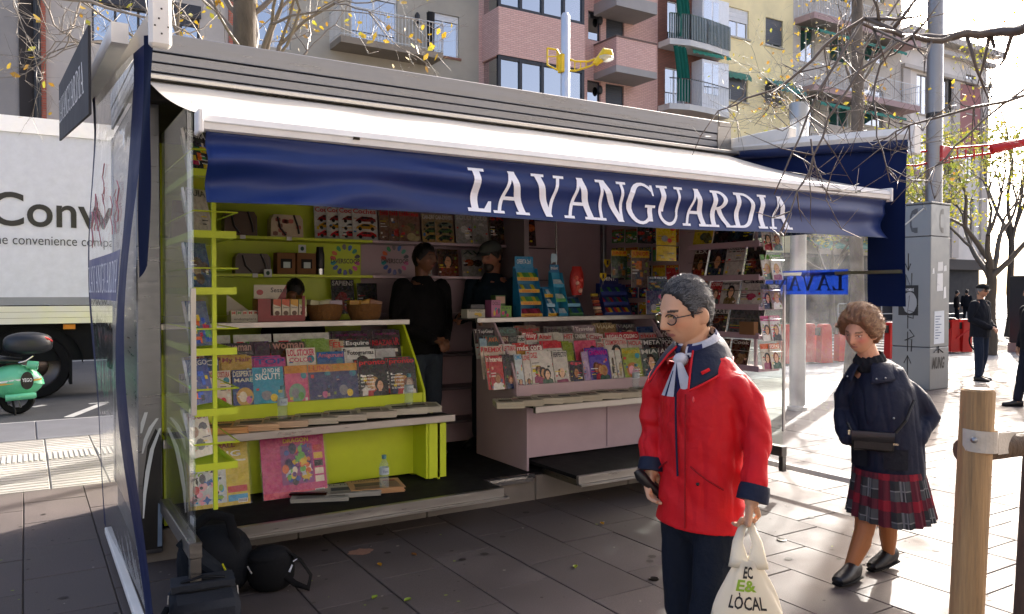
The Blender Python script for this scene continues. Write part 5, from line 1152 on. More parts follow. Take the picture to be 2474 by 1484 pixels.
    if sp.get('t2'): text(b, sp['t2'], lambda u, v: f(u, v, .0036), w * .08, h * sp.get('t2y', .68), w * .80, h * sp.get('t2h', .1), sp.get('t2c', tcol), .015)
    for i_, tt_ in enumerate(sp.get('tl', [])): text(b, tt_, lambda u, v: f(u, v, .0036), w * .05, h * (.58 - .09 * i_), w * .46, h * .055, sp.get('tlc', '#f0f0ec'), .02)
_mc = 0
def mag(P, w, h, yaw, lean, sp, label, group, name='magazine', cat='magazine', th=.006, cello=False):
    """a printed thing standing on its lower edge at P (centre of that edge), facing yaw (0 = -Y), leaning back"""
    global _mc; _mc += 1; rg = random.Random(_mc * 7 + 3)
    a, l = R(yaw), R(lean); U = Vector((math.cos(a), math.sin(a), 0)); n0 = Vector((math.sin(a), -math.cos(a), 0))
    V = (Vector((0, 0, 1)) * math.cos(l) - n0 * math.sin(l)); N = U.cross(V); o = Vector(P) - U * w / 2
    curl = rg.uniform(0, .004)
    f = lambda u, v, k=0.0: o + U * u + V * v + N * (k + curl * (v / h) ** 2)
    b = MB('#d8d4c8'); pts = [f(0, 0, -th), f(w, 0, -th), f(w, h, -th), f(0, h, -th), f(0, 0), f(w, 0), f(w, h), f(0, h)]
    b.add(pts, [[0, 3, 2, 1], [0, 1, 5, 4], [1, 2, 6, 5], [2, 3, 7, 6], [3, 0, 4, 7], [4, 5, 6, 7]])
    cover(b, f, w, h, sp, rg)
    ob = b.build(name, 'cover', origin=P, fixn=False); tag(ob, label, cat, group)
    if cello:
        b = MB('#ffffff'); b.grid(lambda u, v: f(-.012 + (w + .024) * u, -.003 + (h + .03) * v, .007 + .004 * math.sin(9 * u + 5 * v) * math.sin(7 * v + _mc)), 8, 10); b.build('clear_wrapper', 'cello', ob)
    return ob
def S_(bg, t='', tc='#c8202a', st='face', **k): return dict(bg=bg, t=t, tc=tc, st=st, **k)
STYLE = {'face': 'portrait', 'faces': 'group portrait', 'car': 'car', 'photo': 'photo', 'blocks': 'swatch', 'toy': 'toy', 'comic': 'comic', 'none': 'plain', 'album': 'album'}
def row(items, base, z, where, group, lean=14, cat='magazine', name='magazine'):
    """items: (v0, v1, height, spec[, cello]); placed left to right in a row whose lower edges stand at y=base"""
    for i, it in enumerate(items):
        v0, v1, hh, sp = it[:4]; x0, x1 = fx(v0, base), fx(v1, base); x0 = max(x0, .74)
        if x1 - x0 < .03: continue
        lab = '%s magazine with %s cover, %s from left in %s' % (cname(sp['bg']), STYLE[sp['st']], ORD[i], where)
        mag(((x0 + x1) / 2, base - .0018 * (i % 4), z + .002), (x1 - x0) - .004, hh, 0, lean, sp, lab, group, cello=len(it) > 4, name=name, cat=cat)
        if v1 - v0 > 24 and sp['st'] in ('face', 'faces', 'car', 'photo') and x0 > .8:
            mag(((x0 + x1) / 2 - .028, base + .010, z + .004), (x1 - x0) - .004, hh + .006 * (i % 3), 0, lean, sp, '%s magazine, spare copy behind the %s from left in %s' % (cname(sp['bg']), ORD[i], where), group, name=name, cat=cat)
def tray(q): return 5.385 + .085 * q, .83 + .075 * q
# ---- lime counter rows
y, z = tray(0)
row([(445, 498, .25, S_('#e4e4e0', 'LABOR', '#1a2a6a', 'photo')), (500, 560, .26, S_('#d8c8b8', 'TAS DE COSTURA', '#b03a34', 'toy', b2='#c8beb0')), (562, 622, .26, S_('#1e3c7c', 'DESPERTA', '#d8d4c0', 'toy', t2='MARE', b2='#caa04a', lines=0)),
     (612, 688, .27, S_('#2c94b4', 'JO NO HE', '#eef0ee', 'toy', t2='SIGUT!', t2h=.16, b2='#3aa4c0', lines=0, tw=.6, tx=.3)), (690, 748, .27, S_('#d85a86', '', '#c8202a', 'toy', band='#d8901e', b2='#7aa88a', lines=0), 1),
     (748, 806, .27, S_('#1c2c6a', 'LUNA', '#c85a1e', 'toy', band='#d8901e', b2='#2a3a80', lines=0), 1), (804, 868, .27, S_('#1c2c66', '9,95€', '#c8a01e', 'toy', band='#d8901e', b2='#24346e', lines=0), 1),
     (870, 940, .285, S_('#24262c', 'pronto', '#c8202a', 'faces', dress='#b01a22', tl=['Lo', 'gastan', 'en ropa', 'las mujeres', 'de la realeza'], lines=0, ty=.84)), (944, 1010, .285, S_('#24262c', 'pronto', '#c8202a', 'faces', dress='#b01a22', tl=['Lo', 'gastan', 'en ropa', 'las mujeres', 'de la realeza'], lines=0, ty=.84))],
    y, z, 'front row of the lime counter', 'magazines on the lime counter')
y, z = tray(1)
row([(460, 532, .26, S_('#3a4a6a', 'FECI', '#d8d8d0', 'comic')), (536, 612, .27, S_('#c8a030', 'My Hair', '#8a2a34', 'faces', b2='#b8902a'), 1), (616, 694, .25, S_('#b83a86', 'TOP', '#2a4a9a', 'faces', b2='#c0508e', lines=2)),
     (696, 768, .31, S_('#e4dccc', 'LOL STICKER', '#d02a5a', 'toy', t2='COLOR', b2='#b8ccc0', t2c='#d0386a', lines=0)), (770, 838, .275, S_('#2464a4', 'Amigurumi', '#d87a8a', 'toy', b2='#5a6474', lines=0)), (842, 912, .285, S_('#dcdcd6', 'Fotogramas', '#1c1c20', 'face', b2='#c0bcb0')), (914, 962, .28, S_('#b8b8b8', '', '#1c1c20', 'photo', cols=['#a0a0a0', '#c8c8c4', '#888888']), 1)],
    y, z, 'second row of the lime counter', 'magazines on the lime counter')
y, z = tray(2)
row([(470, 545, .27, S_('#4a3a34', 'woman', '#b8948a', 'face')), (548, 614, .27, S_('#3a3436', 'woman', '#b8948a', 'face')), (618, 656, .27, S_('#4a3a48', '', '#888888', 'photo', cols=['#54424e', '#3e323c'])), (658, 742, .275, S_('#33291f', 'woman', '#b88a7c', 'face')), (744, 802, .285, S_('#7aa01e', '', '#7aa01e', 'photo', cols=['#84aa2a', '#6e961a', '#94b83a']), 1), (808, 836, .27, S_('#b8a888', 'EL', '#c83a2a', 'photo')),
     (838, 900, .275, S_('#3a3c3a', 'Esquire', '#e4e4e0', 'face', b2='#4c4c44')), (902, 958, .275, S_('#2a2224', 'RBAZAR', '#a81e2a', 'photo', cols=['#5a1a1e', '#2a2a2e', '#3a2a2c']))],
    y, z, 'third row of the lime counter', 'magazines on the lime counter')
y, z = tray(3)
row([(470, 560, .255, S_('#b8b8b0', '', '#444444', 'blocks')), (566, 660, .255, S_('#c4c4bc', '', '#444444', 'blocks')), (664, 800, .255, S_('#c8c8c0', '', '#444444', 'blocks')), (808, 904, .26, S_('#2c2426', 'BAZAAR', '#c01e3a', 'photo', th=.22, ty=.55, t2='LA NUEVA TEMPORADA', t2y=.86, t2h=.06, t2c='#8a2a6a', cols=['#3a2a24', '#4a1a1e'])), (906, 972, .26, S_('#2c2426', 'BAZAAR', '#c01e3a', 'photo', th=.22, ty=.55, t2='TEMPORADA', t2y=.86, t2h=.06, t2c='#8a2a6a', cols=['#6a1a1e', '#4a1a1e']))],
    y, z, 'back row of the lime counter', 'magazines on the lime counter')
# ---- mauve counter rows
y, z = tray(0)
row([(1189, 1222, .27, S_('#a82a2e', 'Interviu', '#e8e0d0', 'face')), (1223, 1249, .27, S_('#1e2026', '', '#c8202a', 'face')), (1250, 1269, .275, S_('#b8c4c8', 'QMD', '#2a94c4', 'face')), (1270, 1288, .27, S_('#c8c0b8', 'LOVE', '#c0202c', 'face')), (1289, 1342, .29, S_('#c8c4bc', 'DEZ', '#c0202c', 'faces', tw=.3)), (1343, 1379, .285, S_('#c0bcb4', 'PERFECTO', '#3a3a40', 'face', lines=1)), (1380, 1412, .19, S_('#2c2a3a', 'tp', '#c83a4a', 'face')),
     (1413, 1429, .27, S_('#a890b4', '', '#6a4a7a', 'photo', cols=['#9a84a8', '#b8a4c0'])), (1430, 1479, .285, S_('#4a3a9a', 'CINEMANIA', '#c01e8a', 'faces', dress='#a02434', b2='#5a4aa4')), (1480, 1494, .27, S_('#d0ccc4', '', '#c8202a', 'photo')), (1495, 1509, .27, S_('#c8c4b8', '', '#c8202a', 'photo')), (1511, 1556, .285, S_('#8a9a34', 'Recetas', '#c8a81e', 'toy', b2='#b86a2a')), (1558, 1600, .27, S_('#3a4a44', 'MIA', '#c8c8c0', 'face')), (1602, 1650, .27, S_('#4a3434', 'ALTA', '#d8d8d0', 'face'))],
    y, z, 'front row of the mauve counter', 'magazines on the mauve counter')
y, z = tray(1)
row([(1176, 1222, .265, S_('#c8b8a8', 'REMIX', '#c0303a', 'face')), (1223, 1254, .27, S_('#c8c4bc', 'LECTURAS', '#c0202c', 'face')), (1255, 1286, .27, S_('#c8902a', 'más', '#e4e0d4', 'face', band='#b82a24')), (1287, 1319, .265, S_('#8a2430', 'cora', '#e4dcd4', 'face')), (1320, 1366, .285, S_('#c8c4c0', 'LOVE', '#c0202c', 'face', band='#b01e2c', tc2=1)), (1367, 1393, .27, S_('#7a8a24', '', '#c8c81e', 'photo', cols=['#94a42a', '#4a5a2a'])),
     (1396, 1450, .285, S_('#c4506a', '', '#1a1a1a', 'toy', b2='#c45a72', dot='#222024', lines=0)), (1451, 1468, .265, S_('#c8c0b4', 'COCINA', '#b83030', 'photo')), (1470, 1524, .285, S_('#c4bcb0', 'COSMOPOLITAN', '#c0303a', 'face', dress='#5a8a5a')), (1526, 1560, .27, S_('#b4aca4', 'HOLA', '#c0303a', 'face')), (1562, 1606, .27, S_('#2a2a2e', 'META', '#d4d4d0', 'face')), (1608, 1650, .27, S_('#2e2a2a', 'PONTE', '#d4d4d0', 'face'))],
    y, z, 'second row of the mauve counter', 'magazines on the mauve counter')
y, z = tray(2)
row([(1166, 1184, .25, S_('#8aa4b4', '', '#345a8a', 'photo', cols=['#b8c4cc', '#5a7a94'])), (1185, 1212, .265, S_('#3a5a54', 'AVA', '#c86a34', 'face')), (1213, 1236, .265, S_('#5a2a2e', 'VIN', '#b8a48a', 'photo')), (1237, 1256, .26, S_('#3a3c40', 'GENTE', '#8a8a84', 'face')), (1257, 1277, .265, S_('#c8c4bc', 'Foto', '#1c1c20', 'face')), (1279, 1306, .28, S_('#c4c0b8', 'muy', '#e4e0d8', 'photo', band='#b8242c', cols=['#4a6a8a', '#8a9aa4'])), (1308, 1343, .275, S_('#c0bcb0', 'Altair', '#c02a2e', 'photo', cols=['#c8a42a', '#4a7a8a'])), (1344, 1369, .275, S_('#b8b4a8', '', '#333333', 'face')), (1370, 1394, .27, S_('#b8b0a8', 'HIST', '#b02a2e', 'photo')), (1396, 1426, .27, S_('#7a746c', 'CINEMA', '#d0ccc4', 'face')),
     (1430, 1466, .255, S_('#c8bcb4', 'Clara', '#a83a4a', 'face')), (1470, 1552, .265, S_('#b03038', 'REGALO COSMO', '#e0d4cc', 'none', lines=0, ty=.78, th=.14)), (1554, 1596, .25, S_('#a89490', 'sion', '#b83a3a', 'photo')), (1600, 1645, .26, S_('#6a5a5a', 'VOX', '#c8c0b8', 'face'))],
    y, z, 'third row of the mauve counter', 'magazines on the mauve counter')
y, z = tray(3)
row([(1160, 1202, .25, S_('#3a3234', 'TopGear', '#d0ccc8', 'car')), (1204, 1256, .25, S_('#5a6460', 'AD', '#6a8a80', 'photo', cols=['#4a5450', '#74807a'])), (1258, 1312, .255, S_('#74604e', 'Gadget', '#a8242e', 'photo')), (1330, 1392, .25, S_('#6e6a66', 'Nuevo Estilo', '#3a3836', 'photo')), (1395, 1446, .25, S_('#8a7a80', 'Traveler', '#d8d0cc', 'photo')), (1448, 1497, .26, S_('#7a6234', 'VIAJAR', '#c4b48a', 'photo')), (1499, 1543, .26, S_('#26282c', 'VIAJAR', '#8a8880', 'photo')), (1545, 1600, .23, S_('#24406a', '', '#b02a2e', 'none', lines=2)), (1604, 1650, .24, S_('#3a3a40', 'OCIO', '#8a8a8a', 'photo'))],
    y, z, 'back row of the mauve counter', 'magazines on the mauve counter')
# ---- back wall shelves
def wallrow(items, zz, where, yb=6.47, group='magazines on the back shelves'):
    for i, (v0, v1, hh, sp) in enumerate(items):
        x0, x1 = fx(v0, yb), fx(v1, yb); yy = yb - .012 * i
        mag(((x0 + x1) / 2, yy, zz + .002), x1 - x0, hh, 0, 8, sp, '%s magazine with %s cover, %s from left on %s' % (cname(sp['bg']), STYLE[sp['st']], ORD[i], where), group)
car = S_('#c4c4be', 'Coches', '#b8202a', 'car', lines=0); bike = S_('#7a5a4a', 'bikes', '#b8202a', 'photo', cols=['#a8342e', '#5a5a3a', '#8a6a4a', '#b8a878'])
cd = S_('#8a7454', 'CAR-DRIVER', '#c8c4bc', 'car', c1='#5a6a5a', c2='#3a5a2a', c3='#24401e', b2='#a8864a', lines=0); gy = S_('#8a8884', 'SOLO', '#b8b4ae', 'photo', cols=['#9a9894', '#74726e', '#b8b6b2'])
wallrow([(762, 818, .285, car), (790, 846, .285, car), (818, 874, .285, car), (850, 910, .285, car), (914, 962, .28, bike), (936, 984, .28, bike), (958, 1008, .28, bike), (1012, 1056, .26, cd), (1042, 1086, .26, cd), (1090, 1130, .27, gy), (1130, 1166, .27, gy), (1168, 1212, .28, S_('#3a2e28', 'SKI', '#a8342e', 'photo', cols=['#6a4a2a', '#1e1a18', '#94703a'])), (1222, 1276, .28, S_('#34160e', 'HISTORIA', '#7a1e1e', 'photo', cols=['#b85a1e', '#8a3a14', '#c8702a']))], SZ[0], 'the top back shelf')
wallrow([(1026, 1044, .2, S_('#b8b4b0', '', '#333333', 'photo')), (1058, 1108, .25, S_('#4a3420', 'rabas', '#241a14', 'face', b2='#5a2e1c', dress='#7a3a1e')), (1116, 1166, .25, S_('#8a8a84', 'AV', '#3a4a44', 'photo', cols=['#3a2a1e', '#8a4a24', '#2a2220'])), (1172, 1210, .22, S_('#3a3634', 'ARTE', '#8a8478', 'photo'))], SZ[1], 'the middle back shelf')
wallrow([(803, 858, .29, S_('#1e1e20', 'SAPIENS', '#b8b4ac', 'photo', cols=['#8a1e1a', '#7a1a16', '#94241e'])), (864, 912, .26, S_('#2c2c2a', 'CICCA', '#14140f', 'photo', cols=['#30302e', '#262624']))], SZ[2], 'the low back shelf')
# bags and boxes on the lime back shelves
def bx(v0, v1, Y): return fx(v0, Y), fx(v1, Y)
def handbag(v0, v1, zz, hh, col, label, floral=False):
    x0, x1 = bx(v0, v1, 6.38); cx = (x0 + x1) / 2; w = x1 - x0
    t = thing('handbag', label, 'handbag', (cx, 6.40, zz))
    b = MB(col); b.prism([(-w / 2, 0), (w / 2, 0), (w / 2 * .97, hh * .8), (w / 2 * .8, hh), (-w / 2 * .8, hh), (-w / 2 * .97, hh * .8)], -.06, .06, axis='y'); bd = b.build('body', 'leather', t, local=True)
    if floral:
        rg = random.Random(3); b = MB('#8a3a34')
        for q in range(9): n = 8; cx_, cz_ = rg.uniform(-.42, .42) * w, rg.uniform(.15, .8) * hh; b.poly([(cx_ + .02 * math.cos(2 * math.pi * i / n) * (1 + .3 * (i % 2)), -.0615, cz_ + .018 * math.sin(2 * math.pi * i / n)) for i in range(n)], rg.choice(['#8a3a34', '#7a4a3a', '#a8584a']))
        b.build('flower_print', 'print', bd, local=True)
    b = MB('#1a1614'); b.tube([(-w * .3, -.065, hh * .9), (-w * .22, -.07, hh * .4), (-w * .05, -.07, hh * .1)], .008, 6); b.tube([(w * .2, -.065, hh), (w * .32, -.07, hh * .5), (w * .36, -.07, .03)], .008, 6); b.build('strap', 'leather', t, local=True)
    b = MB('#d8d8d4'); b.box((-.02, -.118, -.028), (.02, -.114, .002)); b.build('price_tag', 'paper', t, local=True)
handbag(540, 620, SZ[0], .19, '#4a3218', 'brown satchel with black straps on the top lime shelf'); handbag(652, 730, SZ[0], .18, '#b8a488', 'cream floral handbag with black straps on the top lime shelf', True)
handbag(566, 652, SZ[1], .16, '#4a3a30', 'flat grey brown waist bag on the middle lime shelf')
for v0, v1, w_ in ((670, 714, 'left'), (718, 764, 'right')):
    x0, x1 = bx(v0, v1, 6.36); b = MB('#7a5230'); b.box((x0, 6.36, SZ[1] + .001), (x1, 6.48, SZ[1] + .175), bev=.003); o = b.build('mug_box', 'paper', origin=((x0 + x1) / 2, 6.42, SZ[1]))
    tag(o, 'brown cardboard mug box with cut window, %s one of the pair' % w_, 'box', 'mug boxes on the lime shelf')
    b = MB('#1a1a18'); c_ = (x0 + x1) / 2; b.box((c_ - .045, 6.355, SZ[1] + .05), (c_ + .045, 6.3595, SZ[1] + .125)); b.build('window_hole', 'matte', o); b = MB('#b8c4c0'); b.box((c_ - .025, 6.352, SZ[1] + .052), (c_ + .03, 6.3548, SZ[1] + .10)); b.build('mug', 'plastic', o)
x0, x1 = bx(768, 786, 6.36); t = thing('thermos_flask', 'black thermos flask with steel base on the middle lime shelf', 'flask', ((x0 + x1) / 2, 6.40, SZ[1]))
b = MB('#121214'); b.lathe([(.033, .05), (.036, .06), (.036, .17), (.03, .2), (.028, .23), (.0, .232)], 16); b.build('body', 'plastic', t, local=True, smooth=True); b = MB('#b8b8b8'); b.lathe([(.034, 0), (.034, .05)], 16); b.build('base', 'steel_shiny', t, local=True, smooth=True)
for vx, vy in ((730, 601), (647, 660)):
    p = atY(vx, vy, 6.29); b = MB('#c8ccc8'); b.box((p.x - .03, 6.286, p.z - .032), (p.x + .03, 6.29, p.z + .03)); n = 10; b.poly([(p.x + .015 * math.cos(2 * math.pi * i / n), 6.2855, p.z + .018 * math.sin(2 * math.pi * i / n)) for i in range(n)], '#2a4a3a')
    tag(b.build('shelf_tag', 'paper', origin=p), 'small square white shelf tag with dark emblem, ' + ('upper' if vy < 640 else 'lower') + ' one', 'tag', 'shelf tags')
# ---- things on the lime worktop (z 1.386)
WZ = 1.386
t = thing('snack_display', 'red and white display box of sesame snack packets on the lime worktop', 'display box', (fx(678, 5.75), 5.80, WZ))
w = fx(734, 5.72) - fx(620, 5.72); b = MB('#8a1c1c'); b.box((-w / 2, -.08, .002), (w / 2, .08, .05)); b.box((-w / 2, -.08, .05), (-w / 2 + .09, .08, .17)); b.box((w / 2 - .02, -.08, .05), (w / 2, .08, .19)); b.build('tray', 'print', t, local=True)
b = MB('#d0c4b0'); b.box((-w / 2 + .01, .07, .05), (w * .22, .08, .27)); b.poly([(w * .02, .0690, .16), (w * .22, .0690, .27), (w * .22, .0690, .13)], '#8a1c1c'); text(b, 'Sesam', lambda u, v: Vector((u, .0685, v)), -.04, .215, .12, .035, '#1a1a1a', .01); n = 14; b.poly([(-w * .35 + .025 * math.cos(2 * math.pi * i / n), .0685, .215 + .02 * math.sin(2 * math.pi * i / n)) for i in range(n)], '#a82020'); b.build('header_card', 'print', t, local=True)
for q in range(4):
    x = -w / 2 + .11 + q * .062; b = MB('#d8ccb4'); b.box((x, -.07, .04), (x + .055, -.01, .165)); n = 10; b.poly([(x + .028 + .018 * math.cos(2 * math.pi * i / n), -.0712, .065 + .018 * math.sin(2 * math.pi * i / n)) for i in range(n)], '#5a3a1e'); b.poly([(x, -.0712, .13), (x + .055, -.0712, .11), (x + .055, -.0712, .165), (x, -.0712, .165)], ['#c8542a', '#c8542a', '#d8a02a', '#a8b45a'][q]); text(b, 'Sesam', lambda u, v: Vector((u, -.0716, v)), x + .006, .1, .043, .014, '#1a1a1a', .01); b.build('packet', 'print', t, local=True)
t = thing('yarn_box', 'open white card box of small packets beside the lime rack', 'display box', (fx(592, 5.75), 5.80, WZ)); w = .2
b = MB('#c8c0b0'); b.box((-w / 2, -.07, .0), (w / 2, .07, .055)); b.poly([(-w / 2, .0695, .05), (w / 2, .0695, .05), (-w / 2, .0695, .2)]); text(b, 'endomplans', lambda u, v: Vector((u, -.0712, v)), -.08, .015, .15, .022, '#4a4640', 0); b.build('card_tray', 'paper', t, local=True)
for q in range(5): b = MB('#d8d0bc'); x = -w / 2 + .005 + q * .038; b.box((x, -.05, .02), (x + .034, .02, .085)); text(b, 'M', lambda u, v: Vector((u, -.0515, v)), x + .006, .06, .022, .02, ['#c8441e', '#4a8a2a', '#c8441e', '#c8441e', '#c8441e'][q], .03); b.build('packet', 'print', t, local=True)
def basket(vc, w, label, cols):
    t = thing('wicker_basket', label, 'basket', (fx(vc, 5.80), 5.86, WZ), group='wicker baskets on the lime worktop')
    b = MB('#7a5226'); h = .125; n = 28; prof = [(.38, 0), (.44, .03), (.49, .07), (.5, h)]
    vs = []
    for r_, z_ in prof + [(.465, h), (.42, .05)]:
        for i in range(n): a = 2 * math.pi * i / n; k = 1 + .02 * math.sin(i * 7 + z_ * 90); vs.append((w * r_ * math.cos(a) * k, .18 * r_ * 1.5 * math.sin(a) * k, z_ + .005 * math.sin(3 * a)))
    m_ = len(prof) + 2; b.add(vs, [[k * n + i, k * n + (i + 1) % n, (k + 1) * n + (i + 1) % n, (k + 1) * n + i] for k in range(m_ - 1) for i in range(n)] + [[(m_ - 1) * n + i for i in range(n)], list(range(n))]); b.build('basket_body', 'wicker', t, local=True)
    rg = random.Random(int(vc))
    for q, c_ in enumerate(cols): b = MB(c_); x = (-.3 + .6 * q / max(1, len(cols) - 1)) * w; z0 = h - .02; b.xf = Matrix.Translation((x, 0, z0)) @ Matrix.Rotation(rg.uniform(-.4, .4), 4, 'Y') @ Matrix.Rotation(rg.uniform(-.3, .3), 4, 'Z'); b.box((-.05, -.03, 0), (.05, .03, .05), bev=.004); b.build('packet', 'print', t, local=True)
basket(790, .27, 'wicker basket holding white packets, nearer the snack box', ['#c8c4a0', '#c0bc98', '#b8a8b8']); basket(887, .27, 'wicker basket holding gold wrapped sweets, by the doorway', ['#b8861e', '#c8962a', '#8a5a3a'])
# ---- sweets on the mauve worktop
def stand(vc, w, h, label, cb, tiers, hdr=None, cat='sweet display', dep=.14, txt=None):
    """cardboard counter display: back board with header, stepped tiers of small packs"""
    cx = fx(vc, 5.72); t = thing('sweet_display', label, cat, (cx, 5.82, WZ), group='sweet displays on the mauve worktop')
    b = MB(cb); b.box((-w / 2, dep / 2 - .01, .001), (w / 2, dep / 2, h * .88)); b.prism([(-dep / 2, 0), (dep / 2 - .011, 0), (dep / 2 - .011, h * .85), (dep / 2 - .05, h * .85), (-dep / 2, h * .2)], -w / 2 - .004, -w / 2, axis='x'); b.prism([(-dep / 2, 0), (dep / 2 - .011, 0), (dep / 2 - .011, h * .85), (dep / 2 - .05, h * .85), (-dep / 2, h * .2)], w / 2, w / 2 + .004, axis='x'); b.build('card_body', 'print', t, local=True)
    n = len(tiers)
    for i, (lip, packs, word) in enumerate(tiers):
        z0 = h * .84 * i / n; y0 = -dep / 2 + (dep - .05) * i / n
        b = MB(lip); b.box((-w / 2, y0, z0 + .002), (w / 2, y0 + .006, z0 + .032)); b.box((-w / 2, y0 + .006, z0 + .002), (w / 2, y0 + .05, z0 + .008))
        if word: text(b, word, lambda u, v: Vector((u, y0 - .0015, v)), -w * .35, z0 + .008, w * .7, .016, '#b8341e', .01)
        b.build('tier_lip', 'print', t, local=True)
        m_ = max(2, int(w / .032))
        for q in range(m_): b = MB(packs[q % len(packs)]); x = -w / 2 + .003 + q * (w - .006) / m_; zz = z0 + .034; b.add([(x, y0 + .008, zz), (x + (w - .012) / m_, y0 + .008, zz), (x + (w - .012) / m_, y0 + .05, zz + .04), (x, y0 + .05, zz + .04), (x, y0 + .008, zz - .024), (x + (w - .012) / m_, y0 + .008, zz - .024), (x + (w - .012) / m_, y0 + .05, zz - .024), (x, y0 + .05, zz - .024)], [[0, 1, 2, 3], [4, 7, 6, 5], [0, 4, 5, 1], [1, 5, 6, 2], [2, 6, 7, 3], [3, 7, 4, 0]]); b.build('pack', 'print', t, local=True)
    if hdr:
        hc, hw, hh, word = hdr; b = MB(hc); b.box((-hw / 2, dep / 2 - .012, h * .86), (hw / 2, dep / 2 - .006, h * .86 + hh), bev=.002); text(b, word, lambda u, v: Vector((u, dep / 2 - .0135, v)), -hw * .4, h * .86 + hh * .35, hw * .75, hh * .4, WHITE if sum(C(hc)) < 1.2 else '#b8341e', .015); b.build('header_card', 'print', t, local=True)
    return t
YL = '#d8a41e'
stand(1290, .22, .50, 'tall blue gum display with yellow price lips at the left of the mauve worktop', '#1f7fae', [(YL, ['#8a2a4a', '#a83a5a', '#7a2a34'], 'AHORA 2x1€'), (YL, ['#5aa45a', '#c8c43a', '#4a945a'], 'AHORA 2x1€'), (YL, ['#4a8ab4', '#c8c43a', '#3a7aa4'], 'AHORA 2x1€'), (YL, ['#6ab45a', '#d8d43a', '#5aa44a'], 'AHORA 2x1€')], ('#2a8ab8', .19, .10, 'OFERTA 2x1'))
stand(1342, .11, .30, 'low blue mint display with yellow 2x1,50 price card', '#2f86b8', [('#d8b41e', ['#b8c4cc', '#2a6a9a'], '2x1.50€'), ('#9ac4d8', ['#3a8ab4', '#c8d4dc'], None), ('#d8b41e', ['#3a8ab4', '#c8d4dc'], '1.50€')], cat='sweet display')
t3 = stand(1364, .115, .46, 'tall white and blue gum tower topped with a tooth sign', '#2a94b8', [('#2a8ab0', ['#c8d8e0', '#a8c8d8'], None), ('#5aa45a', ['#b8d4c0', '#d0dcd4'], None), ('#3a9ac0', ['#c8d8e0', '#d8e4ea'], None)], ('#3a7aa8', .10, .07, 'trident'))
b = MB('#b8d4e4'); b.prism([(-.035, .52), (-.028, .47), (-.012, .49), (0, .485), (.012, .49), (.028, .47), (.035, .52), (.03, .56), (.012, .565), (0, .558), (-.012, .565), (-.03, .56)], .062, .068, axis='y'); b.build('tooth_sign', 'print', t3, local=True)
def pouch(vc, w, h, zz, col, label, yy=5.79, spots=None, cat='sweet bag'):
    cx = fx(vc, 5.74); t = thing('sweet_bag', label, cat, (cx, yy, zz), group='sweet bags on the mauve worktop')
    b = MB(col); b.sphere((0, 0, h / 2), (w / 2, .045, h / 2), 18, 12, fn=lambda p, d: Vector((p.x * (1.0 if abs(d.z) < .8 else 1.3), p.y, h / 2 + (h / 2) * max(-1, min(1, d.z * 1.15))))); b.build('bag', 'plastic', t, local=True, smooth=True)
    rg = random.Random(int(vc)); b = MB(col)
    for q in range(8): b.sphere((rg.uniform(-.3, .3) * w, -.035, rg.uniform(.15, .85) * h), (.022, .02, .022), 8, 6, rg.choice(spots or ['#c8342a', '#d85a3a', '#e0a08a']))
    b.build('contents', 'plastic', t, local=True, smooth=True)
pouch(1403, .15, .26, WZ + .19, '#b02a24', 'shiny red bag of sweets stacked above the blue and green bags', 5.80, ['#c8342a', '#d8604a', '#c84a3a', '#e0b4a0'])
stand(1398, .15, .20, 'small card tray of green and blue sweet bags under the red bag', '#2a4a6a', [('#2f6a3a', ['#3a7a3a', '#2a5a7a', '#2a4a7a'], None), ('#7ab4d4', ['#3a6a3a', '#2a4a74'], None)])
for q in range(7):
    cx = fx(1447, 5.74); b = MB(['#8a3a2a', '#b88a6a', '#c8b49a', '#7a2a2a', '#a85a3a', '#5a2a24', '#b8a03a'][q]); b.xf = Matrix.Translation((cx, 5.74 + .012 * q, WZ + .012 + q * .03)) @ Matrix.Rotation(.1 * math.sin(q * 2), 4, 'Z'); b.tube([(-.035, 0, 0), (.035, 0, 0)], .014, 8)
    tag(b.build('sweet_roll', 'plastic', origin=(cx, 5.74, WZ + q * .03)), 'small wrapped sweet roll, %s from the bottom of the stack by the mint stand' % ORD[q], 'sweet roll', 'stacked sweet rolls')
stand(1498, .30, .34, 'dark blue mint stand with white lettered header on the mauve worktop', '#1c2a6a', [('#24347a', ['#24347a', '#a8242a', '#c8a41e'], None), ('#24347a', ['#a8242a', '#24347a', '#2a6a5a'], None), ('#2a3a84', ['#3a8a3a', '#24347a', '#24347a'], None)], ('#1a2660', .22, .09, 'SMINT.'))
for vx, vy in ((1467, 635), (1457, 668)):
    p = atY(vx, vy, 5.74); b = MB('#c8ac1e'); b.prism([(-.035, .03), (.035, .03), (.038, .0), (0, -.045), (-.038, 0)], -.003, .003, axis='y'); text(b, '1', lambda u, v: Vector((u, -.0045, v)), -.01, -.02, .02, .04, '#1a1a3a', .03); o = b.build('price_badge', 'print', local=True); o.location = p
    tag(o, 'yellow shield shaped price badge, ' + ('upper' if vy < 650 else 'lower') + ' one above the mint stand', 'price badge', 'price badges'); b = MB('#8a8a8a'); b.tube([(0, .004, -.04), (0, .06, -.2)], .002, 5); b.build('stem', 'steel', o, local=True)
cards = [(1152, .17, .075, '#b8b4a4', 'white printed card tray at the left end of the mauve worktop', 'FOOTBALL'), (1200, .09, .15, '#b86a94', 'pink toy box with doll print on the mauve worktop', 'DOLL'), (1224, .11, .10, '#6a9a2a', 'green open sticker box on the mauve worktop', 'PLAY')]
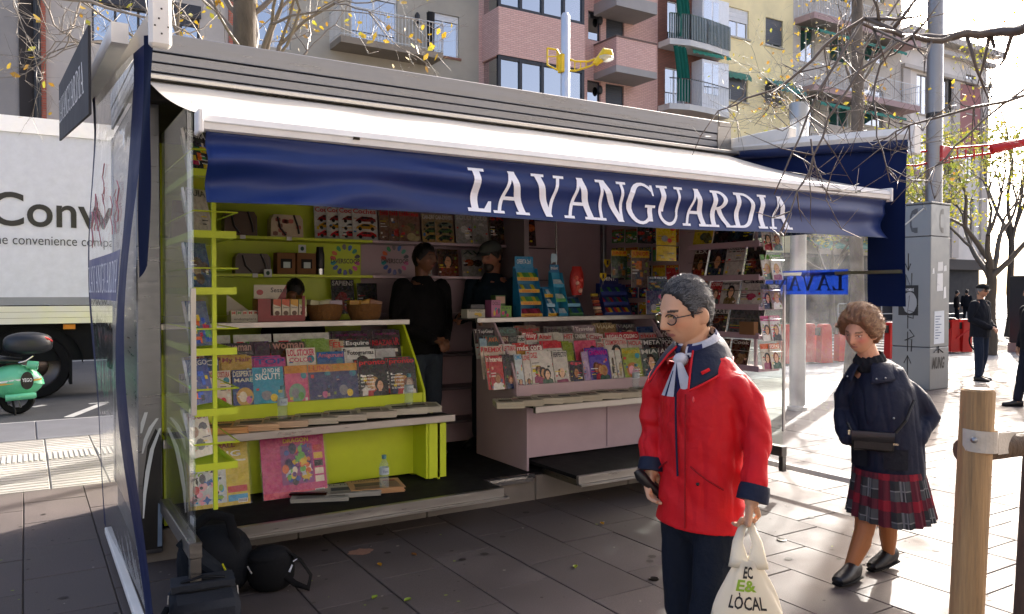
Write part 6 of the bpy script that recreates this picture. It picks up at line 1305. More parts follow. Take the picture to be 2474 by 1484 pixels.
for vc, w, h, c_, lab, word in cards:
    cx = fx(vc, 5.74); b = MB(c_); b.box((cx - w / 2, 5.75, WZ), (cx + w / 2, 5.86, WZ + h), bev=.002); fr2 = lambda u, v, k=0: Vector((cx - w / 2 + u, 5.7485 - k, WZ + v)); rg = random.Random(int(vc))
    for q in range(5): b.poly(ell(fr2, w * rg.uniform(.2, .8), h * rg.uniform(.2, .5), w * .12, h * .16, .0004 * (q + 1), 9), rg.choice(['#2a3a5a', '#c8c8c0', '#c83a6a', '#d8b43a', '#3a8a9a']))
    text(b, word, lambda u, v: fr2(u, v, .003), w * .1, h * .72, w * .8, h * .2, '#2a2a34', .01); tag(b.build('toy_box', 'print', origin=(cx, 5.8, WZ)), lab, 'toy box')
cx = fx(1160, 5.74); b = MB('#2a2a2e'); b.box((cx - .07, 5.77, WZ + .077), (cx + .06, 5.84, WZ + .115), bev=.002); tag(b.build('card_pack', 'print', origin=(cx, 5.8, WZ + .077)), 'dark card pack lying on the white printed card tray', 'card pack')
cx = fx(1228, 5.74); b = MB('#4a6a34'); b.box((cx - .05, 5.87, WZ), (cx + .05, 5.95, WZ + .19), bev=.002); b.poly([(cx - .045, 5.869, WZ + .12), (cx + .045, 5.869, WZ + .12), (cx + .045, 5.869, WZ + .18), (cx - .045, 5.869, WZ + .18)], '#c8a08a'); tag(b.build('toy_box', 'print', origin=(cx, 5.9, WZ)), 'olive toy box standing behind the green sticker box', 'toy box')
# hanging printed bags in front of the back wall
def hang(v0, v1, y0, y1, Y, sp, lab, cello=True):
    a_, c_ = atY(v0, y1, Y), atY(v1, y0, Y); mag(((a_.x + c_.x) / 2, Y, a_.z), c_.x - a_.x, c_.z - a_.z, 0, 2, sp, lab, 'hanging toy magazines', name='hanging_magazine', cello=cello)
hang(1478, 1516, 606, 672, 5.65, S_('#3a4a3a', 'JUNIOR', '#c0341e', 'comic', band='#c8a41e', cols=['#4a3a5a', '#8a5a2a', '#3a3a4a', '#6a6a5a']), 'wrapped toy magazine with red masthead hanging, left of the pair', False)
hang(1526, 1570, 606, 695, 5.55, S_('#5a4a44', 'JUNIOR', '#c0341e', 'comic', band='#c8a41e', cols=['#4a3a5a', '#c86a1e', '#3a3a4a', '#b8722a']), 'wrapped toy magazine with red masthead hanging, right of the pair', False)
hang(1540, 1578, 540, 588, 5.5, S_('#24241f', 'STAR', '#b8b4ac', 'comic', cols=['#2a2a2a', '#b8342a', '#34342e', '#8a2a24']), 'small black and red toy magazine hanging near the valance', False)
hang(1586, 1634, 540, 592, 5.22, S_('#d0b41a', 'PREMIO', '#8a2a5a', 'toy', b2='#c8a81a', dot='#c83a2a'), 'upper yellow hanging promotional card with purple edges', False)
hang(1586, 1634, 596, 630, 5.22, S_('#d0b41a', '', '#8a2a5a', 'comic', cols=['#c8a81a', '#b89a1a', '#8a7a3a', '#c8c0a0']), 'lower yellow hanging promotional card under the larger one', False)
hang(1566, 1612, 668, 700, 5.25, S_('#24344a', 'clan', '#c8ccd0', 'comic', cols=['#24344a', '#a88a1e', '#344a2a']), 'dark blue wrapped toy magazine with white masthead', False)
hang(1562, 1604, 702, 760, 5.25, S_('#3a3a5a', '', '#c8ccd0', 'toy', b2='#c0a81e', dot='#c85a84'), 'purple wrapped toy set with yellow figure behind the red coat', False)
rgx = random.Random(12)
for i in range(5):
    for k in range(5):
        v0 = 1478 + i * 33; y0 = 548 + k * 44
        if i == 0 and k > 2: continue
        a_, c_ = atX(v0, y0 + 40, 5.13), atX(v0 + 30, y0, 5.13); mag((5.13, (a_.y + c_.y) / 2, min(a_.z, c_.z)), a_.y - c_.y, .135, -90, 2, S_(rgx.choice(['#c8a41e', '#24344a', '#b83a3a', '#2a5a8a', '#c86a2a', '#3a2a4a', '#2a2a2c', '#4a8a4a']), rgx.choice(['KIDS', 'FUN', 'POP', 'MIX', 'PLAY', 'SUPER']), rgx.choice(['#e8e4da', '#d8c01e', '#c8242a']), rgx.choice(['comic', 'toy', 'comic'])), 'small wrapped toy pack hung on the right wall, %s column, %s row down' % (ORD[i], ORD[k]), 'toy packs on the right wall', name='toy_pack', cat='toy pack')
# ---- right rack: covers facing the doorway
def rackrow(items, z, where):
    for i, (y0, y1, hh, sp) in enumerate(items):
        mag((4.895 + .012 * (i % 2), (y0 + y1) / 2, z + .003), y1 - y0, hh, -90, 14, sp, '%s %s magazine, %s from the kiosk wall on %s' % (cname(sp['bg']), STYLE[sp['st']], ORD[i], where), 'magazines on the right rack')
rackrow([(4.78, 5.0, .27, S_('#c8b02a', 'ISLAMICAS', '#d0b81e', 'photo', cols=['#24343a', '#3a4a4a', '#5a5a3a'], band='#24282a')), (4.56, 4.78, .28, S_('#1e2228', 'HI AL', '#c8c8c4', 'photo', cols=['#3a2a24', '#24282e'])), (4.34, 4.57, .30, S_('#1a1e24', 'UNIVERSO', '#b8bcbc', 'photo', cols=['#24282e', '#2a3a44', '#1a1c20']))], 1.99, 'the top rack tray')
rackrow([(4.86, 5.02, .255, S_('#3a2024', 'LEX', '#b8b4ae', 'face', dress='#8a2a1e')), (4.66, 4.85, .275, S_('#242a30', '', '#8a1e1e', 'face', dress='#2a3a4a', b2='#28323a')), (4.45, 4.65, .27, S_('#b4aeaa', 'CORREDOR', '#3a3634', 'blocks', cols=['#6a3a34', '#2a4a44', '#6a2a2e', '#7a4a3a'], b2='#b8b2ae')), (4.25, 4.44, .28, S_('#34302e', '', '#8a6a4a', 'photo', cols=['#4a4a3a', '#6a4a34', '#7a342a', '#3a342e']))], 1.725, 'the second rack tray')
rackrow([(4.84, 5.02, .24, S_('#a8a09a', 'Tricotar', '#b8643a', 'photo')), (4.70, 4.83, .20, S_('#a83034', 'COSMO', '#c8b4ae', 'face')), (4.50, 4.69, .205, S_('#b4aeaa', 'Fotogramas', '#24242a', 'face', dress='#6a5a3a')), (4.26, 4.49, .225, S_('#bab2b0', 'Casa', '#24242a', 'photo', cols=['#c8bcc0', '#a83a5a', '#d0c8c4']))], 1.49, 'the third rack tray')
rackrow([(4.62, 4.85, .20, S_('#3a3634', 'APART', '#1a1a1a', 'photo', band='#c8c4c0', ty=.82, cols=['#6a2e14', '#a8561e', '#4a1e14', '#2a1e1a'])), (4.26, 4.61, .24, S_('#5a5a5a', '+', '#2a2a2c', 'none', lines=6, lc='#3a3a3c'))], 1.265, 'the fourth rack tray')
rackrow([(4.60, 4.80, .21, S_('#3a1e14', 'Chocolate', '#c8b49a', 'photo')), (4.40, 4.59, .21, S_('#4a2a1e', 'Cook', '#c8c0b4', 'photo'))], 1.01, 'the lowest rack tray')
b = MB('#7a5636'); b.box((4.84, 4.27, 1.268), (4.89, 4.42, 1.37), bev=.002); tag(b.build('card_box', 'paper', origin=(4.86, 4.35, 1.268)), 'small brown card box on the fourth rack tray', 'box')
ends = [(1.93, '#c8c4ba', '#d8a41e', 'SUDOKU'), (1.70, '#c8c4bc', '#5a9a2a', 'Crucero'), (1.47, '#8a7464', '#3a3a3a', 'PASATIEMPO'), (1.22, '#c4c0c0', '#b83a7a', 'MENSUAL'), (1.00, '#c8c0b0', '#c85a1e', 'SOPAS')]
for i, (z, bgc, tcx, word) in enumerate(ends):
    for k in range(2):
        mag((4.955 + .09 * k, 4.222 - .012 * k, z), .12, .20, 0, 12, S_(bgc, word, '#e8e4dc' if k else tcx, 'face', band=tcx), '%s puzzle magazine on rack end, %s, %s shelf from top' % (cname(tcx) + ' banded', 'left copy' if k == 0 else 'right copy', ORD[i]), 'puzzle magazines on the rack end')
# ---- left lime rack contents
lr = [(2.205, [('#2c2c2e', 'NEGRA', '#d8d8d4', 'comic'), ('#b8b0a0', '', '#8a8a84', 'none')]), (1.905, [('#b8b0a4', 'GUIA', '#5a5a58', 'none'), ('#c02a24', '', '#e0d8d0', 'none')]), (1.625, [('#3a5a7a', '', '#8ab4d0', 'photo'), ('#2a4a3a', '', '#5a8a6a', 'comic')]), (1.325, [('#5a6a8a', '', '#c85a3a', 'comic'), ('#8a2a44', '', '#c85a3a', 'comic')]), (1.025, [('#3a4a8a', 'JUEGO', '#c8c8d0', 'comic'), ('#a89a8a', 'PUNTO', '#8a2a2a', 'photo')]), (.755, [('#c8c0b0', 'HOGAR', '#8a2a2a', 'photo'), ('#4a6a4a', 'VERDE', '#c8d0c0', 'photo')])]
for i, (z, its) in enumerate(lr):
    for k, (bgc, word, tcx, st_) in enumerate(its):
        mag((.80 + .03 * (k - .5), 4.30 + .22 * k, z + .002), .15, .235, 38, 14, S_(bgc, word, tcx, st_, lines=3), '%s book on lime rack, %s, %s tray from top' % (cname(bgc), 'front one' if k == 0 else 'rear one', ORD[i]), 'books on the lime rack', name='book', cat='book', th=.018, cello=(i in (2, 3)))
b = MB('#6a4424'); b.prism([(-.06, 0), (.06, 0), (.045, .21), (-.045, .21)], -.03, .03, axis='y'); o = b.build('paper_bag', 'paper', local=True); o.location = (.77, 4.85, 1.912); tag(o, 'brown paper bag at the back of a lime rack tray', 'paper bag')
# ---- newspapers, flat
def paper(P, w, d, rz, label, group, n=4, tint='#b8ac98', head='', fold=True, photo=None, cellow=False):
    rg = random.Random(int(abs(P[0]) * 1000)); th = .006 * n; o = thing('newspaper', label, 'newspaper', P, R(rz), group)
    for q in range(n):
        b = MB(tint); dx, dy = rg.uniform(-.006, .006), rg.uniform(-.006, .006); z0 = q * .0058
        b.grid(lambda u, v: (-w / 2 + w * u + dx, -d / 2 + d * v + dy, z0 + .0053 + .004 * math.sin(math.pi * u) * (q / n) - .002 * (1 - v)), 6, 4); b.box((-w / 2 + dx, -d / 2 + dy, z0), (w / 2 + dx, d / 2 + dy, z0 + .0045))
        b.tube([(-w / 2 + dx, -d / 2 + dy, z0 + .0025), (-w / 2 + dx, d / 2 + dy, z0 + .0025)], .0022, 5)
        if q == n - 1:
            f = lambda u, v, k=0: Vector((-w / 2 + w * u, -d / 2 + d * v, z0 + .0066 + k + .004 * math.sin(math.pi * u) * (q / n) - .002 * (1 - v)))
            b.poly(rc(f, .12, .30, .62, .62, .001), photo or rg.choice(['#4a4a34', '#5a5248', '#3a4048', '#6a5a44'])); 
            for c_ in range(7): b.poly(rc(f, .66, .12 + .09 * c_, .94, .16 + .09 * c_, .001), '#6a6458')
            for c_ in range(3): b.poly(rc(f, .1, .06 + .07 * c_, .6, .09 + .07 * c_, .001), '#6a6458')
            if rg.random() < .5: b.poly(rc(f, .68, .70, .92, .78, .0012), '#a8342a')
            text(b, head or rg.choice(['EL DIARI', 'NOTICIAS', 'AVUI', 'EL MON']), lambda u, v: f(u, v, .0012), .1, .80, .55, .12, '#2a2826', .0)
        b.build('sheet', 'paper', o, local=True, fixn=False)
    return o
vs_ = [(545, '#b88a5a', 'orange'), (618, '#b89878', 'tan'), (690, '#b09880', 'pale'), (762, '#a8a090', 'grey'), (832, '#aaa294', 'light grey'), (905, '#a8a092', 'off white'), (980, '#aaa698', 'cream'), (1045, '#a29e90', 'white')]
for i, (v, c_, wd) in enumerate(vs_):
    paper((min(2.42, fx(v, 5.2)), 5.20 - .004 * (i % 2), .7235 + .004 * i), .27, .24, -16, '%s folded newspaper, %s from left on the lime newspaper shelf' % (wd, ORD[i]), 'newspapers on the lime shelf', 7, tuple(min(.8, x * 1.5) for x in C(c_)))
for i in range(9):
    v = 1228 + i * 47; paper((fx(v, 5.2), 5.20, .7235 + .003 * (i % 3)), .21, .23, -22, 'folded newspaper bundle, %s from left on the mauve newspaper shelf' % ORD[i], 'newspapers on the mauve shelf', 8, ['#c4bca8', '#bcb4a0', '#cac2ae'][i % 3])
for v, vy, rz, c_, wd, n in ((775, 1200, -22, '#aaa69c', 'grey', 4), (850, 1190, -16, '#a8a49a', 'middle', 5), (905, 1182, -12, '#c09468', 'salmon', 6)):
    p = atZ(v, vy, .264); paper((p.x, p.y, .2635 + (.0 if wd == 'grey' else .001)), .36, .27, rz, wd + ' newspaper lying on the black front flap', 'newspapers on the front flap', n, c_, 'FINANCIAL' if wd == 'salmon' else 'EL MON')
# big bagged magazines standing on the flap
def bagmag(v0, v1, yb, h, sp, lab):
    p, q = atZ(v0, yb, .264), atZ(v1, yb - 12, .264); mag(((p.x + q.x) / 2, 5.14, .2635), (q.x - p.x) * 1.05, h, 0, 16, sp, lab, 'bagged toy magazines on the flap', name='toy_magazine', cat='magazine', cello=True)
bagmag(452, 600, 1225, .40, S_('#d0b81e', 'GUMBALL', '#8a2a24', 'album', lines=0, busy=False, th=.07, ty=.9, tw=.6, tx=.2, bands=['#d0b81e', '#c8b01a', '#d8c42a', '#ccae1a'], panel=(.03, .06, .62, .74), pc='#c9cdc9', cols=['#e4e4e0', '#2a2a2e', '#2f9ac4', '#c23434', '#e0dccb', '#8aae2a', '#5a5a64', '#e6b8b4', '#2a6ab0', '#f0a8b8'], t2='BOING', t2y=.76, t2h=.09, t2c='#f4f4f0'), 'yellow bagged toy magazine with blue toy, standing at the left of the flap')
bagmag(630, 786, 1200, .40, S_('#c02a6c', 'DRAGON', '#e0c01e', 'album', lines=0, busy=False, th=.07, ty=.88, tw=.4, tx=.35, bands=['#b8286e', '#c4305c', '#d0483c', '#dc7a2a', '#d85a34', '#d03a5a'], panel=(.30, .20, .80, .84), pc='#8a3a7a', cols=['#d8641e', '#23234e', '#dcb42a', '#5a2a7a', '#b82424', '#141420', '#e8d8c0', '#2a4a9a', '#6ab04a', '#c8c8d0']), 'pink and orange bagged toy magazine standing on the flap')
# ---- water bottles
def bottle(P, h, lab):
    s = h / .22; t = thing('water_bottle', lab, 'bottle', P, group='small water bottles')
    b = MB('#ffffff'); b.lathe([(r_ * s, z_ * s) for r_, z_ in ((.022, 0), (.031, .006), (.032, .03), (.0295, .04), (.032, .05), (.0295, .06), (.032, .075), (.032, .14), (.028, .165), (.014, .19), (.013, .2))], 18); b.build('body', 'bottle', t, local=True, smooth=True)
    b = MB('#b8c4c8'); b.lathe([(.0328 * s, .095 * s), (.0328 * s, .14 * s)], 18, caps=False); text(b, 'Font', lambda u, v: Vector((u, -.0335 * s, v)), -.018 * s, .108 * s, .036 * s, .018 * s, '#2a4a7a', 0); b.build('label_band', 'print', t, local=True, smooth=True)
    b = MB('#5a8a94'); b.lathe([(.015 * s, .198 * s), (.0155 * s, .2 * s), (.015 * s, .222 * s), (.0, .223 * s)], 14); b.build('cap', 'plastic', t, local=True, smooth=True)
p = atZ(928, 1180, .292); bottle((p.x, p.y, .2935), .22, 'water bottle standing on the salmon newspaper on the flap')
bottle((fx(678, 5.2), 5.17, .772), .22, 'water bottle at the left of the lime newspaper shelf'); bottle((fx(990, 5.2), 5.22, .796), .22, 'water bottle at the right of the lime newspaper shelf'); bottle((fx(1537, 5.2), 5.2, .780), .21, 'water bottle on the mauve newspaper shelf')
b = MB('#3a2014'); b.xf = Matrix.Translation((atZ(745, 1200, .28).x, atZ(745, 1200, .28).y, .292)) @ Matrix.Rotation(R(-28), 4, 'Z'); b.box((-.12, -.02, 0), (.12, .02, .014), bev=.004); tag(b.build('paper_weight', 'steel', origin=(atZ(745, 1200, .28).x, atZ(745, 1200, .28).y, .292)), 'rusty flat iron bar weighing down the grey newspaper', 'weight')
# ================================================================ PEOPLE
def remesh(name, mb, m, parent, voxel, col, smooth=3, disp=None, colfn=None):
    """fuse overlapping lofts into one continuous skin, optionally push vertices by disp(co,no)"""
    me = bpy.data.meshes.new('tmp'); me.from_pydata(mb.v, [], mb.f)
    import bmesh
    bm = bmesh.new(); bm.from_mesh(me); bmesh.ops.recalc_face_normals(bm, faces=bm.faces); bm.to_mesh(me); bm.free()
    ob = bpy.data.objects.new('tmp', me); TMP.collection.objects.link(ob)
    r_ = ob.modifiers.new('r', 'REMESH'); r_.mode = 'VOXEL'; r_.voxel_size = voxel; r_.use_smooth_shade = True
    if smooth: s_ = ob.modifiers.new('s', 'SMOOTH'); s_.iterations = smooth; s_.factor = .5
    out = bpy.data.meshes.new_from_object(ob.evaluated_get(scratch_graph())); bpy.data.objects.remove(ob); bpy.data.meshes.remove(me)
    if disp:
        pts = [(v.co.copy(), v.normal.copy()) for v in out.vertices]; flat = []
        for c_, n_ in pts: flat += list(c_ + n_ * disp(c_, n_))
        out.vertices.foreach_set('co', flat); out.update()
    ca = out.color_attributes.new('Col', 'FLOAT_COLOR', 'POINT'); base = C(col); buf = []
    for v in out.vertices:
        c = colfn(v.co) if colfn else None
        c = base if c is None else C(c); buf += [c[0], c[1], c[2], 1.0]
    ca.data.foreach_set('color', buf); out.polygons.foreach_set('use_smooth', [True] * len(out.polygons))
    out.name = name; out.materials.clear(); out.materials.append(M[m])
    o = bpy.data.objects.new(name, out); COL.objects.link(o); o.parent = parent; return o
def G(x, s): return math.exp(-(x / s) ** 2)
def head_fn(k=1.0, jaw=.26, nose=1.0, age=0.0):
    a, b, c = .074 * k, .094 * k, .115 * k
    def fn(p, d):
        x, y, z = d.x * a, d.y * b, d.z * c; t = -d.z
        if t > 0:
            x *= 1 - jaw * t ** 1.4
            if y > 0: y *= 1 - .5 * t
            else: y *= 1 - .06 * t
        if y < 0:
            fr = min(1, -d.y * 1.6); zz, xx = z / k, x / k
            ng = 0
            if zz < .03: ng = .005 + .021 * max(0, min(1, (.03 - zz) / .055)) if zz > -.03 else .026 * max(0, 1 - (-.03 - zz) / .010)
            w = .0085 + .006 * max(0, min(1, (.01 - zz) / .035))
            y -= k * fr * nose * ng * G(xx, w)
            y -= k * fr * (.0045 * G(zz - .030, .009) * G(abs(xx) - .028, .02) + .004 * G(zz + .088, .014) * G(xx, .02) + .004 * G(zz + .02, .018) * G(abs(xx) - .045, .016))
            y += k * fr * .010 * G(zz - .008, .011) * G(abs(xx) - .031, .014)
            y -= k * fr * (.0045 * G(zz + .052, .005) + .0045 * G(zz + .063, .005)) * G(xx, .02); y += k * fr * .0025 * G(zz + .0575, .0022) * G(xx, .024)
            y += k * fr * .003 * age * G(abs(xx) - .030 - .25 * (-.04 - zz), .004) * G(zz + .045, .018)
        return Vector((x, y, z))
    return fn
def add_head(mb, H, k=1.0, **kw):
    fn = head_fn(k, **kw); mb.xf = H; mb.sphere((0, 0, 0), 1, 84, 64, fn=fn)
    for s in (-1, 1): mb.sphere((s * .074 * k, .014 * k, -.008 * k), (.010 * k, .019 * k, .031 * k), 12, 10, fn=lambda p, d: p + Vector((s * .008 * d.y * k, 0, 0)))
    mb.xf = None
def face_col(H, k, skin, brow, lip='#a8645a', cheek=None, extra=None):
    Hi = H.inverted(); sk = C(skin); ch = C(cheek) if cheek else tuple(a * b for a, b in zip(sk, (1.04, .88, .85)))
    def f(co):
        p = (Hi @ co) / k
        if p.length > .16 or p.y > -.03: return sk
        ax = abs(p.x)
        if .018 < ax < .05 and abs(p.z - .030 - .10 * (.034 - ax) * (1 if ax > .034 else -.5)) < .0042: return brow
        if ax < .021 * (1 - .2 * abs(p.z + .0575) / .01) and abs(p.z + .0575) < .0075 - .12 * ax and p.y < -.06: return lip
        if .016 < ax < .047 and abs(p.z - .0125 + 1.2 * (ax - .031) ** 2 * 10) < .0022: return '#4a3028'
        if ax < .012 and ax > .003 and -.040 < p.z < -.034 and p.y < -.085: return '#6a3a30'
        w = G(ax - .045, .02) * G(p.z + .018, .02); q = tuple(a + (b - a) * w for a, b in zip(sk, ch))
        if .016 < ax < .046 and abs(p.z + .004) < .006: return tuple(v * .8 for v in q)
        return q
    return f
def add_eyes(parent, H, k, iris='#3a2a1c'):
    for s in (-1, 1):
        b = MB('#d8d2cc'); b.xf = H; c = Vector((s * .031, -.0665, .007)) * k; b.sphere(c, .0118 * k, 14, 10)
        b.poly([c + Vector((.0052 * math.cos(2 * math.pi * i / 10), -.0121, .0052 * math.sin(2 * math.pi * i / 10) - .002)) * k for i in range(10)], iris); b.build('eye', 'plastic', parent, local=True, fixn=False)
        b = MB('#a87860'); b.xf = H; b.sphere(c + Vector((0, -.0006, .0026)) * k, (.0128 * k, .0128 * k, .0095 * k), 14, 10, fn=lambda p, d: p if d.z > -.15 else p + Vector((0, .004, .006)) * k); b.build('eyelid', 'skin', parent, local=True, smooth=True)
def add_hair(parent, H, k, col, hl, puff, nz=.006, strands=350, sweep=(0, 1, .2), seed=1, col2=None, length=.035):
    """shell of hair above the hairline hl(phi) (phi: 0 front .. pi back), puff(d) extra thickness"""
    rg = random.Random(seed); a, b_, c = .074 * k, .094 * k, .115 * k; nu, nv = 72, 40; b = MB(col); vs = []; keep = []
    def pt(d, extra=0):
        t = max(0, -d.z); e_ = max(0, min(1, (d.z * c / k - hl(math.atan2(abs(d.x), -d.y))) / .035)); e_ = .3 + .7 * e_ * (2 - e_); q = Vector((d.x * a * (1 - .2 * t), d.y * b_ * (1 - (.35 * t if d.y > 0 else 0)), d.z * c)); n = Vector((d.x / a, d.y / b_, d.z / c)).normalized()
        return q + n * (puff(d) * k * e_ + extra + nz * k * noise.noise(Vector((d.x * 9, d.y * 3, d.z * 9)) + Vector((seed, 0, 0))))
    def on(d): return d.z * c / k > hl(math.atan2(abs(d.x), -d.y))
    dirs = []
    for j in range(nv + 1):
        ph = math.pi * j / nv * .86
        for i in range(nu): th = 2 * math.pi * i / nu; d = Vector((math.sin(ph) * math.cos(th), math.sin(ph) * math.sin(th), math.cos(ph))); dirs.append(d); vs.append(pt(d) if on(d) else pt(d, -(puff(d) + .012) * k))
    fs = [[j * nu + i, (j + 1) * nu + i, (j + 1) * nu + (i + 1) % nu, j * nu + (i + 1) % nu] for j in range(nv) for i in range(nu)]
    fs = [f for f in fs if any(on(dirs[q]) for q in f)]
    b.xf = H; b.add(vs, fs); h = b.build('hair', 'hair', parent, local=True, smooth='all', fixn=False)
    b = MB(col2 or col); b.xf = H; n = 0
    while n < strands:
        d = Vector((rg.gauss(0, 1), rg.gauss(0, 1), rg.gauss(.2, 1))).normalized()
        if not on(d): continue
        n += 1; p = pt(d, -.002); s = (Vector(sweep) + Vector((rg.gauss(0, .4), rg.gauss(0, .4), rg.gauss(0, .4)))); s = (s - d * s.dot(d)).normalized(); L_ = rg.uniform(.5, 1) * length * k
        b.tube([p, p + s * L_ * .5 + d * .004, p + s * L_ + d * rg.uniform(-.002, .006)], [.0011, .0009, .0004], 3, caps=False)
    b.build('loose_strands', 'hair', h, local=True, fixn=False)
def add_hand(mb, w, d, n, curl=.5, k=1.0, thumb=1, spread=.0):
    w, d, n = Vector(w), Vector(d).normalized(), Vector(n).normalized(); n = (n - d * n.dot(d)).normalized(); l = d.cross(n)
    mb.limb([w - d * .01, w + d * .03 * k, w + d * .075 * k], [(.014 * k, .026 * k), (.015 * k, .036 * k), (.013 * k, .038 * k)], 12)
    mb.tube
    for i, (off, L_) in enumerate(((-.028, .058), (-.0095, .072), (.0095, .076), (.028, .068))):
        p = w + d * .078 * k + l * off * k; dd = (d + l * off * spread * 10).normalized(); pts = [p - d * .015]; 
        for s in range(3):
            an = curl * (.7, 1.0, .8)[s]; dd = (dd * math.cos(an) + n * math.sin(an)).normalized(); p = p + dd * L_ * (.45, .32, .23)[s] * k; pts.append(p)
        mb.limb(pts, [.0095 * k, .0088 * k, .008 * k, .007 * k], 8)
    t0 = w + d * .02 * k + l * .03 * k * thumb; t1 = t0 + (d * .7 + l * .6 * thumb + n * .35).normalized() * .038 * k; t2 = t1 + (d * .75 + n * .5 - l * .1 * thumb).normalized() * .03 * k
    mb.limb([t0, t1, t2], [.013 * k, .0105 * k, .0085 * k], 8)
def shoe(parent, heel, toe, w=.045, col='#141416', hgt=.085):
    heel, toe = Vector(heel), Vector(toe); d = (toe - heel); L_ = d.length; d.normalize(); b = MB(col)
    P = lambda t, z: heel + d * L_ * t + Vector((0, 0, z))
    b.tube([P(-.02, .045), P(.08, .05), P(.3, .05), P(.55, .04), P(.8, .032), P(.96, .028), P(1.0, .026)], [(.035, w * .55), (hgt * .58, w * .8), (hgt * .62, w * .82), (.042, w), (.032, w), (.024, w * .75), (.012, w * .4)], 14, up=(0, 0, 1)); s = b.build('shoe', 'leather', parent, local=True, smooth=True)
    b = MB('#0c0c0c'); b.tube([P(-.02, .008), P(.5, .008), P(.98, .01)], [(.012, w * .75), (.010, w * 1.02), (.010, w * .7)], 12, up=(0, 0, 1)); b.build('sole', 'rubber', s, local=True); return s
def crease(co, s, seed=0.0):
    v = 1 - abs(noise.noise(Vector((co.x * s * 1.3 + seed, co.y * s * 1.3, co.z * s * .42 + co.x * 1.5)))) * 2.2; return max(0, v) ** 2
def folds(amp, fx_=9, fz_=26, seed=0.0):
    def f(co, no): return -amp * (.9 * crease(co, 5.5, seed) + .6 * crease(co + Vector((0, 0, co.x * .6)), 11, seed + 4)) + amp * amp * (noise.noise(Vector((co.x * fx_ + seed, co.y * fx_, co.z * fz_ * .35))) + .6 * noise.noise(Vector((co.x * 22 + co.z * 14 + seed, co.y * 22, co.z * 10))))
    return f
def Hm(loc, yaw, pitch, roll=0): return Matrix.Translation(loc) @ Matrix.Rotation(R(yaw), 4, 'Z') @ Matrix.Rotation(R(pitch), 4, 'X') @ Matrix.Rotation(R(roll), 4, 'Y')
def facing_cam(p): return math.atan2(p.x, -p.y) + math.pi if False else math.atan2(-p.x, p.y)   # local -Y looks at the camera
# ---------------------------------------------------------------- woman in red coat
d0 = 2.75; p0 = atD(1700, 700, d0); p0.z = 0; u = d0 / FPX
Wr = thing('person', 'woman in red anorak with navy collar and glasses carrying a white shopping bag', 'person', p0, facing_cam(p0))
def q(vx, vy, y=0.0): return Vector(((vx - 1700) * u, y, CAMH - (vy - 707) * u))
lat = (.80, -.60, 0)
H = Hm(q(1658, 757, .0), -50, 14, 3); K1 = 1.0
b = MB(); add_head(b, H, K1, age=1.0, nose=1.08)
hn = q(1672, 825, .025); b.limb([H @ Vector((0, .03, -.06)), hn, Vector((-.01, .03, 1.34)), Vector((-.01, .02, 1.22))], [.052, .054, .062, .10], 16)
b.limb([(-.01, .02, 1.28), (0, .02, 1.0), (-.01, .0, .86)], [(.12, .09), (.12, .09), (.12, .09)], 16)
LW, RW = q(1806, 1172, -.195), q(1577, 1150, .02)
b.limb([(.118, -.085, 1.27), q(1804, 962, -.088), q(1818, 1050, -.118), LW], [.034, .03, .028, .024], 12); b.limb([(-.12, .09, 1.27), q(1583, 970, .12), q(1579, 1055, .11), RW], [.034, .03, .028, .024], 12)
add_hand(b, LW + Vector((-.004, 0, -.008)), (-.12, -.05, -1), (-.5, .85, 0), 1.5, .85, thumb=1); add_hand(b, RW, (-.05, -.25, -.9), (.75, -.5, .2), .95, .92, thumb=-1)
legs = {'l': [(.045, -.04, .86), (.02, -.12, .48), (-.03, -.16, .09)], 'r': [(-.07, .04, .86), (-.07, .06, .47), (.03, .22, .10)]}
for k_ in legs: b.limb(legs[k_], [.07, .05, .035], 12)
body = remesh('body', b, 'skin', Wr, .0036, '#b98a68', 2, colfn=face_col(H, K1, '#c99a7a', '#3a2e28', '#a86a60'))
add_eyes(body, H, K1)
def hl_r(ph):
    ph = math.degrees(ph); pts = [(0, .084), (28, .078), (48, .060), (60, .036), (69, .004), (76, -.014), (82, .012), (97, .024), (112, -.03), (140, -.075), (180, -.085)]
    for i in range(len(pts) - 1):
        if pts[i][0] <= ph <= pts[i + 1][0]: t = (ph - pts[i][0]) / (pts[i + 1][0] - pts[i][0]); return pts[i][1] + (pts[i + 1][1] - pts[i][1]) * t
    return -.08
add_hair(Wr, H, K1, '#1e1c1c', hl_r, lambda d: (.008 + .008 * max(0, d.z) + .005 * max(0, d.y)) * (1 - .45 * max(0, -d.y)), .007, 2400, (0, 1, .15), 2, '#5c5a59', .04)
# glasses
b = MB('#1a1a1c'); b.xf = H
for s in (-1, 1):
    c = Vector((s * .032, -.094, .003)); n = 22
    b.tube([c + Vector((.0245 * math.cos(2 * math.pi * i / n) * (1.06 if math.sin(2 * math.pi * i / n) > 0 else .96), -.004 * 0 + .006 * abs(math.cos(2 * math.pi * i / n)) * (1 if math.cos(2 * math.pi * i / n) * s > 0 else 0), .0185 * math.sin(2 * math.pi * i / n))) for i in range(n + 1)], .0022, 6)
    b.tube([(s * .056, -.087, .010), (s * .074, -.05, .010), (s * .079, .01, .008)], .002, 6)
b.tube([(-.008, -.096, .006), (0, -.099, .008), (.008, -.096, .006)], .002, 6); gl_ = b.build('glasses', 'plastic', Wr, local=True, smooth=True)
for s in (-1, 1):
    b = MB('#ffffff'); b.xf = H; n = 16; b.poly([(s * .032 + .0235 * math.cos(2 * math.pi * i / n), -.0925, .003 + .0175 * math.sin(2 * math.pi * i / n)) for i in range(n)]); b.build('lens', 'lens', gl_, local=True)
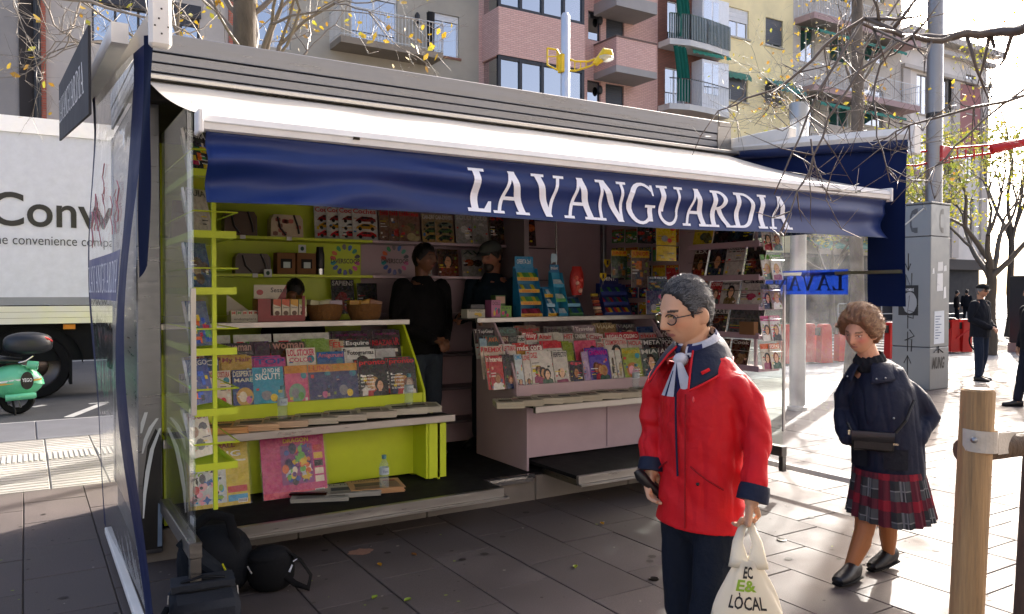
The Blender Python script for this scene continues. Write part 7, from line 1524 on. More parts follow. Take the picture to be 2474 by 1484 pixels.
# anorak
b = MB()
b.tube([(-.012, .0, .795), (-.01, 0, .86), (-.004, 0, .97), (0, 0, 1.10), (.0, 0, 1.22), (0, .005, 1.30), (-.004, .012, 1.355), (-.015, .018, 1.40)], [(.165, .125), (.160, .125), (.160, .13), (.158, .13), (.165, .125), (.168, .112), (.118, .09), (.078, .075)], 28, up=lat)
b.limb([(.108, -.078, 1.285), q(1806, 960, -.09), q(1822, 1050, -.12), q(1812, 1140, -.18)], [.058, .053, .051, .046], 18); b.limb([(-.12, .09, 1.29), q(1583, 970, .12), q(1579, 1055, .11), q(1578, 1128, .03)], [.068, .060, .055, .047], 18)
RED_ = '#c4121c'
def wr(co, no):
    s = .5 + .5 * noise.noise(Vector((co.x * 5, co.y * 5, co.z * 5)))
    hm = max(0, min(1, (co.z - .80) / .08)); return hm * folds(.0080, 10, 30, 3)(co, no) + hm * .007 * G(abs(co.x) - .19, .09) * math.sin(co.z * 55 + 25 * co.x + 4 * noise.noise(co * 8)) * s + hm * .005 * math.sin((co.z * .7 + co.x * .7) * 48 + 5 * noise.noise(co * 6)) * s * (1 if co.z < 1.15 else .4)
ja = remesh('anorak', b, 'shell', Wr, .0055, RED_, 2, wr)
fdir = Vector((-.60, -.80, 0)); ldir = Vector((.80, -.60, 0))
def on_jk(a, z, k=.004):
    """point on the front of the anorak: a = sideways metres from the zip, z height"""
    wz = .162; dp = .131; aa = max(-.97, min(.97, a / wz)); return Vector((-.002, 0, z)) + ldir * a + fdir * (dp * math.sqrt(1 - aa * aa) + k)
b = MB('#1a2038'); b.tube([on_jk(-.004 + .006 * math.sin(z * 9), z, .003) for z in [.98 + i * .04 for i in range(9)]], [(.0035, .005)] * 9, 6); b.build('zip', 'cloth', ja, local=True)
b = MB('#8f0d15'); b.tube([on_jk(.03, z, .0045) for z in [.81 + i * .05 for i in range(10)]], .003, 5)
b.tube([on_jk(.05 + .09 * t, 1.02 - .07 * t, .006) for t in (0, .3, .6, 1)], .003, 5); b.tube([on_jk(-.05 - .08 * t, 1.02 - .05 * t, .006) for t in (0, .3, .6, 1)], .003, 5); b.build('seam', 'shell', ja, local=True)
b = MB('#3a3a3a'); p_ = on_jk(.075, .965, .008); b.sphere(p_, .006, 8, 6); b.build('snap', 'steel', ja, local=True); b = MB('#c83a40'); p_ = on_jk(.06, 1.245, .008); b.sphere(p_, (.004, .004, .011), 8, 6); b.build('toggle', 'plastic', ja, local=True)
NAV = '#161c30'
for c0, c1, r_ in ((q(1814, 1138, -.18), q(1807, 1172, -.195), .050), (q(1579, 1120, .035), q(1577, 1150, .02), .050)):
    b = MB(NAV); b.tube([c0, c0.lerp(c1, .3), c1], [r_ * .93, r_, r_ * 1.02], 18); b.build('cuff', 'shell', ja, local=True, smooth=True)
# open navy collar: stands round the neck and spreads in two points on the chest
def col_pt(t, v):
    """t -1 (image left tip) .. 0 back .. 1 (image right tip)"""
    an = R(180 * .86) * t; base = Vector((-.018, .02, 0)); dirn = -fdir * math.cos(an) + ldir * math.sin(an)
    r0 = .072 + .004 * abs(t); r1 = .112 + .045 * abs(t) ** 2; rr_ = r0 + (r1 - r0) * v
    z = 1.455 - .05 * abs(t) ** 1.5 - (.05 + .075 * abs(t) ** 1.6) * v + .012 * math.sin(math.pi * v) + (.012 if t < 0 else 0)
    p_ = base + dirn * rr_ + Vector((0, 0, z)); return p_ + ldir * (.018 * v * abs(t) ** 3 * (1 if t > 0 else -1)) + fdir * .02 * v * abs(t) ** 2
b = MB(NAV); b.grid(lambda a, v: col_pt(-1 + 2 * a, v), 60, 10); cl = b.build('collar', 'shell', ja, local=True, smooth='all'); sm = cl.modifiers.new('s', 'SOLIDIFY'); sm.thickness = .006
b = MB(RED_); b.tube([col_pt(t, 1.01) + Vector((0, 0, -.003)) for t in [.35 + .65 * i / 12 for i in range(13)]], .004, 6); b.tube([col_pt(-t, 1.01) + Vector((0, 0, -.003)) for t in [.35 + .65 * i / 12 for i in range(13)]], .004, 6); b.tube([col_pt(1, v) for v in (.05, .35, .7, 1.0)], .004, 6); b.tube([col_pt(-1, v) for v in (.05, .35, .7, 1.0)], .004, 6)
pa_ = [col_pt(.80 + .08 * i / 4, .80) + fdir * .007 for i in range(5)]; b.tube(pa_, [(.006, .003)] * 5, 8, up=(0, 0, 1)); b.build('red_piping', 'shell', cl, local=True)
# neckerchief
b = MB('#b9b8c0')
def sc_col(u_, v_): return ['#c4c2c6', '#22264a', '#bdbbc0', '#aeb0b8', '#262a50'][int((u_ * 9 + v_ * 3.3 + .5 * math.sin(v_ * 9)) % 5)]
sc_pt = lambda a, v: (lambda an, w_: Vector((-.022, .016, 1.452 - .060 * (.5 - .5 * math.cos(an)))) + (-fdir * math.cos(an) + ldir * math.sin(an)) * (.064 + .016 * math.sin(v * 3.14)) + Vector((0, 0, .03 - .06 * v)))(R(-172 + 344 * a), 0)
b.grid(sc_pt, 64, 8, sc_col); kn = Vector((-.022, .016, 1.37)) + fdir * .088; b.sphere(kn, (.026, .022, .024), 14, 10, '#c0bfc4'); sc = b.build('scarf', 'cloth', Wr, local=True, smooth='all')
for s, L_, cc in ((-1, .12, '#bfbdc2'), (1, .105, '#c6c4c8'), (.1, .135, '#20244a')):
    b = MB(cc); b.grid(lambda a, v: kn + fdir * (.012 + .012 * math.sin(a * 3.14)) + ldir * ((a - .5) * (.03 + .055 * v) + s * .032 * v) + Vector((0, 0, -.008 - L_ * v)), 8, 8, (lambda a, v: '#22264a' if (abs(a - .3) < .07 and v > .3) else cc)); b.build('scarf_end', 'cloth', sc, local=True, smooth='all')
# trousers and shoes
b = MB()
b.limb([(.045, -.03, .87), (.045, -.06, .78), (.02, -.12, .48), (-.028, -.16, .13)], [.080, .078, .070, .058], 18); b.limb([(-.068, .03, .87), (-.07, .04, .78), (-.07, .06, .47), (.028, .22, .13)], [.080, .078, .070, .058], 18); b.limb([(-.01, 0, .92), (-.01, 0, .82)], [.095, .10], 18)
remesh('trousers', b, 'cloth', Wr, .009, '#151b26', 3, folds(.006, 8, 20, 5))
shoe(Wr, (.005, -.13, 0), (-.15, -.30, 0), .046); shoe(Wr, (.05, .25, .02), (-.09, .10, 0), .046)
# shopping bag in her left hand
bc = q(1795, 1400, -.235); hp = LW + Vector((-.015, .012, -.075))
Bg = thing('shopping_bag', 'white plastic carrier bag with black and green lettering held by the woman in red', 'shopping bag', Vector(p0) + Matrix.Rotation(facing_cam(p0), 3, 'Z') @ Vector((bc.x, bc.y, .42)), facing_cam(p0)); bo = Vector((bc.x, bc.y, .42))
def bag_pt(a, v, k=0.0):
    """a angle 0..1 round, v 0 bottom .. 1 gathered top"""
    an = 2 * math.pi * a; tz = .40 + .36 * v; w_ = .118 - .012 * v - .075 * max(0, v - .55) / .45 * 1.0; dp = .055 - .03 * v; cx_ = q(1795 + 3 * v, 1400).x
    wr_ = 1 + .06 * math.sin(an * 6 + v * 9) * (.3 + v) + .03 * noise.noise(Vector((math.cos(an) * 3, math.sin(an) * 3, v * 6))); bot = 1 - .25 * max(0, .08 - v) / .08
    return Vector((cx_ + (w_ * wr_ * bot + k) * math.cos(an), bc.y + (dp * wr_ * bot + k) * math.sin(an), tz)) - bo
b = MB('#e0dac9'); b.grid(lambda a, v: bag_pt(a, v), 64, 26); n0 = len(b.v); b.poly([bag_pt(i / 24, 0) for i in range(24)]); bb = b.build('bag_body', 'bagplastic', Bg, local=True, smooth='all', fixn=False)
for s in (-1, 1):
    b = MB('#e0dac9'); t0 = bag_pt(.75 + s * .16, .985) ; e = hp - bo + Vector((s * .006, .0, .012)); m1 = t0.lerp(e, .45) + Vector((s * .012, 0, 0))
    b.tube([t0 + Vector((0, 0, -.02)), t0, m1, e], [(.034, .010), (.030, .010), (.016, .008), (.010, .007)], 10, up=(1, 0, 0)); b.build('bag_handle', 'bagplastic', Bg, local=True, smooth='all')
def bag_f(u_, v_): 
    t = (v_ - .40) / .36; a = math.acos(max(-.95, min(.95, u_ / (.118 - .012 * t)))) / (2 * math.pi); p_ = bag_pt(1 - a, t, .003); return p_
for tx_ in (('LÒCAL', -.065, .61, .125, .052, '#16161a', .02), ('EC', -.03, .705, .055, .038, '#16161a', .03), ('E&', -.05, .665, .085, .036, '#86a81e', .03), ('al teu servei', -.005, .585, .06, .012, '#3a3a3a', 0), ('bossa reciclable', -.07, .452, .045, .006, '#3a3a3a', 0)):
    b = MB(); text(b, tx_[0], bag_f, *tx_[1:5], tx_[5], tx_[6]); b.build('print', 'print', bb, local=True, fixn=False)
# folded umbrella in her right hand
ha = RW + Vector((.0, -.035, -.045)); um = thing('folded_umbrella', 'short black folded umbrella in the right hand of the woman in red', 'umbrella', Vector(p0) + Matrix.Rotation(facing_cam(p0), 3, 'Z') @ ha, facing_cam(p0))
b = MB('#0f0f11'); b.tube([(-.05, -.01, .055), (-.035, -.01, .035), (-.005, 0, .005), (.03, .015, -.03)], [.013, .022, .016, .015], 12); b.build('handle', 'plastic', um, local=True, smooth=True); b = MB('#15161a'); b.tube([(.03, .015, -.03), (.07, .05, -.12), (.10, .08, -.2)], [.02, .026, .014], 12); b.build('canopy', 'cloth', um, local=True, smooth=True)
# ---------------------------------------------------------------- woman in navy coat
d1 = 4.42; p1 = atD(2145, 700, d1); p1.z = 0; u1 = d1 / FPX
Wb = thing('person', 'brown haired woman in navy coat and tartan skirt walking past the curtain', 'person', p1, facing_cam(p1))
def q(vx, vy, y=0.0): return Vector(((vx - 2145) * u1, y, CAMH - (vy - 707) * u1))
H = Hm(q(2086, 804, -.10), -26, 15, 4); K2 = .98
b = MB(); add_head(b, H, K2, age=1.0, jaw=.2)
b.limb([H @ Vector((0, .03, -.06)), q(2105, 862, -.02), q(2115, 900, .03), q(2120, 930, .04)], [.052, .055, .065, .10], 16); b.limb([q(2120, 920, .03), q(2135, 1050, .02), q(2140, 1120, .02)], [(.13, .1), (.14, .11), (.14, .11)], 16)
lR, lL = [q(2110, 1180, -.02), q(2098, 1282, -.10), q(2070, 1370, -.15)], [q(2155, 1180, .05), q(2150, 1285, .10), q(2152, 1352, .17)]
lR[2].z = .085; lL[2].z = .10
b.limb(lR, [.075, .052, .034], 14); b.limb(lL, [.075, .052, .034], 14); b.limb([lR[1], lR[1].lerp(lR[2], .35) + Vector((.01, .015, 0)), lR[2]], [.048, .05, .034], 14); b.limb([lL[1], lL[1].lerp(lL[2], .35) + Vector((0, .02, 0)), lL[2]], [.048, .05, .034], 14)
sh_l, sh_r = q(2185, 905, .02), q(2045, 905, .0); el_l, el_r = q(2238, 1005, .06), q(2042, 1000, .05); wl_, wr_ = q(2180, 1062, -.05), q(2070, 1060, -.03)
b.limb([q(2165, 925, .03), el_l, wl_], [.035, .034, .026], 12); b.limb([q(2062, 930, .02), el_r, wr_], [.035, .034, .026], 12)
add_hand(b, wl_, (-.6, .1, -.6), (-.3, .8, .2), 1.2, .85); add_hand(b, wr_, (.4, .1, -.8), (.3, .8, .1), 1.2, .85, thumb=-1)
fc_ = face_col(H, K2, '#cf9a7c', '#7a5a44', '#b07068', '#c87868'); lt = C('#a0683f')
body = remesh('body', b, 'skin', Wb, .004, '#c08a6c', 2, colfn=lambda co: lt if co.z < .6 else fc_(co)); add_eyes(body, H, K2, '#4a4438')
def hl_b(ph):
    ph = math.degrees(ph); pts = [(0, .072), (30, .066), (48, .04), (62, .008), (76, -.022), (96, -.03), (125, -.07), (180, -.085)]
    for i in range(len(pts) - 1):
        if pts[i][0] <= ph <= pts[i + 1][0]: t = (ph - pts[i][0]) / (pts[i + 1][0] - pts[i][0]); return pts[i][1] + (pts[i + 1][1] - pts[i][1]) * t
    return -.08
add_hair(Wb, H, K2, '#7d5a40', hl_b, lambda d: .024 + .030 * max(0, d.z) + .014 * max(0, d.y) + .012 * G(d.z - .25, .5) * abs(d.x), .020, 2600, (.1, .8, .35), 7, '#a88560', .05)
b = MB()
b.tube([q(2150, 1176, .02), q(2150, 1130, .02), q(2146, 1060, .02), q(2140, 1000, .02), q(2130, 945, .02), q(2122, 905, .02), q(2112, 880, .01)], [(.205, .17), (.20, .165), (.195, .165), (.19, .16), (.185, .145), (.15, .115), (.085, .085)], 28, up=(.95, -.3, 0))
b.limb([q(2168, 920, .02), q(2214, 962, .05), q(2238, 1008, .07), q(2214, 1048, -.02), q(2186, 1072, -.08)], [.058, .062, .063, .058, .050], 16); b.limb([q(2066, 925, .01), q(2046, 966, .04), q(2046, 1005, .05), q(2050, 1040, -.04), q(2058, 1060, -.10)], [.050, .056, .056, .052, .047], 16)
cb_ = '#1b2032'
ct = remesh('coat', b, 'shell', Wb, .0065, cb_, 2, folds(.008, 8, 22, 9))
b = MB(cb_); cdir = Vector((-.38, -.92, 0)); sdir = Vector((.92, -.38, 0)); cc = q(2112, 893, .0)
def cpt(a, v): an = R(-160 + 320 * a); rr_ = .085 + .055 * v * (1 + .3 * abs(2 * a - 1)); return cc + (-cdir * math.cos(an) + sdir * math.sin(an)) * rr_ + Vector((0, 0, .055 - .075 * v - .035 * abs(2 * a - 1) * (.4 + v) + .015 * math.sin(3.1 * v)))
b.grid(cpt, 48, 8); o = b.build('collar', 'shell', ct, local=True, smooth='all'); sm = o.modifiers.new('s', 'SOLIDIFY'); sm.thickness = .006
b = MB('#b8b8b8')
for a in (.05, .12, .9, .96): b.sphere(cpt(a, .85) + cdir * .006, .0055, 8, 6)
b.build('eyelet', 'steel', o, local=True)
b = MB('#11151c'); b.grid(lambda a, v: (lambda an: q(2106, 868, -.01) + (-cdir * math.cos(an) + sdir * math.sin(an)) * (.064 + .02 * math.sin(v * 3.14) + .006 * math.sin(14 * an + 5 * v)) + Vector((0, 0, .045 - .09 * v - .03 * (.5 - .5 * math.cos(an)))))(2 * math.pi * a), 48, 8); b.build('knit_scarf', 'knit', Wb, local=True, smooth='all')
for vx, vy, w_, h_ in ((2165, 1098, .12, .11), (2085, 1098, .08, .11)):
    b = MB('#12151f'); pc = q(vx, vy, 0); b.grid(lambda a, v: Vector((pc.x - w_ / 2 + w_ * a, .02 - .172 * math.sqrt(max(.02, 1 - ((pc.x - w_ / 2 + w_ * a - .012) / .215) ** 2)) - .012, pc.z + h_ / 2 - h_ * v)), 8, 3); b.build('pocket', 'shell', ct, local=True, smooth='all')
b = MB('#b4b4b0'); b.sphere(q(2160, 1001, -.155), .006, 8, 6); b.build('snap', 'steel', ct, local=True)
# tartan skirt
def tartan(a, z):
    s, t = (a * 1.35) % .19, (z + .02) % .155
    def st(v, w): return v < w * .36
    A, B_ = st(s, .19), st(t, .155)
    if A and B_: return '#80202c'
    if A or B_: return '#50222b' if (int(a * 90) % 2) else '#5a242e'
    if abs(s - .13) < .004 or abs(t - .105) < .003 or abs(s - .145) < .003: return '#6e6e6e'
    return '#2e3032' if (s < .12) == (t < .1) else '#454749'
def skp(a, v):
    an = 2 * math.pi * a; r_ = .180 + .045 * v; pl_ = 1 + (.05 + .05 * v) * (abs(((a * 22) % 1) - .5) * 2 - .5) * (1 if v > .1 else .3); c_ = q(2150, 1160, .0)
    return Vector((c_.x + r_ * pl_ * math.cos(an) + .012 * v, c_.y + r_ * .98 * pl_ * math.sin(an), .62 - .27 * v + .012 * math.sin(an * 2 + 1) * v))
b = MB('#333333'); b.grid(skp, 264, 40, lambda a, v: tartan(a, v * .27)); b.build('tartan_skirt', 'cloth', Wb, local=True, smooth=60)
t1_ = lR[2] + Vector((.035, .05, 0)); t1_.z = .012; shoe(Wb, t1_, t1_ + Vector((-.10, -.20, 0)), .044, hgt=.095); t2_ = lL[2] + Vector((.035, .05, 0)); t2_.z = .03; shoe(Wb, t2_, t2_ + Vector((-.13, -.165, -.03)), .044, hgt=.095)
# cross-body purse
pb = q(2116, 1056, -.17); wpos = Vector(p1) + Matrix.Rotation(facing_cam(p1), 3, 'Z') @ pb
Pu = thing('purse', 'small black leather purse carried in front of the navy coat', 'purse', wpos, facing_cam(p1))
b = MB('#0e0f11'); b.box((-.105, -.022, -.055), (.105, .02, .05), bev=.012); b.build('body', 'leather', Pu, local=True, smooth=True); b = MB('#121316'); b.grid(lambda a, v: (-.107 + .214 * a, -.026 - .005 * math.sin(3.1 * v), .052 - .055 * v), 8, 5); b.build('flap', 'leather', Pu, local=True, smooth='all')
b = MB('#101114'); b.tube([(.11, -.01, .05), (.16, .0, .12), (.2, .08, .22)], .008, 6); b.tube([(-.11, -.01, .05), (-.13, .0, .09)], .008, 6); b.build('strap', 'leather', Pu, local=True); b = MB('#b8b4a8'); b.box((-.124, -.038, .03), (-.112, -.03, .055)); b.box((.1, -.042, -.01), (.125, -.036, .0)); b.build('buckle', 'steel_shiny', Pu, local=True)
# ---------------------------------------------------------------- simpler standing figures
def figure(label, loc, rz, h, coat, legs, skin='#b58a6c', hair='#1c1815', cap=None, hands='front', head_yaw=0, head_pitch=0, hem=.48, voxel=.012, lean=0.0, coatmat='cloth', legm='cloth', glasses=False, beard=None, bulk=1.0, stride=.06):
    """standing person facing local -Y; h height in metres"""
    t = thing('person', label, 'person', loc, rz); s = h / 1.75
    V_ = lambda x, y, z: Vector((x * s, (y - lean * max(0, z - .9)) * s, z * s)); kk = s * 1.02
    H = Hm(V_(0, -.02, 1.632), head_yaw, head_pitch)
    b = MB(); add_head(b, H, kk, age=.6); b.limb([H @ Vector((0, .03, -.06)), V_(0, .01, 1.46), V_(0, .01, 1.38)], [.055 * s, .058 * s, .08 * s], 14); b.limb([V_(0, .01, 1.38), V_(0, .01, 1.0)], [(.15 * s, .1 * s), (.13 * s, .1 * s)], 14)
    arms = []
    for sd in (-1, 1):
        if hands == 'front': pts = [V_(sd * .2, .01, 1.39), V_(sd * .27, .04, 1.12), V_(sd * .07, -.2, .98)]
        elif hands == 'out': pts = [V_(sd * .2, .01, 1.39), V_(sd * .25, -.02, 1.12), V_(sd * .17, -.27, 1.10)]
        else: pts = [V_(sd * .2, .01, 1.39), V_(sd * .26, .03, 1.12), V_(sd * .26, -.03, .88)]
        arms.append(pts); b.limb(pts, [.05 * s, .042 * s, .03 * s], 12); dv = (pts[2] - pts[1]).normalized(); add_hand(b, pts[2] + dv * .02, dv, (-sd, .4, .0) if hands != 'front' else (-sd * .2, .9, -.3), .5, s, thumb=-sd)
    lg = []
    for sd in (-1, 1): pts = [V_(sd * .09, 0, .9), V_(sd * .10, -.02 + sd * stride * .3, .48), V_(sd * .11, .02 + sd * stride, .09)]; lg.append(pts); b.limb(pts, [.08 * s, .055 * s, .04 * s], 12)
    body = remesh('body', b, 'skin', t, min(voxel, .007), skin, 2, colfn=face_col(H, kk, skin, hair))
    def hl(ph): return .05 - .13 * min(1, max(0, math.degrees(ph) - 40) / 90)
    add_hair(t, H, kk, hair, hl, lambda d: .010 + .008 * max(0, d.z), .005, 120, seed=3)
    b = MB(); B = bulk
    b.tube([V_(0, .01, .9 * hem + .40), V_(0, .01, 1.0), V_(0, .01, 1.2), V_(0, .01, 1.36), V_(0, .015, 1.43), V_(0, .02, 1.49)], [(.20 * s * B, .15 * s * B), (.195 * s * B, .15 * s * B), (.205 * s * B, .15 * s * B), (.20 * s * B, .13 * s), (.12 * s, .1 * s), (.075 * s, .08 * s)], 24, up=(1, 0, 0))
    for pts in arms: b.limb([pts[0], pts[0].lerp(pts[1], .5), pts[1], pts[2]], [.078 * s * B, .07 * s * B, .064 * s * B, .05 * s], 14)
    remesh('coat', b, coatmat, t, voxel, coat, 2, folds(.008 * s, 8, 20, loc[0]))
    b = MB(); b.limb([V_(0, 0, .98), V_(0, 0, .86)], [(.15 * s, .12 * s), (.16 * s, .12 * s)], 16)
    for pts in lg: b.limb([pts[0], pts[1], pts[2] + Vector((0, 0, .03))], [.10 * s, .08 * s, .066 * s], 14)
    remesh('trousers', b, legm, t, voxel, legs, 2, folds(.006 * s, 8, 20, loc[1]))
    for pts in lg: e = pts[2].copy(); e.z = 0; shoe(t, e + Vector((0, .07 * s, 0)), e + Vector((pts[0].x * .3, -.2 * s, 0)), .048 * s)
    if cap:
        b = MB(cap); b.xf = H; k = kk
        b.sphere((0, .0, .062 * k), (.088 * k, .108 * k, .075 * k), 24, 14, fn=lambda p, d: p if d.z > -.1 else Vector((p.x, p.y, .05 * k))); b.grid(lambda a, v: (.072 * k * math.sin(R(-70 + 140 * a)) * (1 + .1 * v), (-.085 - .062 * v * math.cos(R(-70 + 140 * a) * .9)) * k + .03 * k * (1 - math.cos(R(-70 + 140 * a))), (.048 - .018 * v) * k), 16, 4); b.build('cap', 'cloth', t, local=True, smooth=True)
    if glasses:
        b = MB('#0e0e10'); b.xf = H
        for sd in (-1, 1): b.sphere((sd * .032 * kk, -.092 * kk, .006 * kk), (.026 * kk, .008 * kk, .018 * kk), 12, 8); b.tube([(sd * .056 * kk, -.085 * kk, .01 * kk), (sd * .08 * kk, .01, .01)], .003, 5)
        b.build('sunglasses', 'plastic', t, local=True, smooth=True)
    if beard:
        b = MB(beard); b.xf = H; b.sphere((0, -.052 * kk, -.075 * kk), (.05 * kk, .045 * kk, .045 * kk), 14, 10); b.build('beard', 'hair', t, local=True, smooth=True)
    return t
cl_ = math.atan2(-1, 0)
def img_yaw(p, deg): return facing_cam(p) + R(deg)      # deg > 0 turns the figure to image right
p = atZ(2368, 920, 0); figure('elderly man in black flat cap and dark coat standing with clasped hands', p, img_yaw(p, 62), 1.74, '#12161f', '#1a2436', '#b08468', '#6a6a6a', '#131417', 'front', 0, 4, hem=.44, voxel=.011, glasses=True, bulk=1.08, stride=.05)
p = atD(1022, 700, 6.72); figure('dark haired man in black hooded jacket standing in the kiosk doorway', (p.x, p.y, .206), img_yaw(p, 38), 1.80, '#0e0e10', '#39424e', '#6a4632', '#0c0a09', None, 'front', 24, 0, hem=.50, voxel=.010, bulk=1.12)
p = atY(1190, 700, 6.22); figure('man in mottled cap and blue jacket leaning behind the mauve counter', (p.x, p.y, .206), img_yaw(p, -28), 1.84, '#16242e', '#1c2028', '#9a6a52', '#1c1714', '#4c4f4c', 'out', -16, 12, hem=.5, voxel=.010, beard='#3a302a')
p = atY(712, 690, 6.17); figure('person with curly dark hair stooping behind the lime counter', (p.x, p.y + .02, .206), img_yaw(p, 165), 1.50, '#141416', '#1a1a1e', '#7a543c', '#120e0c', None, 'side', 0, 35, voxel=.012)
p = atZ(2492, 985, 0); figure('passer-by in dark padded coat cut off by the right edge', p, img_yaw(p, -60), 1.7, '#14151a', '#1b1f2a', '#b08468', '#1a1614', None, 'side', voxel=.014, stride=.15)
p = atD(2336, 700, 42); p.z = .03; figure('distant person in dark clothes beyond the rails behind the capped man', p, img_yaw(p, 160), 1.7, '#15181f', '#14161c', '#a07a60', '#14110f', None, 'side', voxel=.02)
p = atD(2312, 700, 41); p.z = .03; figure('distant person near the shop awning right of the telephone totem', p, img_yaw(p, 100), 1.65, '#1a1416', '#14161c', '#a07a60', '#14110f', None, 'side', voxel=.02)

# ================================================================ bags on the ground
def bagthing(name, label, cat, v, y): return thing(name, label, cat, atZ(v, y, 0))
# black backpack lying in front of the glass wing, shoulder strap looping up
p = atZ(520, 1440, 0); Bp = thing('backpack', 'black backpack with big looped shoulder strap against the glass wing', 'backpack', p, facing_cam(p))
b = MB('#14171c'); b.sphere((0, .05, .17), (.19, .15, .19), 22, 16, fn=lambda p_, d: Vector((p_.x, p_.y, max(.0, .17 + .19 * math.copysign(abs(d.z) ** .7, d.z))))); b.build('body', 'cloth', Bp, local=True, smooth=True)
b = MB('#121316'); b.tube([(-.13, -.02, .26), (-.11, -.04, .38), (-.02, -.05, .45), (.07, -.04, .42), (.10, -.05, .30), (.09, -.06, .18)], [(.012, .028)] * 6, 10, up=(0, -1, 0)); b.build('shoulder_strap', 'cloth', Bp, local=True, smooth=True)
b = MB('#1c2128'); b.tube([(-.16, -.06, .33), (-.04, -.11, .22), (.08, -.11, .12)], [(.03, .05), (.035, .06), (.02, .05)], 10); b.build('padded_panel', 'cloth', Bp, local=True, smooth=True)
b = MB('#b8b81e'); b.tube([(.035, -.135, .21), (.05, -.14, .175)], .005, 6); b.build('zip_pull', 'cloth', Bp, local=True); b = MB('#b8b81e'); b.tube([(-.10, -.12, .10), (-.075, -.13, .08)], .004, 6); b.build('zip_pull', 'cloth', Bp, local=True)
b = MB('#9a9a98'); b.tube([(.16, -.07, .16), (.18, -.075, .12)], .004, 6); b.build('reflective_strip', 'paint', Bp, local=True)
# grey camera backpack lying at the lower edge
p = atZ(492, 1500, 0); Cb = thing('camera_backpack', 'charcoal grey camera backpack lying at the lower left edge', 'backpack', p, facing_cam(p) + R(4))
b = MB('#2c2f35'); b.box((-.155, -.20, .0), (.155, .13, .155), bev=.03); b.build('body', 'cloth', Cb, local=True, smooth=True); b = MB('#33363c'); b.box((-.145, -.02, .156), (.145, .125, .19), bev=.016); b.build('lid', 'cloth', Cb, local=True, smooth=True)
b = MB('#1d1f24'); b.tube([(-.10, .03, .192), (0, .015, .215), (.10, .03, .192)], [(.006, .016)] * 3, 8, up=(0, 0, 1)); b.build('grab_handle', 'cloth', Cb, local=True); b = MB('#101114'); b.tube([(-.15, -.01, .158), (-.05, -.03, .162), (.05, -.03, .162), (.15, -.01, .158)], .006, 6); b.build('zip', 'plastic', Cb, local=True)
for sd in (-1, 1): b = MB('#8a8c90'); b.tube([(sd * .157, .0, .15), (sd * .16, -.01, .11)], .004, 6); b.build('zip_pull', 'steel', Cb, local=True)
b = MB('#101114'); b.tube([(-.16, -.02, .1), (-.22, -.08, .02), (-.2, -.16, .015)], [(.008, .02)] * 3, 8); b.build('side_strap', 'cloth', Cb, local=True)
p = atZ(655, 1430, 0); Sb = thing('camera_bag', 'small black shoulder camera bag with looped strap on the paving', 'camera bag', p, facing_cam(p))
b = MB('#0f1012'); b.sphere((0, .04, .11), (.125, .10, .12), 22, 14, fn=lambda p_, d: Vector((p_.x, p_.y, max(0, .11 + .12 * math.copysign(abs(d.z) ** .65, d.z))))); b.build('body', 'cloth', Sb, local=True, smooth=True)
b = MB('#141518'); b.sphere((-.01, .04, .185), (.115, .095, .05), 18, 10); b.build('lid', 'cloth', Sb, local=True, smooth=True)
b = MB('#0d0d0f'); b.tube([(.08, .02, .21), (.15, .0, .16), (.205, -.03, .08), (.19, -.06, .02), (.12, -.05, .05), (.06, -.03, .10)], [(.006, .017)] * 6, 8); b.build('strap', 'cloth', Sb, local=True, smooth=True)
b = MB('#b8bcc8'); b.poly([(.088, -.062, .12), (.105, -.055, .155), (.112, -.052, .15), (.098, -.06, .115)]); b.poly([(.112, -.05, .165), (.135, -.04, .175), (.135, -.04, .18), (.112, -.05, .172)]); b.build('care_label', 'cloth', Sb, local=True)

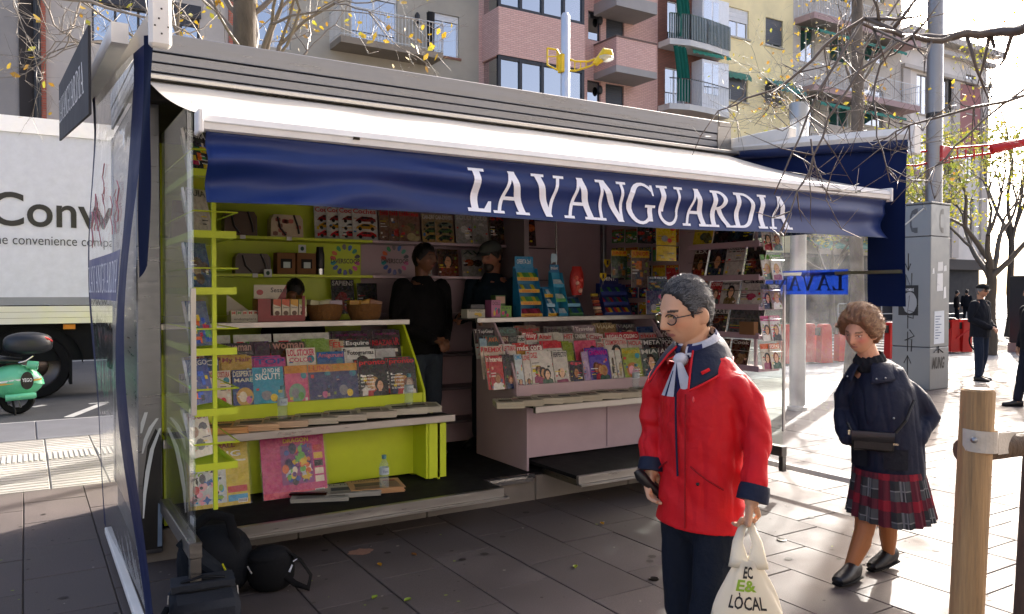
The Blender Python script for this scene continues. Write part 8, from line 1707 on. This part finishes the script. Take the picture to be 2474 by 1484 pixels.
# ================================================================ litter, leaves, drain marks on the paving
rg = random.Random(77); n = 0
for vx, vy, c_, w_ in ((917, 1367, '#b8861e', 'yellow'), (1000, 1342, '#8a5a2a', 'brown'), (1455, 1267, '#b8861e', 'small yellow'), (1028, 1227, '#8a6a2a', 'curled brown'), (718, 1264, '#8a5a2a', 'rust brown'), (1660, 1462, '#a89a2a', 'green yellow'), (985, 1452, '#8aa42a', 'green'), (905, 1446, '#8aa42a', 'small green'), (1390, 1372, '#9aa42a', 'pale green'), (2120, 1272, '#7a4a2a', 'dark brown')):
    p = atZ(vx, vy, .0); b = MB(c_); a = rg.uniform(0, 6); s = .022
    b.grid(lambda u_, v_: Vector((s * (u_ - .5) * 2 * math.cos(a) - s * .7 * (v_ - .5) * (1 - (2 * u_ - 1) ** 2) * 2 * math.sin(a), s * (u_ - .5) * 2 * math.sin(a) + s * .7 * (v_ - .5) * (1 - (2 * u_ - 1) ** 2) * 2 * math.cos(a), .004 + .008 * (2 * v_ - 1) ** 2)), 6, 4)
    o = b.build('fallen_leaf', 'leaf', local=True); o.location = p; where = 'beside the kiosk flap' if vy < 1300 else 'on the open paving'; n += 1
    tag(o, '%s fallen leaf %s, %s counted from the kiosk side' % (w_, where, ORD[n - 1]), 'leaf', 'fallen leaves')
b = MB('#5a5148')
for i in range(900):
    x, y = rg.uniform(-2, 9), rg.uniform(1.6, 6.8); s = rg.uniform(.003, .012) if i % 8 else rg.uniform(.014, .032); k = 8
    if seen(x, y, 50): b.poly([(x + s * math.cos(2 * math.pi * j / k) * rg.uniform(.7, 1.2), y + s * .8 * math.sin(2 * math.pi * j / k), .0026) for j in range(k)], rg.choice(['#3a342f', '#332d29', '#463e38', '#938a80', '#7d8a3a', '#2f2a26']) if s < .013 else rg.choice(['#3c3631', '#423b36', '#37312d']))
tag(b.build('ground_specks', 'stone', fixn=False), 'scattered gum spots and leaf crumbs on the paving', 'litter', kind='stuff')
p = atZ(872, 1333, .003); b = MB('#a07a66'); n = 18; b.poly([(p.x + .085 * math.cos(2 * math.pi * i / n) * rg.uniform(.75, 1.1), p.y + .06 * math.sin(2 * math.pi * i / n) * rg.uniform(.75, 1.1), .003) for i in range(n)]); tag(b.build('paint_stain', 'stone', origin=(p.x, p.y, 0)), 'pale pinkish stain on the paving before the lime counter', 'stain')
for vx, vy in ((1580, 1400), (1888, 1306)):
    p = atZ(vx, vy, 0); b = MB('#3a3632'); b.lathe([(.030, .0025), (.030, .006), (.024, .007), (.022, .005), (.0, .005)], 14, caps=False); o = b.build('metal_stud', 'steel', local=True); o.location = p; tag(o, 'small round metal ground stud, ' + ('by the red coat' if vx < 1700 else 'near the bottom rail'), 'stud', 'ground studs')

bpy.data.scenes.remove(TMP)
